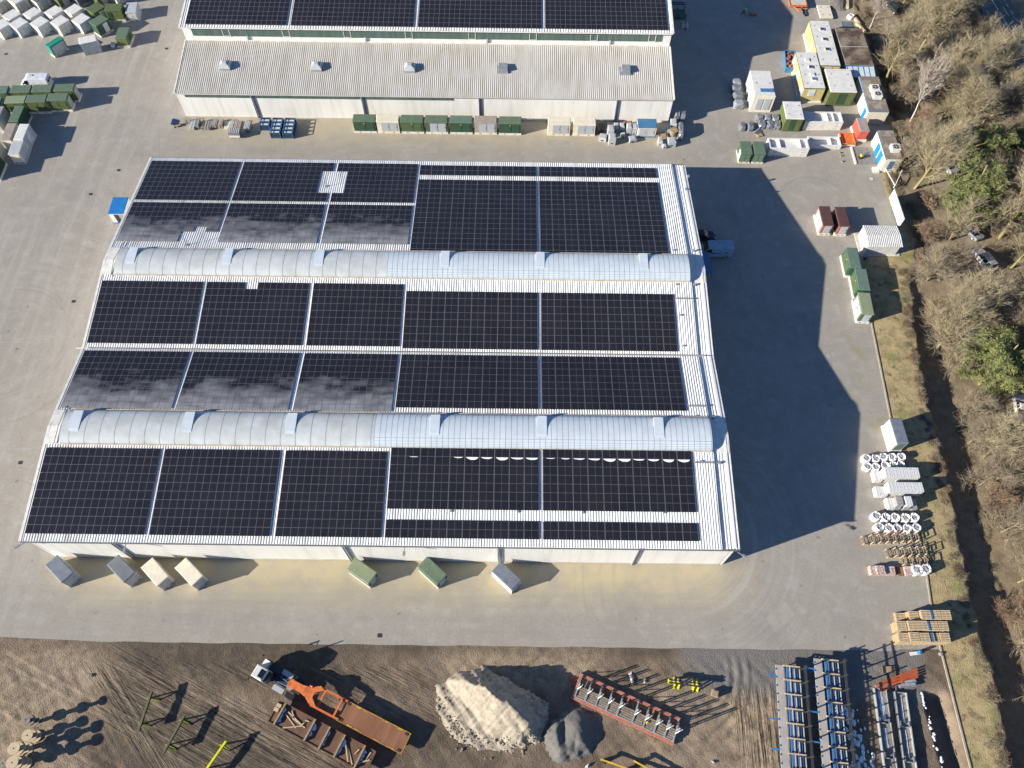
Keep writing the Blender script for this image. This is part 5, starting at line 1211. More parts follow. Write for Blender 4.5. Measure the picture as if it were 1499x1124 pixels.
for k, (xa, ya, xb, yb) in enumerate(((11.0, 5.35, 17.5, 3.3), (14.8, 5.25, 20.0, 2.6))):
    t = thing('yellow_pole', ('long yellow bar at the lower edge, left one of two', 'long yellow bar at the lower edge, right one of two')[k], 'bar', (xa, ya, soil_h(xa, ya)), math.atan2(yb - ya, xb - xa), 'yellow bars at the lower photo edge'); l = math.hypot(xb - xa, yb - ya)
    mb = MB(); mb.box(l / 2, 0, .82, l, .16, .2); mb.build('bar', 'yellow', t)
    for x in (.5, l * .5, l - .5): mb = MB(); mb.box(x, 0, 0, .3, .5, .82, taper=.6); mb.build('support', 'black', t)

# formwork racks
def rack(label, xa, ya, deg, ln, rails):
    t = thing('formwork_rack', label, 'rack', (xa, ya, 0), R(deg), 'long blue formwork racks')     # local y runs along the rack, towards the viewer is -y
    mb = MB(); mb.box(-.55, -ln / 2, 1.15, .95, ln, .12); mb.build('walkway', 'ply', t)
    for x in (.30, .82, 1.36):
        mb = MB(); mb.box(x, -ln / 2, .95, .24, ln, .07); mb.box(x, -ln / 2, 1.50, .24, ln, .07); mb.box(x, -ln / 2, 1.0, .09, ln, .5); mb.build('girder', 'steel_blue', t)
    for x in (.56, 1.1, 1.72):
        mb = MB(); mb.box(x, -ln / 2, 1.60, .1, ln, .08); mb.build('batten', 'light_grey', t)
    n = int(ln / 1.62) + 1
    for k in range(n):
        mb = MB(); mb.box(.72, -.1 - k * 1.62, 1.74, 2.05, .14, .16); mb.build('cross_timber', 'wood_pale', t)
        if k % 2 == 0:
            mb = MB()
            for x in (.05, 1.75): mb.box(x, -.1 - k * 1.62, 0, .12, .12, 1.7)
            mb.beam((1.75, -.1 - k * 1.62, 1.6), (2.3, -.1 - k * 1.62, .1), .09, .09); mb.build('prop', 'dark', t)
    for k in range(int(ln / .95)):
        mb = MB(); mb.box(-1.06, -.5 - k * .95, 1.12, .12, .14, .22); mb.build('clamp', 'blue', t)
    for k in (1.25, 6.2, 9.5):
        if k < ln: mb = MB(); mb.beam((-1.05, -k, 1.2), (-2.0, -k + .05, 1.1), .16, .14); mb.build('console', 'blue', t)
    if rails:
        for k in range(0, n):
            mb = MB(); mb.box(2.05, -.3 - k * 1.62, 0, .13, .13, 3.6); mb.beam((2.05, -.3 - k * 1.62, 2.0), (.9, -.3 - k * 1.62, 1.7), .1, .1); mb.build('rail_post', 'dark', t)
        for z in (2.55, 3.0): mb = MB(); mb.box(2.05, -ln / 2, z, .14, ln, .12); mb.build('guard_rail', 'dark', t)
    return t
rack('long blue formwork rack with full pale walkway, left one of two', 33.9, 15.9, -5.5, 17.5, True)
rack('long blue formwork rack with shaded walkway, right one of two', 38.75, 16.7, -5.5, 18.0, True)
# snow lying in the shade and beside it
def snow_patch(label, pts, h=.07):
    cx_ = sum(p[0] for p in pts) / len(pts); cy_ = sum(p[1] for p in pts) / len(pts); z = soil_h(cx_, cy_)
    mb = MB(); m_ = len(pts); mb.add([(x, y, soil_h(x, y) - .05) for x, y in pts] + [(x * .85 + cx_ * .15, y * .85 + cy_ * .15, soil_h(x, y) + h) for x, y in pts], [tuple(range(m_, 2 * m_))] + [(i, (i + 1) % m_, m_ + (i + 1) % m_, m_ + i) for i in range(m_)])
    return tag(mb.build('snow', 'snow'), kind='stuff')
r8 = random.Random(21)
for k in range(110):
    t_ = r8.random(); x = 41.2 + t_ * 1.0 + r8.gauss(0, .8) - .1 * (9 - t_ * 9); y = 11.5 - t_ * 8.5; s_ = r8.uniform(.08, .32)
    if k == 0: snow_mb = MB()
    a0 = r8.random() * 6; n_ = 7; pts = [(x + s_ * cos(a0 + 2 * pi * i / n_) * r8.uniform(.5, 1), y + s_ * 1.6 * sin(a0 + 2 * pi * i / n_) * r8.uniform(.5, 1)) for i in range(n_)]
    snow_mb.add([(a, b, soil_h(x, y) + .03) for a, b in pts] + [(x, y, soil_h(x, y) + .12)], [(i, (i + 1) % n_, n_) for i in range(n_)])
for k in range(26):
    y = 13 - k * .32; x = 50.75 + .06 * (11 - y) + r8.gauss(0, .12); s_ = r8.uniform(.1, .3); pts = [(x + s_ * cos(2 * pi * i / 6) * r8.uniform(.6, 1), y + s_ * sin(2 * pi * i / 6) * r8.uniform(.6, 1)) for i in range(6)]
    if r8.random() < .75: snow_mb.add([(a, b, soil_h(50, y) + .02) for a, b in pts] + [(x, y, soil_h(50, y) + .1)], [(i, (i + 1) % 6, 6) for i in range(6)])
sp = tag(snow_mb.build('snow', 'snow'), kind='stuff')

# two long troughs, beams, sheet and pallets
for k, (xa, ya, xb, yb, lab, snow) in enumerate(((45.5, 13.5, 44.6, 2.0, 'long timber trough with a broad snow patch, left one of two', ((.2, 3.6, .36), (4.4, 6.6, .25), (8.5, 9.8, .14))), (47.85, 13.1, 46.85, 2.0, 'long timber trough with a thin snow line, right one of two', ((.3, 3.4, .17), (4.2, 7.2, .15), (8.6, 9.6, .1))))):
    ln = math.hypot(xb - xa, yb - ya); t = thing('timber_trough', lab, 'trough', (xa, ya, soil_h(xa, ya)), math.atan2(yb - ya, xb - xa), 'long timber troughs')
    mb = MB(); mb.box(ln / 2, 0, .12, ln, 1.3, .1); mb.build('floor', 'wood_grey', t)
    for s_ in (-1, 1): mb = MB(); mb.box(ln / 2, s_ * .69, .05, ln, .09, .55); mb.build('side_board', 'galv', t)
    for x in (.05, 3.9, 7.7, ln - .05):
        mb = MB(); mb.box(x, 0, .2, .1, 1.34, .28); mb.build('cross_bar', 'galv', t)
        if 1 < x < ln - 1:
            for s_ in (-1, 1): m2 = MB(); m2.box(x - .35, s_ * .52, .22, .55, .1, .45); m2.build('stop', 'slate', t)
    for a, b, wd in snow:
        mb = MB(); n_ = 8; L_ = [(a + (b - a) * i / n_, -wd * r8.uniform(.5, 1) + .1, .235) for i in range(n_ + 1)]; U = [(a + (b - a) * i / n_, wd * r8.uniform(.5, 1) + .1, .235) for i in range(n_ + 1)]; C_ = [(a + (b - a) * i / n_, .1, .31) for i in range(n_ + 1)]
        mb.add(L_ + C_ + U, [(i, i + 1, n_ + 2 + i, n_ + 1 + i) for i in range(n_)] + [(n_ + 1 + i, n_ + 2 + i, 2 * n_ + 3 + i, 2 * n_ + 2 + i) for i in range(n_)]); mb.build('snow_strip', 'snow', t)
for k, (x, y, a, l, w_) in enumerate(((46.0, 13.85, 3, 2.0, .35), (47.5, 14.0, 12, 1.9, .3), (48.9, 13.9, 5, 2.1, .4), (49.4, 14.35, 8, 1.4, .3))):
    t = thing('metal_section', 'pale metal section across the trough heads, ' + ('leftmost', 'second from left', 'broad right one', 'short one above the broad one')[k], 'metal section', (x, y, soil_h(x, y)), R(a), 'pale metal sections at the trough heads'); mb = MB(); mb.box(0, 0, .35, l, w_, .16); mb.box(0, -w_ / 2, .3, l, .05, .3); mb.build('section', 'galv', t); m2 = MB(); m2.box(0, 0, 0, l * .6, .14, .35); m2.build('block', 'wood_grey', t)
for k in range(4):
    t = thing('steel_beam', 'orange steel beam, ' + ('outermost of the bundle beside the sheet', 'second in the bundle of four', 'third in the bundle of four', 'nearest the trough heads')[k], 'beam', (47.8 + .09 * k, 14.85 - .26 * k, .1), R(19.5), 'orange steel beams in a bundle'); l = 6.0 - .3 * k
    mb = MB(); mb.box(0, 0, .1, l, .22, .05); mb.box(0, 0, .36, l, .22, .05); mb.box(0, 0, .15, l, .05, .21); mb.build('beam', 'orange_beam', t)
t = thing('timber_sheet', 'flat brown timber sheet lying beside the orange beams', 'sheet', (47.2, 15.75, 0), R(3)); mb = MB(); mb.box(0, 0, .12, 1.6, .75, .06); mb.build('sheet', 'wood', t); mb = MB(); mb.box(-.5, 0, 0, .1, .7, .12); mb.box(.5, 0, 0, .1, .7, .12); mb.build('batten', 'wood_grey', t)
t = thing('pump_trolley', 'white board with upright blue post in front of the pallet stacks', 'trolley', (50.9, 17.7, 0), R(8)); mb = MB(); mb.box(0, 0, .18, 1.3, .4, .06); mb.build('board', 'white', t); mb = MB(); mb.box(.4, .05, .24, .3, .34, .75, taper=.8); mb.build('post', 'blue', t); mb = MB(); mb.box(-.1, 0, 0, .6, .3, .18); mb.build('foot', 'dark', t)
t = thing('rubble_stone', 'dark stone lying at the kerb end near the pallet stacks', 'stone', (54.2, 17.7, -.05), .4); mb = MB(); mb.loft([[(.3 * cos(a) * k, .26 * sin(a) * k, z) for a in [i * pi / 4 for i in range(8)]] for k, z in ((1, 0), (1.1, .18), (.6, .34))]); mb.build('stone', 'concrete_dark', t); m2 = MB(); m2.box(.3, .2, 0, .2, .2, .12, taper=.6); m2.build('chip', 'concrete_dark', t)

# pallets: every one of every stack
def pallet_proto():
    t = thing('wooden_pallet', 'x', 'pallet')
    mb = MB()
    for i in range(6): mb.box(0, -.50 + .2 * i, .118, 1.18, .135, .022)
    mb.build('deck_slats', 'wood_pale', t)
    mb = MB()
    for x in (-.53, 0, .53):
        mb.box(x, 0, .02, .12, 1.1, .098)
    mb.build('bearer_slats', 'wood', t)
    mb = MB()
    for x in (-.53, 0, .53): mb.box(x, 0, 0, .11, 1.16, .02)
    mb.build('runner_slats', 'wood_pale', t)
    return t
pp = pallet_proto(); first = True
for row, y, x0, cnt in (('rear', 22.05, 50.0, (3, 10, 14, 14, 14)), ('middle', 20.7, 49.3, (12, 14, 14, 14, 14)), ('front', 19.3, 49.15, (12, 14, 14, 13, 14))):
    for i, c in enumerate(cnt):
        nm = ('leftmost', 'second', 'third', 'fourth', 'rightmost')[i]
        for k in range(c):
            o = pp if first else copy_tree(pp); first = False
            o.location = (x0 + i * 1.27 + rnd.uniform(-.03, .03), y + rnd.uniform(-.03, .03), .145 * k); o.rotation_euler = (0, 0, rnd.uniform(-.02, .02))
            o['label'] = ('topmost pallet of the %s stack in the %s pallet row' if k == c - 1 else 'pallet below the top in the %s stack of the %s pallet row') % (nm, row); o['group'] = 'pallets below the top of the %s stack, %s row' % (nm, row) if k < c - 1 else 'topmost pallets'
for nm, x, y in (('rear', 53.2, 22.05), ('middle', 52.5, 20.7), ('front', 52.6, 19.3)):
    t = thing('blue_board', 'narrow blue board standing between pallet stacks of the %s row' % nm, 'board', (x, y, 2.03), 0, 'blue boards on the pallet stacks'); mb = MB(); mb.box(0, 0, .02, .22, 1.1, .05); mb.build('board', 'steel_blue', t)

# ------------------------------------------------------------------ bags, bricks and frames on the right edge of the yard
def big_bag(label, x, y, s_, h, fill, group, seed, lean=0.0):
    t = thing('big_bag', label, 'big bag', (x, y, 0), seed * 1.7, group); r_ = random.Random(seed); n = 16; mb = MB()
    def ring(z, k, sq): return [(s_ / 2 * k * (abs(cos(a)) ** sq) * (1 if cos(a) > 0 else -1) * r_.uniform(.94, 1.06) + lean * z, s_ / 2 * k * (abs(sin(a)) ** sq) * (1 if sin(a) > 0 else -1) * r_.uniform(.94, 1.06), z + (r_.uniform(-.06, .06) if z > .6 else 0)) for a in [2 * pi * i / n for i in range(n)]]
    ir_ = [(p[0] * r_.uniform(.8, 1.15), p[1] * r_.uniform(.8, 1.15), h - .05 + r_.uniform(-.05, .05)) for p in ring(.1, r_.uniform(.52, .68), .9)]; ox, oy = r_.uniform(-.1, .1), r_.uniform(-.1, .1); ir_ = [(p[0] + ox, p[1] + oy, p[2]) for p in ir_]
    mb.loft([ring(0, .95, .6), ring(h * .3, 1.08, .7), ring(h * .7, 1.06, .75), ring(h, .98, .7), ring(h + .06, .88, .8), ir_], closed=False); mb.build('bag', 'bag_white', t, smooth=False)
    mb = MB(); f = ir_; mb.add(f + [(ox, oy, h + .02)], [(i, (i + 1) % n, n) for i in range(n)]); mb.build('filling', fill, t)
    for k in range(4):
        a = pi / 4 + k * pi / 2; c = s_ / 2 * .85; mb = MB(); p = Vector((cos(a) * c + lean * h, sin(a) * c, h - .05)); q = p + Vector((r_.uniform(-.1, .1), r_.uniform(-.1, .1), .16)); e = q + Vector((-cos(a) * .2, -sin(a) * .2, -.08)); mb.beam(p, q, .06, .02); mb.beam(q, e, .06, .02); mb.build('lifting_loop', 'tarp_blue' if fill == 'bag_fill_dark' and k % 2 else 'bag_white', t)
g = 'filled bags in two rows under the white kiosk'
nm5 = ('leftmost', 'second', 'middle', 'fourth', 'rightmost')
for i, (x, y) in enumerate(((50.2, 43.9), (51.5, 43.9), (52.7, 44.1), (53.9, 44.1), (55.2, 44.2))): big_bag('blue trimmed white bag, %s of the rear row under the white kiosk' % nm5[i], x, y, 1.12, .95, 'bag_fill_dark', g, 10 + i)
for i, (x, y) in enumerate(((50.1, 42.7), (51.25, 42.6), (52.6, 42.8), (53.75, 42.85), (54.8, 42.95))): big_bag('blue trimmed white bag, %s of the front row against the white packs' % nm5[i], x, y, 1.1, .95, 'bag_fill_dark', g, 20 + i)
g = 'filled bags in two rows above the timber frames'
for i, (x, y) in enumerate(((49.7, 35.4), (50.95, 35.2), (52.25, 35.2), (53.6, 35.2), (54.85, 35.25))): big_bag('white bag, %s of the rear row above the timber frames' % nm5[i], x, y, 1.15, 1.0, ('bag_fill_dark', 'bag_fill_dark', 'bag_fill_brown', 'bag_fill_brown', 'bag_fill_dark')[i], g, 30 + i)
for i, (x, y) in enumerate(((49.8, 33.85), (51.05, 33.75), (52.15, 33.7), (53.5, 33.7), (54.75, 33.8))): big_bag('white bag, %s of the front row touching the timber frames' % nm5[i], x, y, 1.15, 1.0, 'bag_fill_brown' if i % 2 else 'bag_fill_dark', g, 40 + i)
for i, (x, y) in enumerate(((53.4, 28.1), (54.6, 28.2))): big_bag('plump white bag, %s at the end of the lowest row by the kerb' % ('left one' if not i else 'right one'), x, y, 1.3, 1.05, 'bag_fill_dark', 'bags in the lowest row', 50 + i)

def brick_pack(label, x, y, z, sx, sy, h, m_, group):
    t = thing('brick_pack', label, 'brick pack', (x, y, z), rnd.uniform(-.03, .03), group)
    mb = MB(); mb.box(0, 0, 0, sx * .96, sy * .94, .1); mb.build('pallet', 'wood_pale', t)
    mb = MB(); n = 4
    for k in range(n): mb.box(0, 0, .1 + k * (h - .1) / n, sx - .03 * (k % 2), sy - .02 * (k % 2), (h - .1) / n)
    mb.box(0, 0, h, sx * .97, sy * .97, .012); mb.build('bricks', m_, t)
    mb = MB()
    for q in (-.22, .22): mb.box(q * sx, 0, h + .012, .04, sy * 1.0, .006); mb.box(q * sx, -sy / 2 - .004, .1, .04, .008, h - .08)
    mb.build('strap', 'mid_grey', t)
g = 'white brick packs in the upper line'
brick_pack('low white brick pack, leftmost and only one in the upper line not doubled', 51.15, 41.2, 0, 1.05, 1.45, .98, 'brick_white', g)
for lv, z in (('lower', 0), ('upper', .99)):
    for i in range(5): brick_pack('%s white brick pack, %s of five doubled packs in the upper line' % (lv, nm5[i]), 52.2 + .95 * i, 41.35, z, .93, 1.45, .98, 'brick_white', g)
g = 'white brick packs in the lower line'
for i in range(2): brick_pack('low white brick pack at the left end of the lower line, ' + ('outer one' if not i else 'inner one'), 50.75 + .75 * i, 38.95, 0, .72, 1.35, .98, 'brick_white', g)
for lv, z in (('lower', 0), ('upper', .99)):
    for i in range(5): brick_pack('%s white brick pack, %s of five doubled packs in the lower line' % (lv, nm5[i]), 52.2 + .95 * i, 39.2, z, .93, 1.35, .98, 'brick_white', g)
g = 'mottled brick packs below the white lines'
for i, (x, h) in enumerate(((52.0, 1.0), (52.85, 1.0), (54.1, 1.0), (55.2, .8))): brick_pack('mottled pale brick pack, %s under the white lines' % ('leftmost', 'second', 'third', 'low wrapped one at the right')[i], x, 37.2, 0, .85, 1.5, h, 'brick_white' if i == 0 else 'bag_fill_dark', g)
for i in range(2): brick_pack('mottled pale brick pack lying on top, ' + ('left one' if not i else 'right one'), 52.85 + 1.25 * i, 37.25, 1.0, .9, 1.3, .85, 'brick_white' if i else 'bag_fill_dark', g)
g = 'red brick packs in the lowest row'
for i, (x, sx, h, m_) in enumerate(((47.7, .7, .75, 'brick_red'), (48.6, 1.1, 1.0, 'brick_red'), (49.95, 1.3, .7, 'brick_red'), (51.45, .8, .35, 'rust'), (52.3, .85, .75, 'brick_red'))): brick_pack(('red and white brick pack at the far left of the lowest row', 'taller red and white brick pack beside the leftmost one', 'wide red and white brick pack with pale wrapping', 'low heap of loose red bricks in the lowest row', 'red and white pack beside the two plump bags')[i], x, 28.0, 0, sx, 1.15, h, m_, g)

def aframe(label, x, y, h, group, m_='wood_pale'):
    t = thing('transport_frame', label, 'frame', (x, y, 0), rnd.uniform(-.04, .04), group)
    for s_ in (-.52, .52):
        mb = MB(); mb.beam((0, s_, .08), (.9, s_, .08), .1, .12); mb.beam((.05, s_, .1), (.05, s_, h), .09, .09); mb.beam((.85, s_, .1), (.08, s_, h * .8), .07, .07); mb.build('side', m_, t)
    for z in (.14, h * .5, h): mb = MB(); mb.beam((.05, -.55, z), (.05, .55, z), .1, .08); mb.build('rail', 'wood_grey', t)
    mb = MB(); mb.beam((.8, -.55, .12), (.8, .55, .12), .1, .08); mb.build('foot_rail', 'wood_grey', t)
for i in range(8): aframe('pale timber transport frame of the rear row, %s from the left' % ('first', 'second', 'third', 'fourth', 'fifth', 'sixth', 'seventh', 'eighth')[i], 47.3 + 1.02 * i, 32.1 + .06 * i, 1.25 if i else .7, 'timber transport frames')
for i in range(6): aframe('pale timber transport frame of the middle row, %s from the left' % ('first', 'second', 'third', 'fourth', 'fifth', 'sixth')[i], 50.1 + .98 * i, 30.35 + .06 * i, 1.25 if i else .7, 'timber transport frames')
for i in range(4): aframe('pale timber transport frame of the front row, %s from the left' % ('first', 'second', 'third', 'fourth')[i], 51.9 + .98 * i, 29.3, 1.1, 'timber transport frames')
for k, (x, y) in enumerate(((49.0, 33.0), (51.6, 33.0))):
    t = thing('red_batten', 'red batten lying over the timber frames, ' + ('left one' if not k else 'right one'), 'batten', (x, y, 1.3), R(14), 'red battens'); mb = MB(); mb.box(0, 0, 0, 1.5, .1, .08); mb.build('batten', 'lamp_red' if 0 else 'red_wall', t)

# ------------------------------------------------------------------ things standing along the hall wall
def cbox(label, x, y, sx, sy, h, m_='light_grey', group='grey cable boxes by the hall corner', deg=0, port=True, z=0, chamfer=.12):
    t = thing('cable_box', label, 'box', (x, y, z), R(deg), group); a, b = sx / 2, sy / 2; c = chamfer
    r0 = [(-a, -b), (a, -b), (a, b), (-a, b)]
    mb = MB(); mb.loft([[(p, q, 0) for p, q in r0], [(p, q, h - c) for p, q in r0], [(p * (1 - c / a * .5), q * (1 - c / b * .5), h) for p, q in r0]]); mb.build('body', m_, t)
    mb = MB(); mb.box(0, 0, h, sx * .66, sy * .66, .04); mb.build('lid', 'light_grey', t)
    if port: mb = MB(); mb.box(0, -b - .004, h * .2, sx * .35, .02, .25); mb.build('port', 'dark', t)
for lab, x, y, sx, sy, h, m_, dg in (
        ('tall grey box with dark port, standing foremost in the left group by the hall', 17.7, 105.7, 1.2, 1.3, 1.7, 'light_grey', 0), ('pale topped grey box behind the foremost tall box', 17.5, 107.6, 1.1, 1.4, 1.9, 'light_grey', 0),
        ('grey box against the downpipe, left one of two slim boxes', 18.6, 108.9, .85, 1.1, 1.4, 'light_grey', 0), ('grey box right of the downpipe, right one of two slim boxes', 19.65, 108.9, .8, 1.1, 1.4, 'light_grey', 0),
        ('white topped slim box, left one of two beside the blue roofed kiosk', 20.85, 108.2, .85, 1.3, 1.9, 'light_grey', 0), ('white topped slim box, right one of two beside the blue roofed kiosk', 21.8, 108.2, .8, 1.3, 1.8, 'light_grey', 0),
        ('small low grey box in front of the slim boxes', 19.8, 107.3, .85, .8, .8, 'light_grey', 8), ('low eight cornered grey box in front of the blue roofed kiosk', 21.4, 106.3, 1.3, 1.2, .75, 'light_grey', 14),
        ('low cracked grey box at the left end of the box group', 16.15, 106.6, 1.3, 1.3, .8, 'light_grey', -12), ('slim grey box right of the blue roofed kiosk, front left', 26.4, 105.7, .8, 1.4, 1.1, 'light_grey', -4),
        ('broad bluish box right of the blue roofed kiosk, front right', 28.4, 105.5, 1.4, 1.4, 1.2, 'door_grey', 3), ('tiny grey box between two boxes at the hall corner', 27.1, 104.7, .6, .6, .7, 'light_grey', 6),
        ('grey box against the hall wall right of the blue roofed kiosk', 27.9, 108.6, 1.2, 1.2, 1.2, 'light_grey', 0), ('grey box nearest the hall corner under a dark lamp', 29.1, 109.9, 1.1, 1.5, 1.4, 'light_grey', -3)):
    cbox(lab, x, y, sx, sy, h, m_, deg=dg)
def bundle(label, x, y, sx, sy, h, m_, deg=0, seed=1, group=None, name='wrapped_bundle', cat='bundle'):
    t = thing(name, label, cat, (x, y, 0), R(deg), group); r_ = random.Random(seed); n = 14
    mb = MB(); rings = []
    for k in range(6):
        z = h * k / 5; f = (1 if k < 4 else .93 if k == 4 else .7)
        rings.append([((sx / 2) * f * (abs(cos(a)) ** .5) * (1 if cos(a) > 0 else -1) + r_.uniform(-.07, .07), (sy / 2) * f * (abs(sin(a)) ** .5) * (1 if sin(a) > 0 else -1) + r_.uniform(-.07, .07), z + (r_.uniform(-.05, .05) if k > 2 else 0)) for a in [2 * pi * i / n for i in range(n)]])
    mb.loft(rings); mb.build('wrapping', m_, t); mb = MB(); mb.box(0, 0, -.001, sx * .9, sy * .9, .13); mb.build('pallet', 'wood_grey', t)
bundle('tall foil wrapped bundle at the hall corner, rear left one', 29.9, 111.9, 1.1, 1.5, 1.9, 'foil', 0, 3, 'foil bundles at the hall corner'); bundle('long foil wrapped bundle at the hall corner, rightmost', 30.3, 108.2, .95, 3.6, 1.7, 'foil', -3, 4, 'foil bundles at the hall corner'); bundle('foil wrapped bundle behind the long foil bundle', 31.0, 111.8, 1.0, 1.6, 1.8, 'foil', 0, 5, 'foil bundles at the hall corner')
t = thing('timber_spool', 'brown roll standing between grey boxes at the hall corner', 'spool', (28.95, 107.8, 0)); mb = MB(); mb.tube((0, 0, .1), (0, 0, 1.2), .55, n=16); mb.build('core', 'wood_grey', t); mb = MB(); mb.tube((0, 0, 0), (0, 0, .1), .72, n=16); mb.tube((0, 0, 1.2), (0, 0, 1.3), .7, n=16); mb.build('flange', 'wood', t)
for k, (x, y, sx, sy, h, m_, lab) in enumerate(((26.9, 107.5, 2.2, .9, .5, 'wood', 'low brown timber stack right of the blue roofed kiosk'), (20.8, 110.1, 1.8, .7, .9, 'rust', 'rusty pallet pile against the hall wall among grey boxes'), (16.0, 108.9, 2.2, 2.0, 1.0, 'dark', 'dark frame stack in the shade right of the cream kiosks'))):
    t = thing('timber_stack', lab, 'stack', (x, y, 0), .05 * k); mb = MB()
    for j in range(3): mb.box(0, 0, h * j / 3 + .02, sx * (1 - .04 * j), sy * (1 - .06 * j), h / 3 - .04)
    mb.build('timber', m_, t); m2 = MB(); m2.box(-sx * .3, 0, h, .12, sy, .06); m2.box(sx * .3, 0, h, .12, sy, .06); m2.build('bearer_slats', 'wood_grey', t)
# dark crates in tiers near the left part of the hall
def lattice_crate(label, x, y, z, g):
    t = thing('mesh_crate', label, 'crate', (x, y, z), rnd.uniform(-.03, .03), g); sx, sy, h = 1.85, .95, 1.35
    mb = MB(); mb.box(0, 0, .1, sx - .1, sy - .1, .06); mb.box(0, 0, 0, sx, .12, .1); mb.build('floor', 'navy', t)
    mb = MB()
    for a in (-1, 1):
        for b in (-1, 1): mb.box(a * (sx / 2 - .05), b * (sy / 2 - .05), 0, .1, .1, h)
    for zz in (.12, h - .08):
        for b in (-1, 1): mb.box(0, b * (sy / 2 - .05), zz, sx - .2, .08, .08); mb.box(b * (sx / 2 - .05), 0, zz, .08, sy - .2, .08)
    mb.build('frame', 'steel_blue', t)
    for b in (-1, 1): mb = MB(); mb.box(0, b * (sy / 2 - .07), .03, sx - .1, .03, h - .1); mb.build('side_mesh', 'navy', t)
    mb = MB(); mb.box(0, 0, .12, sx - .2, sy - .2, h * .55); mb.build('load', 'navy', t)
    mb = MB(); mb.box(0, .1, h * .72, sx * .7, sy * .38, .1); mb.box(0, -.12, h * .7, sx * .34, sy * .3, .1); mb.build('content', 'white', t)
for c, x in enumerate((-42.85, -40.6)):
    for k in range(4): lattice_crate('dark blue mesh crate, %s of the %s file in front of the hall' % (('foremost', 'second', 'third', 'rearmost')[k], ('left', 'right')[c]), x, 106.2 + k * .98, 0, 'dark mesh crates by the hall')
for k in range(2): lattice_crate('dark blue mesh crate beside the left file, ' + ('front one' if not k else 'one against the wall'), -45.1, 108.1 + k * 1.05, 0, 'dark mesh crates by the hall')
def profile_pile(label, x, y, sx, sy, h, m_, n=4):
    t = thing('profile_pile', label, 'pile', (x, y, 0), rnd.uniform(-.04, .04), 'piles of profiles at the left end of the hall wall'); mb = MB()
    for i in range(n): mb.box(-sx / 2 + sx * (i + .5) / n, rnd.uniform(-.08, .08), .12, sx / n * .84, sy * rnd.uniform(.9, 1), h * rnd.uniform(.85, 1))
    mb.build('profiles', m_, t); m2 = MB(); m2.box(0, -sy * .3, 0, sx, .12, .12); m2.box(0, sy * .3, 0, sx, .12, .12); m2.build('bearer_slats', 'wood', t)
for lab, x, y, sx, sy, h, m_ in (('flat pile of pale steel profiles next to the grating', -58.4, 108.5, .9, 2.0, .5, 'light_grey'), ('grey box pile with dark shade, second in the line', -57.5, 108.8, .7, 2.0, .9, 'mid_grey'), ('greenish profile pile in the line by the hall', -56.3, 108.6, .9, 2.0, .5, 'taupe'), ('slate profile pile right of the greenish one', -55.4, 108.5, .7, 2.0, .45, 'mid_grey'), ('grey crate like pile in the line, left one of two', -54.3, 108.9, .9, 1.7, .8, 'taupe'), ('grey crate like pile in the line, right one of two', -53.3, 108.9, .8, 1.7, .8, 'taupe'),
                                 ('short pale pile of boards in the line', -52.2, 108.6, .9, 1.6, .4, 'cream'), ('long pale pile behind the blue grey container, left one', -51.3, 108.4, .8, 2.3, .6, 'light_grey'), ('brownish pile behind the blue grey container', -50.2, 108.4, 1.2, 2.5, .6, 'taupe'), ('pale pile at the right end of the line of piles', -48.3, 108.2, 1.0, 1.8, .9, 'light_grey')):
    profile_pile(lab, x, y, sx, sy, h, m_)
t = thing('skip_container', 'blue grey open container with white front board before the profile piles', 'container', (-50.2, 106.2, 0), 0)
mb = MB()
for a, b, c, d_ in ((0, -.55, 2.0, .1), (0, .55, 2.0, .1)): mb.box(a, b, .3, c, d_, 1.0)
mb.box(-.95, 0, .3, .1, 1.0, 1.0); mb.box(.95, 0, .3, .1, 1.0, 1.0); mb.box(0, 0, .3, 1.8, 1.0, .08); mb.build('body', 'blue_slate', t)
mb = MB(); mb.box(0, -.68, .35, 1.9, .1, .4); mb.build('front_board', 'white', t); mb = MB(); mb.box(0, 0, 0, 1.9, .9, .3); mb.build('base', 'dark', t)
for i in range(6): mb = MB(); mb.box(-.8 + .32 * i, 0, 1.16, .18, 1.1, .16); mb.build('profile', 'light_grey', t)
t = thing('tilted_panel_cart', 'cart with tilted blue panel at the left corner of the hall', 'cart', (-61.3, 108.6, 0), R(20)); mb = MB(); mb.beam((-.5, 0, .35), (.3, 0, 1.5), .06, 1.3); mb.build('panel', 'steel_blue', t); mb = MB(); mb.box(0, 0, .25, 1.2, .8, .1); mb.build('bed', 'wood', t)
for a in (-.45, .45):
    for b in (-.35, .35): mb = MB(); mb.tube((a, b - .05, .13), (a, b + .05, .13), .13, n=8); mb.build('wheel', 'tyre', t)
t = thing('wire_basket', 'rusty wire basket at the left corner of the hall wall', 'basket', (-59.5, 109.6, 0)); mb = MB()
for a in (-.5, -.17, .17, .5):
    mb.box(a, -.4, 0, .05, .05, .8); mb.box(a, .4, 0, .05, .05, .8)
for z in (.1, .45, .78): mb.box(0, -.4, z, 1.05, .05, .05); mb.box(0, .4, z, 1.05, .05, .05); mb.box(-.5, 0, z, .05, .8, .05); mb.box(.5, 0, z, .05, .8, .05)
mb.build('wire', 'taupe', t); mb = MB(); mb.box(0, 0, .05, 1.0, .8, .04); mb.build('floor', 'wood_grey', t)

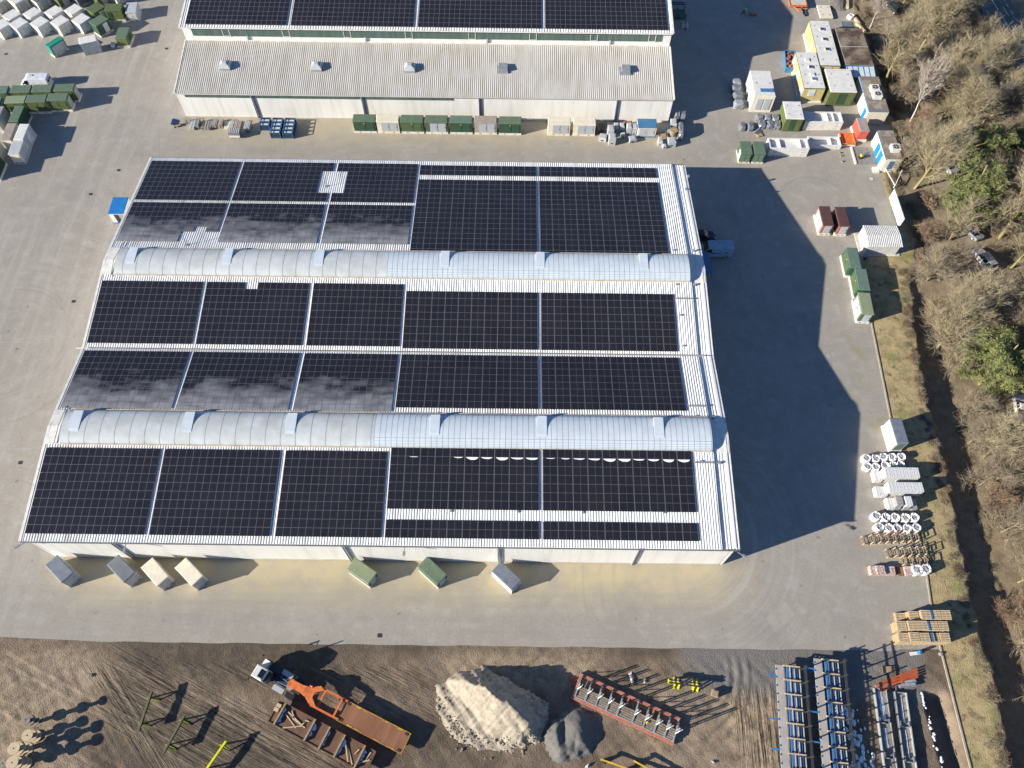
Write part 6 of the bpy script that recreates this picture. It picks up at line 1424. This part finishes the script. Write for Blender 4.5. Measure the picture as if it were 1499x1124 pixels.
# ------------------------------------------------------------------ far right corner: stacks, skip, trailer, worker
for k, (x, y, h) in enumerate(((42.1, 121.2, 1.3), (41.9, 119.5, 1.4), (41.9, 117.5, 1.5), (41.8, 115.5, 1.2))): bundle('dark plastic stack beside the white booth, %s' % ('farthest one', 'second farthest with white top', 'second nearest', 'nearest one with pale bottom')[k], x, y, 1.9, 1.6, h, ('mid_grey', 'slate', 'slate', 'mid_grey')[k], 0, 60 + k, 'dark stacks beside the white booth', 'plastic_stack', 'stack')
for k, x in enumerate((41.8, 43.25)): bundle('dark crate wrapped in black, ' + ('left one of two before the foil bundles' if not k else 'right one of two before the foil bundles'), x, 109.85, 1.15, 1.7, 1.0, 'slate', 0, 70 + k, 'black wrapped crates', 'plastic_stack', 'stack')
for k, (x, y) in enumerate(((45.2, 112.1), (46.7, 112.1), (48.1, 111.9), (45.4, 110.4), (46.9, 110.3), (48.2, 110.2))): bundle('foil wrapped bundle left of the green substation, %s row %s' % (('rear', 'front')[k > 2], ('left', 'middle', 'right')[k % 3]), x, y, 1.4, 1.6, 1.1, 'foil', 0, 80 + k, 'foil bundles left of the substation')
t = thing('leaning_sheet', 'blue grey sheet leaning over a trolley behind the green pair', 'sheet', (44.5, 108.3, 0), R(20)); mb = MB(); mb.beam((-.4, 0, .2), (.5, 0, 1.1), .05, 1.7); mb.build('sheet', 'door_grey', t); mb = MB(); mb.box(.2, 0, 0, 1.0, 1.5, .2); mb.build('trolley', 'wood', t)
t = thing('skip', 'turquoise skip with rusty scrap behind the shorter yellow cabin', 'skip', (53.4, 127.6, 0), R(-6)); mb = MB()
mb.box(-1.0, 0, 0, .1, 5.0, 1.2); mb.box(1.0, 0, 0, .1, 5.0, 1.2); mb.box(0, -2.5, 0, 1.9, .1, 1.2); mb.box(0, 2.5, 0, 1.9, .1, 1.2); mb.box(0, 0, 0, 1.9, 4.9, .15); mb.build('body', 'teal' if 0 else 'roof_blue', t)
mb = MB(); r9 = random.Random(4)
for k in range(26): mb.box(r9.uniform(-.75, .75), r9.uniform(-2.2, 2.2), .7 + r9.random() * .35, r9.uniform(.3, .9), r9.uniform(.2, .6), .2, r9.random() * 3)
s = mb.build('scrap', 'red_brown', t); s['kind'] = 'stuff'
ot = thing('flat_trailer', 'orange framed flat trailer cut by the upper photo edge', 'trailer', (57.9, 147.2, 0), 0)
mb = MB(); mb.box(0, 0, .75, 3.2, 5.4, .12); mb.build('deck', 'concrete', ot)
for x in (-1.7, 1.7): mb = MB(); mb.box(x, 0, .65, .22, 5.6, .3); mb.build('side_rail', 'orange', ot)
mb = MB(); mb.box(0, -2.75, .65, 3.6, .25, .3); mb.build('front_rail', 'orange', ot); mb = MB(); mb.beam((-.9, -2.8, .7), (0, -4.1, .55), .14, .14); mb.beam((.9, -2.8, .7), (0, -4.1, .55), .14, .14); mb.build('drawbar', 'orange', ot)
for s_ in (-1.3, 1.3):
    for y in (-1.9, 1.2): mb = MB(); mb.tube((s_ - .15, y, .33), (s_ + .15, y, .33), .33, n=12); mb.build('wheel', 'tyre', ot)
t = thing('tow_hook', 'dark ring shaped tow fork on the ground below the orange trailer', 'tow hook', (59.2, 143.0, 0), 0); mb = MB()
for i in range(10): a, b = 2 * pi * i / 10, 2 * pi * (i + 1) / 10; mb.tube((.35 * cos(a), .8 * sin(a), .12), (.35 * cos(b), .8 * sin(b), .12), .1, n=6)
mb.build('ring', 'black', t); m2 = MB(); m2.box(0, .95, 0, .3, .4, .3); m2.build('coupling', 'dark', t)
# the worker pulling a red pallet truck in the shadow
pe = thing('person', 'person in bright green high visibility jacket striding and pulling a red pallet truck', 'person', (46.55, 142.6, 0), R(0))
def skin_body(name, J, E, m_, parent, root=0):
    me = bpy.data.meshes.new(name); me.from_pydata([j[0] for j in J], E, []); me.update(); o = bpy.data.objects.new(name, me); COL.objects.link(o); o.parent = parent
    md = o.modifiers.new('skin', 'SKIN'); md.use_smooth_shade = True
    for i, j in enumerate(J): me.skin_vertices[0].data[i].radius = (j[1], j[2] if len(j) > 2 else j[1])
    for i in range(len(J)): me.skin_vertices[0].data[i].use_root = i == root
    o.modifiers.new('sub', 'SUBSURF').levels = 1; o.modifiers['sub'].render_levels = 1; me.materials.append(M[m_]); return o
# facing +x, leaning forward, left leg back
J = [((0, 0, .95), .15, .12), ((.10, 0, 1.18), .15, .13), ((.22, 0, 1.42), .17, .13), ((.29, 0, 1.53), .065), ((.36, 0, 1.62), .085), ((.38, 0, 1.74), .10),
     ((.24, .19, 1.43), .065), ((.42, .27, 1.20), .05), ((.66, .18, 1.05), .04), ((.24, -.19, 1.43), .065), ((.40, -.28, 1.19), .05), ((.64, -.16, 1.04), .04),
     ((.03, .10, .86), .10), ((.18, .12, .50), .07), ((.10, .12, .10), .05), ((.30, .13, .05), .045), ((-.02, -.10, .86), .10), ((-.26, -.13, .52), .07), ((-.58, -.14, .22), .05), ((-.52, -.15, .06), .045)]
E_ = [(0, 1), (1, 2), (2, 3), (3, 4), (4, 5), (2, 6), (6, 7), (7, 8), (2, 9), (9, 10), (10, 11), (0, 12), (12, 13), (13, 14), (14, 15), (0, 16), (16, 17), (17, 18), (18, 19)]
skin_body('body', J, E_, 'skin', pe)
JJ = [((.02, 0, .98), .175, .15), ((.11, 0, 1.2), .18, .155), ((.22, 0, 1.42), .195, .155), ((.24, .21, 1.43), .085), ((.42, .28, 1.20), .07), ((.60, .21, 1.08), .055), ((.24, -.21, 1.43), .085), ((.40, -.29, 1.19), .07), ((.58, -.19, 1.07), .055)]
skin_body('jacket', JJ, [(0, 1), (1, 2), (2, 3), (3, 4), (4, 5), (2, 6), (6, 7), (7, 8)], 'hi_vis', pe)
JT = [((0, 0, .93), .165, .14), ((.03, .10, .86), .115), ((.18, .12, .50), .085), ((.10, .12, .12), .065), ((-.02, -.10, .86), .115), ((-.26, -.13, .52), .085), ((-.57, -.14, .23), .065)]
skin_body('trousers', JT, [(0, 1), (1, 2), (2, 3), (0, 4), (4, 5), (5, 6)], 'trousers', pe)
mb = MB(); mb.loft([[(.36 + .115 * k * cos(a), .10 * k * sin(a), z) for a in [i * pi / 4 for i in range(8)]] for k, z in ((1, 1.70), (1.05, 1.78), (.75, 1.86), (.2, 1.88))]); mb.build('hair', 'trousers', pe)
for s_ in (-.035, .035): mb = MB(); mb.box(.475, s_, 1.735, .02, .022, .016); mb.build('eye', 'black', pe)
mb = MB(); mb.box(.485, 0, 1.70, .035, .025, .04); mb.build('nose', 'skin', pe); mb = MB(); mb.box(.472, 0, 1.665, .02, .05, .012); mb.build('mouth', 'red_wall', pe)
for s_ in (-1, 1):
    h_ = MB(); o_ = Vector((.66 if s_ > 0 else .64, .18 * s_ if s_ > 0 else -.16, 1.05))
    h_.box(o_.x + .03, o_.y, o_.z - .045, .10, .045, .085)
    for k in range(4): p = o_ + Vector((.08, 0, .028 - .022 * k)); q = p + Vector((.045 - .006 * abs(k - 1), -.02 * s_, 0)); h_.tube(p, q, .011, .009, 6); h_.tube(q, q + Vector((-.01, -.045 * s_, 0)), .009, .008, 6)
    p = o_ + Vector((.02, -.02 * s_, .03)); h_.tube(p, p + Vector((.05, -.035 * s_, .02)), .012, .009, 6); h_.build('hand', 'skin', pe)
for p in ((.24, .13, .03), (-.48, -.15, .06)): mb = MB(); mb.box(p[0], p[1], p[2] - .03, .27, .1, .09, taper=.8); mb.build('shoe', 'black', pe)
t = thing('pallet_truck', 'red pallet truck pulled by the person in green jacket', 'pallet truck', (48.1, 142.35, 0), 0)
for s_ in (-.2, .2): mb = MB(); mb.box(.5, s_, .12, 1.15, .17, .08); mb.build('fork', 'red_brown', t)
mb = MB(); mb.box(-.15, 0, .12, .25, .55, .45); mb.build('pump', 'red_wall', t); mb = MB(); mb.beam((-.2, 0, .5), (-.82, 0, 1.05), .05, .05); mb.beam((-.82, -.2, 1.05), (-.82, .2, 1.05), .04, .04); mb.build('handle', 'dark', t)
for x, y in ((-.15, -.18), (-.15, .18), (1.0, -.2), (1.0, .2)): mb = MB(); mb.tube((x, y - .04, .09), (x, y + .04, .09), .09, n=8); mb.build('wheel', 'tyre', t)
# dark machine and pale stand in the shadow of the nave
t = thing('steel_rack', 'dark steel rack standing in shadow at the right end of the hall', 'rack', (32.2, 141.8, 0)); mb = MB()
for x in (-2.2, -.7, .8, 2.2):
    for y in (-1.2, 1.2): mb.box(x, y, 0, .12, .12, 1.3)
mb.build('post_lattice', 'dark', t); mb = MB(); mb.box(0, 0, .5, 4.6, 2.5, .12); mb.build('shelf', 'dark_green', t); mb = MB(); mb.box(0, 2.4, .9, 5.2, .2, .14); mb.box(0, 3.0, .9, 4.6, .2, .14); mb.build('long_bars', 'dark', t)
t = thing('pale_stand', 'small pale stand with two upright sides right of the hall', 'stand', (34.2, 138.3, 0)); mb = MB(); mb.box(-.45, 0, 0, .12, 1.3, .9); mb.box(.45, 0, 0, .12, 1.3, .9); mb.build('side_slats', 'white', t); mb = MB(); mb.box(0, 0, .3, .8, 1.1, .08); mb.build('shelf', 'light_grey', t)
# pale rubble bags and planks by the wood
for k, (x, y, s_) in enumerate(((68.2, 141.8, 1.0),)): big_bag('white bag lying by the wood edge above the flat roofed shed', x, y, 1.2, .7, 'bag_fill_brown', None, 90)
for k, (x, y, a) in enumerate(((68.5, 146.2, 80), (69.2, 141.0, 105), (69.6, 138.6, 112))):
    t = thing('log', 'pale timber lying at the wood edge, ' + ('upper one', 'middle one', 'one nearest the shed')[k], 'log', (x, y, 0), R(a), 'timbers at the wood edge'); mb = MB(); mb.box(0, 0, .05, 3.0, .5, .4, taper=.9); mb.build('trunk', 'wood_pale', t); m2 = MB(); m2.tube((1.5, 0, .25), (1.56, 0, .25), .2, n=8); m2.build('cut_end', 'wood', t)
t = thing('grating', 'dark grating panel lying behind the flat roofed shed', 'grating', (67.2, 139.6, 0)); mb = MB(); mb.box(0, 0, .05, 2.2, 2.2, .05); mb.build('mesh', 'blue_slate', t)
for k in range(6): m2 = MB(); m2.box(-.95 + .38 * k, 0, .1, .05, 2.1, .04); m2.build('bar', 'slate', t)
t = thing('rubble_mound', 'grey rubble mound at the upper photo edge beside the wood', 'rubble mound', (66.6, 146.5, 0)); mb = MB(); rr_ = random.Random(8)
rings = [[((2.3 * k) * cos(a) * rr_.uniform(.85, 1.1), (2.6 * k) * sin(a) * rr_.uniform(.85, 1.1), z + rr_.uniform(-.05, .05)) for a in [i * pi / 8 for i in range(16)]] for k, z in ((1, 0), (.75, .35), (.45, .7), (.15, .85))]
mb.loft(rings); mb.build('pile', 'gravel_grey', t)

# fence panel wall and corrugated shed at the right edge
t = thing('panel_fence', 'tall translucent panel fence casting a dark shadow beside the shed', 'fence', (65.0, 89.9, 0), R(90 + 1)); mb = MB()
mb.box(0, 0, .25, 6.6, .05, 2.1); mb.build('panels', 'translucent_panel', t)
for k in range(6): mb = MB(); mb.box(-3.3 + k * 1.32, -.05, 0, .08, .08, 2.4); mb.build('post', 'light_grey', t)
for z in (.3, 2.3): mb = MB(); mb.box(0, -.06, z, 6.6, .06, .06); mb.build('rail', 'light_grey', t)
t = thing('corrugated_shed', 'white corrugated shed on a cream base at the right yard edge', 'shed', (60.6, 82.75, 0), R(0)); mb = MB(); mb.box(.0, .2, 0, 6.6, 4.8, .12); mb.build('base', 'concrete', t)
mb = MB(); mb.box(-.1, .1, .12, 5.2, 4.1, 2.2); mb.build('wall', 'shed_sheet', t)
mb = MB()
def srib(y0, z0, y1, z1):
    x = -2.85
    while x < 2.75:
        mb.add([(x, y0, z0), (x + .13, y0, z0), (x + .16, y0, z0 + .06), (x + .27, y0, z0 + .06), (x + .3, y0, z0), (x, y1, z1), (x + .13, y1, z1), (x + .16, y1, z1 + .06), (x + .27, y1, z1 + .06), (x + .3, y1, z1)], [(0, 1, 6, 5), (1, 2, 7, 6), (2, 3, 8, 7), (3, 4, 9, 8)]); x += .3
srib(-2.15, 2.3, .1, 2.62); srib(.1, 2.62, 2.35, 2.3); mb.build('roof', 'shed_sheet', t)
mb = MB(); mb.add([(-2.75, -1.95, .12), (-2.75, 2.1, .12), (-2.75, 2.1, 2.3), (-2.75, .1, 2.55), (-2.75, -1.95, 2.3), (-2.68, -1.95, .12), (-2.68, 2.1, .12), (-2.68, 2.1, 2.3), (-2.68, .1, 2.55), (-2.68, -1.95, 2.3)], [(0, 4, 3, 2, 1), (5, 6, 7, 8, 9)]); mb.build('gable', 'translucent_panel', t)
mb = MB(); mb.box(-2.78, -.8, .15, .05, 1.6, 1.9); mb.box(-2.78, .95, .15, .05, 1.6, 1.9); mb.build('door', 'light_grey', t)
# barrier pole at the corner of the cabin
t = thing('barrier', 'white barrier bars meeting at a point below the two door cabin', 'barrier', (66.0, 97.0, 0)); mb = MB(); mb.beam((-.3, 2.4, .6), (.4, -1.3, .6), .12, .12); mb.build('bar', 'white', t); mb = MB(); mb.beam((.4, -1.3, .6), (2.4, 2.2, .8), .12, .12); mb.build('bar', 'white', t)
for p in ((-.3, 2.4), (.4, -1.3), (2.4, 2.2)): mb = MB(); mb.box(p[0], p[1], 0, .14, .14, .8); mb.build('post', 'white', t)
t = thing('manhole', 'round manhole ring in the yard below the two door cabin', 'manhole', (62.9, 97.8, 0)); mb = MB()
for i in range(14): a, b = 2 * pi * i / 14, 2 * pi * (i + 1) / 14; mb.beam((.5 * cos(a), .5 * sin(a), .02), (.5 * cos(b), .5 * sin(b), .02), .1, .03)
mb.build('ring', 'concrete_dark', t); m2 = MB(); m2.tube((0, 0, 0), (0, 0, .012), .44, n=14); m2.build('cover', 'concrete', t)

# ------------------------------------------------------------------ the wood
def rot_dir(d, ang, az):
    d = d.normalized(); a = d.orthogonal().normalized(); b = d.cross(a)
    return (d * cos(ang) + (a * cos(az) + b * sin(az)) * sin(ang)).normalized()


def tree_mesh(seed, h, trunk_r, spread, n_limb, up, twigs, tw_len, lean=.06, first=.3):
    r = random.Random(seed); T, C = MB(), MB()
    def twig(p, d, L, rad, lev):
        q = p + d * L * .5; d2 = rot_dir(d, r.uniform(.05, .35), r.random() * 6.3); d2.z += .12 * up; d2.normalize(); e = q + d2 * L * .5
        C.tube(p, q, rad, rad * .75, 3, cap=False); C.tube(q, e, rad * .75, rad * .35, 3, cap=False)
        if lev > 0:
            for k in range(3 if lev > 1 else 2):
                t = r.uniform(.25, 1.0); b = p + d * L * t if t < .5 else q + d2 * L * (t - .5)
                nd = rot_dir(d2, r.uniform(.35, .9), r.random() * 6.3); nd.z += .15 * up; twig(b, nd.normalized(), L * r.uniform(.5, .8), rad * .62, lev - 1)
    def limb(p, d, L, rad, lev):
        n = 4; pts = [p]; q = p.copy(); dd = d.copy()
        for k in range(n):
            dd = rot_dir(dd, r.uniform(.05, .22), r.random() * 6.3); dd.z += .10 * up; dd.normalize(); nq = q + dd * L / n
            T.tube(q, nq, rad * (1 - k / n * .7), rad * (1 - (k + 1) / n * .7), 6 if lev else 5, cap=False); q = nq; pts.append(q)
            if lev > 0 and k >= 0:
                for _ in range(2 if lev > 1 else 2):
                    nd = rot_dir(dd, r.uniform(.45, 1.0), r.random() * 6.3); nd.z += .2 * up; limb(q - dd * r.random() * L / n, nd.normalized(), L * r.uniform(.42, .65), rad * .5, lev - 1)
        m = twigs if lev == 0 else max(2, twigs // 2)
        for _ in range(m):
            i = r.randrange(1, n + 1); b = pts[i - 1].lerp(pts[i], r.random()); nd = rot_dir(d, r.uniform(.3, 1.1), r.random() * 6.3); nd.z += .2 * up
            twig(b, nd.normalized(), tw_len * r.uniform(.6, 1.3), .032, 2)
    ax = Vector((r.uniform(-lean, lean), r.uniform(-lean, lean), 1)).normalized(); n = 6; q = Vector((0, 0, -.6)); st_ = []
    for k in range(n):
        d = rot_dir(ax, r.uniform(0, .10), r.random() * 6.3); nq = q + d * (h * .72 + .6) / n
        T.tube(q, nq, trunk_r * (1 - k / n * .72), trunk_r * (1 - (k + 1) / n * .72), 8, cap=False); st_.append((q, nq)); q = nq
    for i in range(n_limb):
        t = first + (1 - first) * (i + r.random() * .6) / n_limb; k = min(n - 1, int(t * n)); b = st_[k][0].lerp(st_[k][1], t * n - k if k < n else 1)
        az = i * 2.4 + r.uniform(-.5, .5); nd = Vector((cos(az) * spread, sin(az) * spread, .55 + t * .5)).normalized()
        limb(b, nd, h * r.uniform(.30, .46) * (1.15 - .4 * t), trunk_r * .42, 1)
    limb(q, ax, h * .3, trunk_r * .28, 1)
    return T, C


PROTO = {}
def make_tree(key, bark, twig, *a, **k):
    T, C = tree_mesh(*a, **k); t = thing('bare_tree', 'x', 'tree'); T.build('trunk', bark, t, smooth=True); C.build('crown', twig, t); PROTO[key] = [t, True]
make_tree('a', 'bark_olive', 'twig_tan', 1, 10.5, .24, .95, 7, 1.0, 6, 1.5)
make_tree('b', 'bark_tan', 'twig_tan', 2, 9.0, .20, 1.0, 6, .9, 7, 1.4)
make_tree('c', 'bark_grey', 'twig_brown', 3, 8.0, .17, .9, 6, 1.1, 7, 1.3)
make_tree('d', 'bark_tan', 'twig_brown', 4, 6.5, .14, 1.1, 6, .8, 7, 1.2, first=.15)
make_tree('e', 'bark_olive', 'twig_tan', 5, 12.0, .28, .85, 8, 1.1, 6, 1.6)
make_tree('f', 'bark_grey', 'twig_red', 6, 5.0, .10, 1.1, 6, .9, 8, 1.0, first=.1)
make_tree('birch', 'birch_bark', 'birch_twig', 8, 12.0, .17, .45, 8, 1.3, 5, 1.2, first=.45)
make_tree('birch2', 'birch_bark', 'birch_twig', 9, 10.0, .14, .5, 7, 1.3, 5, 1.1, first=.4)
WOOD = []
def place(key, x, y, label, group=None, sc=1.0, rz_=None):
    p, first_ = PROTO[key]
    o = p if first_ else copy_tree(p); PROTO[key][1] = False
    o.location = (x, y, floor_z(x, y)); o.rotation_euler = (0, 0, rnd.random() * 6.28 if rz_ is None else rz_); o.scale = (sc, sc, sc * rnd.uniform(.92, 1.08)); o['label'] = label
    if group: o['group'] = group
    elif 'group' in o: del o['group']
    WOOD.append((x, y)); return o
place('birch', 73.6, 112.6, 'tall white birch rising beside the dark car at the track', rz_=1.0)
place('birch2', 82.5, 114.0, 'white birch right of the tallest birch in the upper wood', rz_=2.2)
place('birch2', 86.5, 111.8, 'smaller white birch above the upper pine', None, .8)
place('birch2', 71.6, 138.9, 'thin pale birch by the black car near the upper photo edge', None, .85)
place('birch2', 72.9, 141.5, 'thin pale birch right at the upper photo edge', None, .75)
for k, (x, y, key, sc, lab) in enumerate(((71.0, 122.5, 'e', 1.0, 'wide bare tree with mossy limbs behind the flat roofed shed'), (70.3, 96.0, 'e', 1.0, 'wide bare tree with mossy trunk right of the two door cabin'), (66.8, 64.0, 'b', 1.1, 'spreading bare tree above the start of the dark bank'), (68.8, 45.5, 'a', .95, 'bare tree with thick mossy limbs at the right photo edge'), (71.0, 28.0, 'a', .8, 'bare tree with yellowish limbs in the lower wood'), (73.2, 84.3, 'b', .9, 'slim bare tree between the track and the lower pine'), (80.5, 133, 'e', 1.05, 'broad mossy tree between track and road'), (78.8, 92.6, 'c', 1.0, 'grey bare tree below the silver car'))):
    place(key, x, y, lab, None, sc)
r4 = random.Random(17); ext = 0; tries = 0
BAND = [(120, 'upper wood towards the road'), (90, 'wood beside the parked silver car'), (60, 'wood round the derelict cars'), (30, 'wood beyond the dark bank'), (-20, 'lower wood at the photo corner')]
CARS = [(77.3, 101.3), (78.0, 145.2), (77.5, 121.2), (77.3, 86.2), (77.7, 80.0), (76.4, 53.6)]
PINES = [(74.8, 88.2), (79.5, 97.5), (72.8, 60.2), (86, 101)]
while ext < 140 and tries < 9000:
    tries += 1; y = r4.uniform(-6, 152); e = interp(y, EDGE); x = e + (1.8 if y > 66 else 5.4) + (100 - e) * r4.random() ** 1.15
    if y > 76 and abs(x - 76.9) < 2.3: continue
    if y < 76 and x > 84: continue
    rx = interp(y, [(q[1], q[0]) for q in rp])
    if x > rx - (11 if y > 100 else 6): continue
    if any(math.hypot(x - a, y - b) < 4.4 for a, b in PINES) or any(math.hypot(x - a + 2.0, y - b + 3.4) < 3.2 for a, b in PINES) or math.hypot(x - 76.4, y - 53.6) < 2.5 or math.hypot(x - 66, y - 89) < 3.5: continue
    if any(math.hypot(x * 100 / (100 - z_) - a, y * 100 / (100 - z_) - b) < (2.8 if z_ > 4 else 2.2) for a, b in CARS for z_ in (2, 4, 6.5, 8)): continue
    md = 2.7 if y > 60 else 2.4
    if any((x - a) ** 2 + (y - b) ** 2 < md * md for a, b in WOOD): continue
    near = x - e < (4.5 if y > 66 else 7)
    key = r4.choice('dfdf' if near else ('abecbd' if y > 62 else 'bdcdfb')); band = [b for a, b in BAND if y > a][0]
    knd = {'a': 'bare tree with mossy bark', 'b': 'bare tan tree', 'c': 'bare grey tree', 'd': 'low spreading bare tree', 'e': 'tall bare tree with mossy limbs', 'f': 'reddish brown bush tree'}[key]
    place(key, x, y, '%s in the %s' % (knd, band), '%ss in the %s' % (knd, band), r4.uniform(.75, 1.1)); ext += 1


# pines: limbs with tufts of short needle blades spread through the crown
def pine(label, x, y, h, cr, seed, lean, tufts=150):
    t = thing('pine_tree', label, 'tree', (x, y, floor_z(x, y))); r = random.Random(seed); T = MB(); n = 7; q = Vector((0, 0, -.5)); st_ = [q]
    for k in range(n):
        nq = q + Vector((lean[0] * h / n + r.uniform(-.12, .12), lean[1] * h / n + r.uniform(-.12, .12), (h * .95 + .5) / n)); T.tube(q, nq, .26 * (1 - .1 * k), .26 * (1 - .1 * (k + 1)), 7, cap=False); q = nq; st_.append(q)
    A, B = MB(), MB(); clumps = []
    for i in range(tufts // 5):
        k = r.uniform(.42, 1.0); b = st_[0].lerp(st_[-1], k) if 0 else st_[int(k * (n - .01))]; az = r.random() * 6.28; L = cr * (1.12 - .75 * abs(k - .62)) * r.uniform(.6, 1.0)
        e = b + Vector((cos(az) * L, sin(az) * L, r.uniform(-.1, .35) * L)); T.tube(b, e, .07, .025, 4, cap=False)
        for j in range(5): f = r.uniform(.35, 1.05); clumps.append(b.lerp(e, f) + Vector((r.gauss(0, .35), r.gauss(0, .35), r.gauss(.1, .2))))
    for c in clumps:
        s_ = r.uniform(.45, .85)
        for _ in range(95):
            d = Vector((r.gauss(0, 1), r.gauss(0, 1), r.gauss(.25, .7))).normalized(); p = c + Vector((d.x, d.y, d.z * .55)) * s_ * r.uniform(.15, 1.0); a = rot_dir(d, r.uniform(0, .9), r.random() * 6.3); b = a.orthogonal().normalized(); L, w_ = r.uniform(.2, .42), r.uniform(.022, .055)
            (A if r.random() < .72 else B).add([p - b * w_, p + b * w_, p + a * L + b * w_ * .4, p + a * L - b * w_ * .4], [(0, 1, 2, 3)])
    T.build('trunk', 'bark_tan', t, smooth=True); A.build('crown', 'pine_leaf', t); B.build('inner_needles', 'pine_leaf_dark', t)
pine('big green pine leaning over the silver car', 74.3, 85.6, 12.0, 4.6, 31, (.10, .40), 330)
pine('green pine farther right, above the leaning one', 79.6, 97.5, 11.0, 4.0, 32, (.08, .25), 210)
pine('broad green pine at the right photo edge by the white wreck', 71.6, 57.6, 10.0, 5.6, 33, (.06, .12), 360)
pine('young green pine behind the uppermost pine', 86.5, 100.5, 8.5, 2.4, 34, (.05, .1), 90)

# dry shrubs and brambles on the bank and beneath the trees
def shrub_mesh(seed, rad, h, n, leaf):
    r = random.Random(seed); C, Lf = MB(), MB()
    for i in range(n):
        az = r.random() * 6.28; d = Vector((cos(az) * r.uniform(.2, 1), sin(az) * r.uniform(.2, 1), r.uniform(.3, 1))).normalized(); p = Vector((r.gauss(0, rad * .3), r.gauss(0, rad * .3), -.1)); L = rad * r.uniform(.5, 1.1)
        q = p + d * L * .6; d2 = rot_dir(d, r.uniform(.1, .6), r.random() * 6.3); d2.z -= .25; e = q + d2 * L * .5; C.tube(p, q, .022, .016, 3, cap=False); C.tube(q, e, .016, .006, 3, cap=False)
        for _ in range(2): nd = rot_dir(d, r.uniform(.4, 1.1), r.random() * 6.3); b = p.lerp(q, r.uniform(.4, 1)); C.tube(b, b + nd * L * .45, .013, .005, 3, cap=False)
        if r.random() < leaf:
            for _ in range(5): b = q + Vector((r.gauss(0, .22), r.gauss(0, .22), r.gauss(0, .15))); a = Vector((r.gauss(0, 1), r.gauss(0, 1), r.gauss(0, .5))).normalized() * .09; c = a.orthogonal().normalized() * .06; Lf.add([b - a, b - c, b + a, b + c], [(0, 1, 2, 3)])
    return C, Lf
SH = []
for k, (tw, lf, leaf) in enumerate((('twig_brown', 'shrub_leaf', .25), ('twig_red', 'twig_red', .6), ('twig_tan', 'shrub_leaf', .12), ('twig_brown', 'twig_red', .4))):
    C, Lf = shrub_mesh(70 + k, 1.25, .9, 170, leaf); t = thing('dry_shrub', 'x', 'shrub'); C.build('stems', tw, t)
    if Lf.f: Lf.build('leaves', lf, t)
    SH.append([t, True])
def put_shrub(k, x, y, sc, label, group):
    p = SH[k]; o = p[0] if p[1] else copy_tree(p[0]); p[1] = False
    o.location = (x, y, floor_z(x, y)); o.rotation_euler = (0, 0, rnd.random() * 6.28); o.scale = (sc * rnd.uniform(.8, 1.5), sc * rnd.uniform(.8, 1.5), sc * rnd.uniform(.5, .8)); o['label'] = label; o['group'] = group
y = -4.0
while y < 78:
    e = interp(y, EDGE)
    if r4.random() < .75: put_shrub(r4.randrange(4), e - r4.uniform(.3, 1.3), y, r4.uniform(.3, .6), 'dry bramble on the edge of the dark bank', 'brambles along the top of the bank')
    if r4.random() < .35: put_shrub(r4.choice((0, 2)), e + r4.uniform(4.6, 5.6), y, r4.uniform(.4, .7), 'low dry shrub at the foot of the dark bank', 'shrubs at the foot of the bank')
    y += r4.uniform(.7, 1.3)
for _ in range(150):
    y = r4.uniform(-5, 150); e = interp(y, EDGE); x = e + r4.uniform(5.8, 30) if y < 80 else e + r4.uniform(.6, 28)
    if y > 76 and abs(x - 76.9) < 1.9: continue
    if x > interp(y, [(q[1], q[0]) for q in rp]) - 5 or math.hypot(x - 76.4, y - 53.6) < 2.5: continue
    put_shrub(r4.randrange(4), x, y, r4.uniform(.6, 1.3), 'dry shrub among the trees of the %s' % [b for a, b in BAND if y > a][0], 'dry shrubs in the %s' % [b for a, b in BAND if y > a][0])
for y in [80.5 + i * 1.6 for i in range(40)]:
    e = interp(y, EDGE)
    if abs(y - 89.5) > 4: put_shrub(r4.choice((1, 3, 0)), e + r4.uniform(.5, 2.4), y, r4.uniform(.6, 1.0), 'reddish dry shrub behind the cabins at the wood edge', 'dry shrubs behind the cabins')
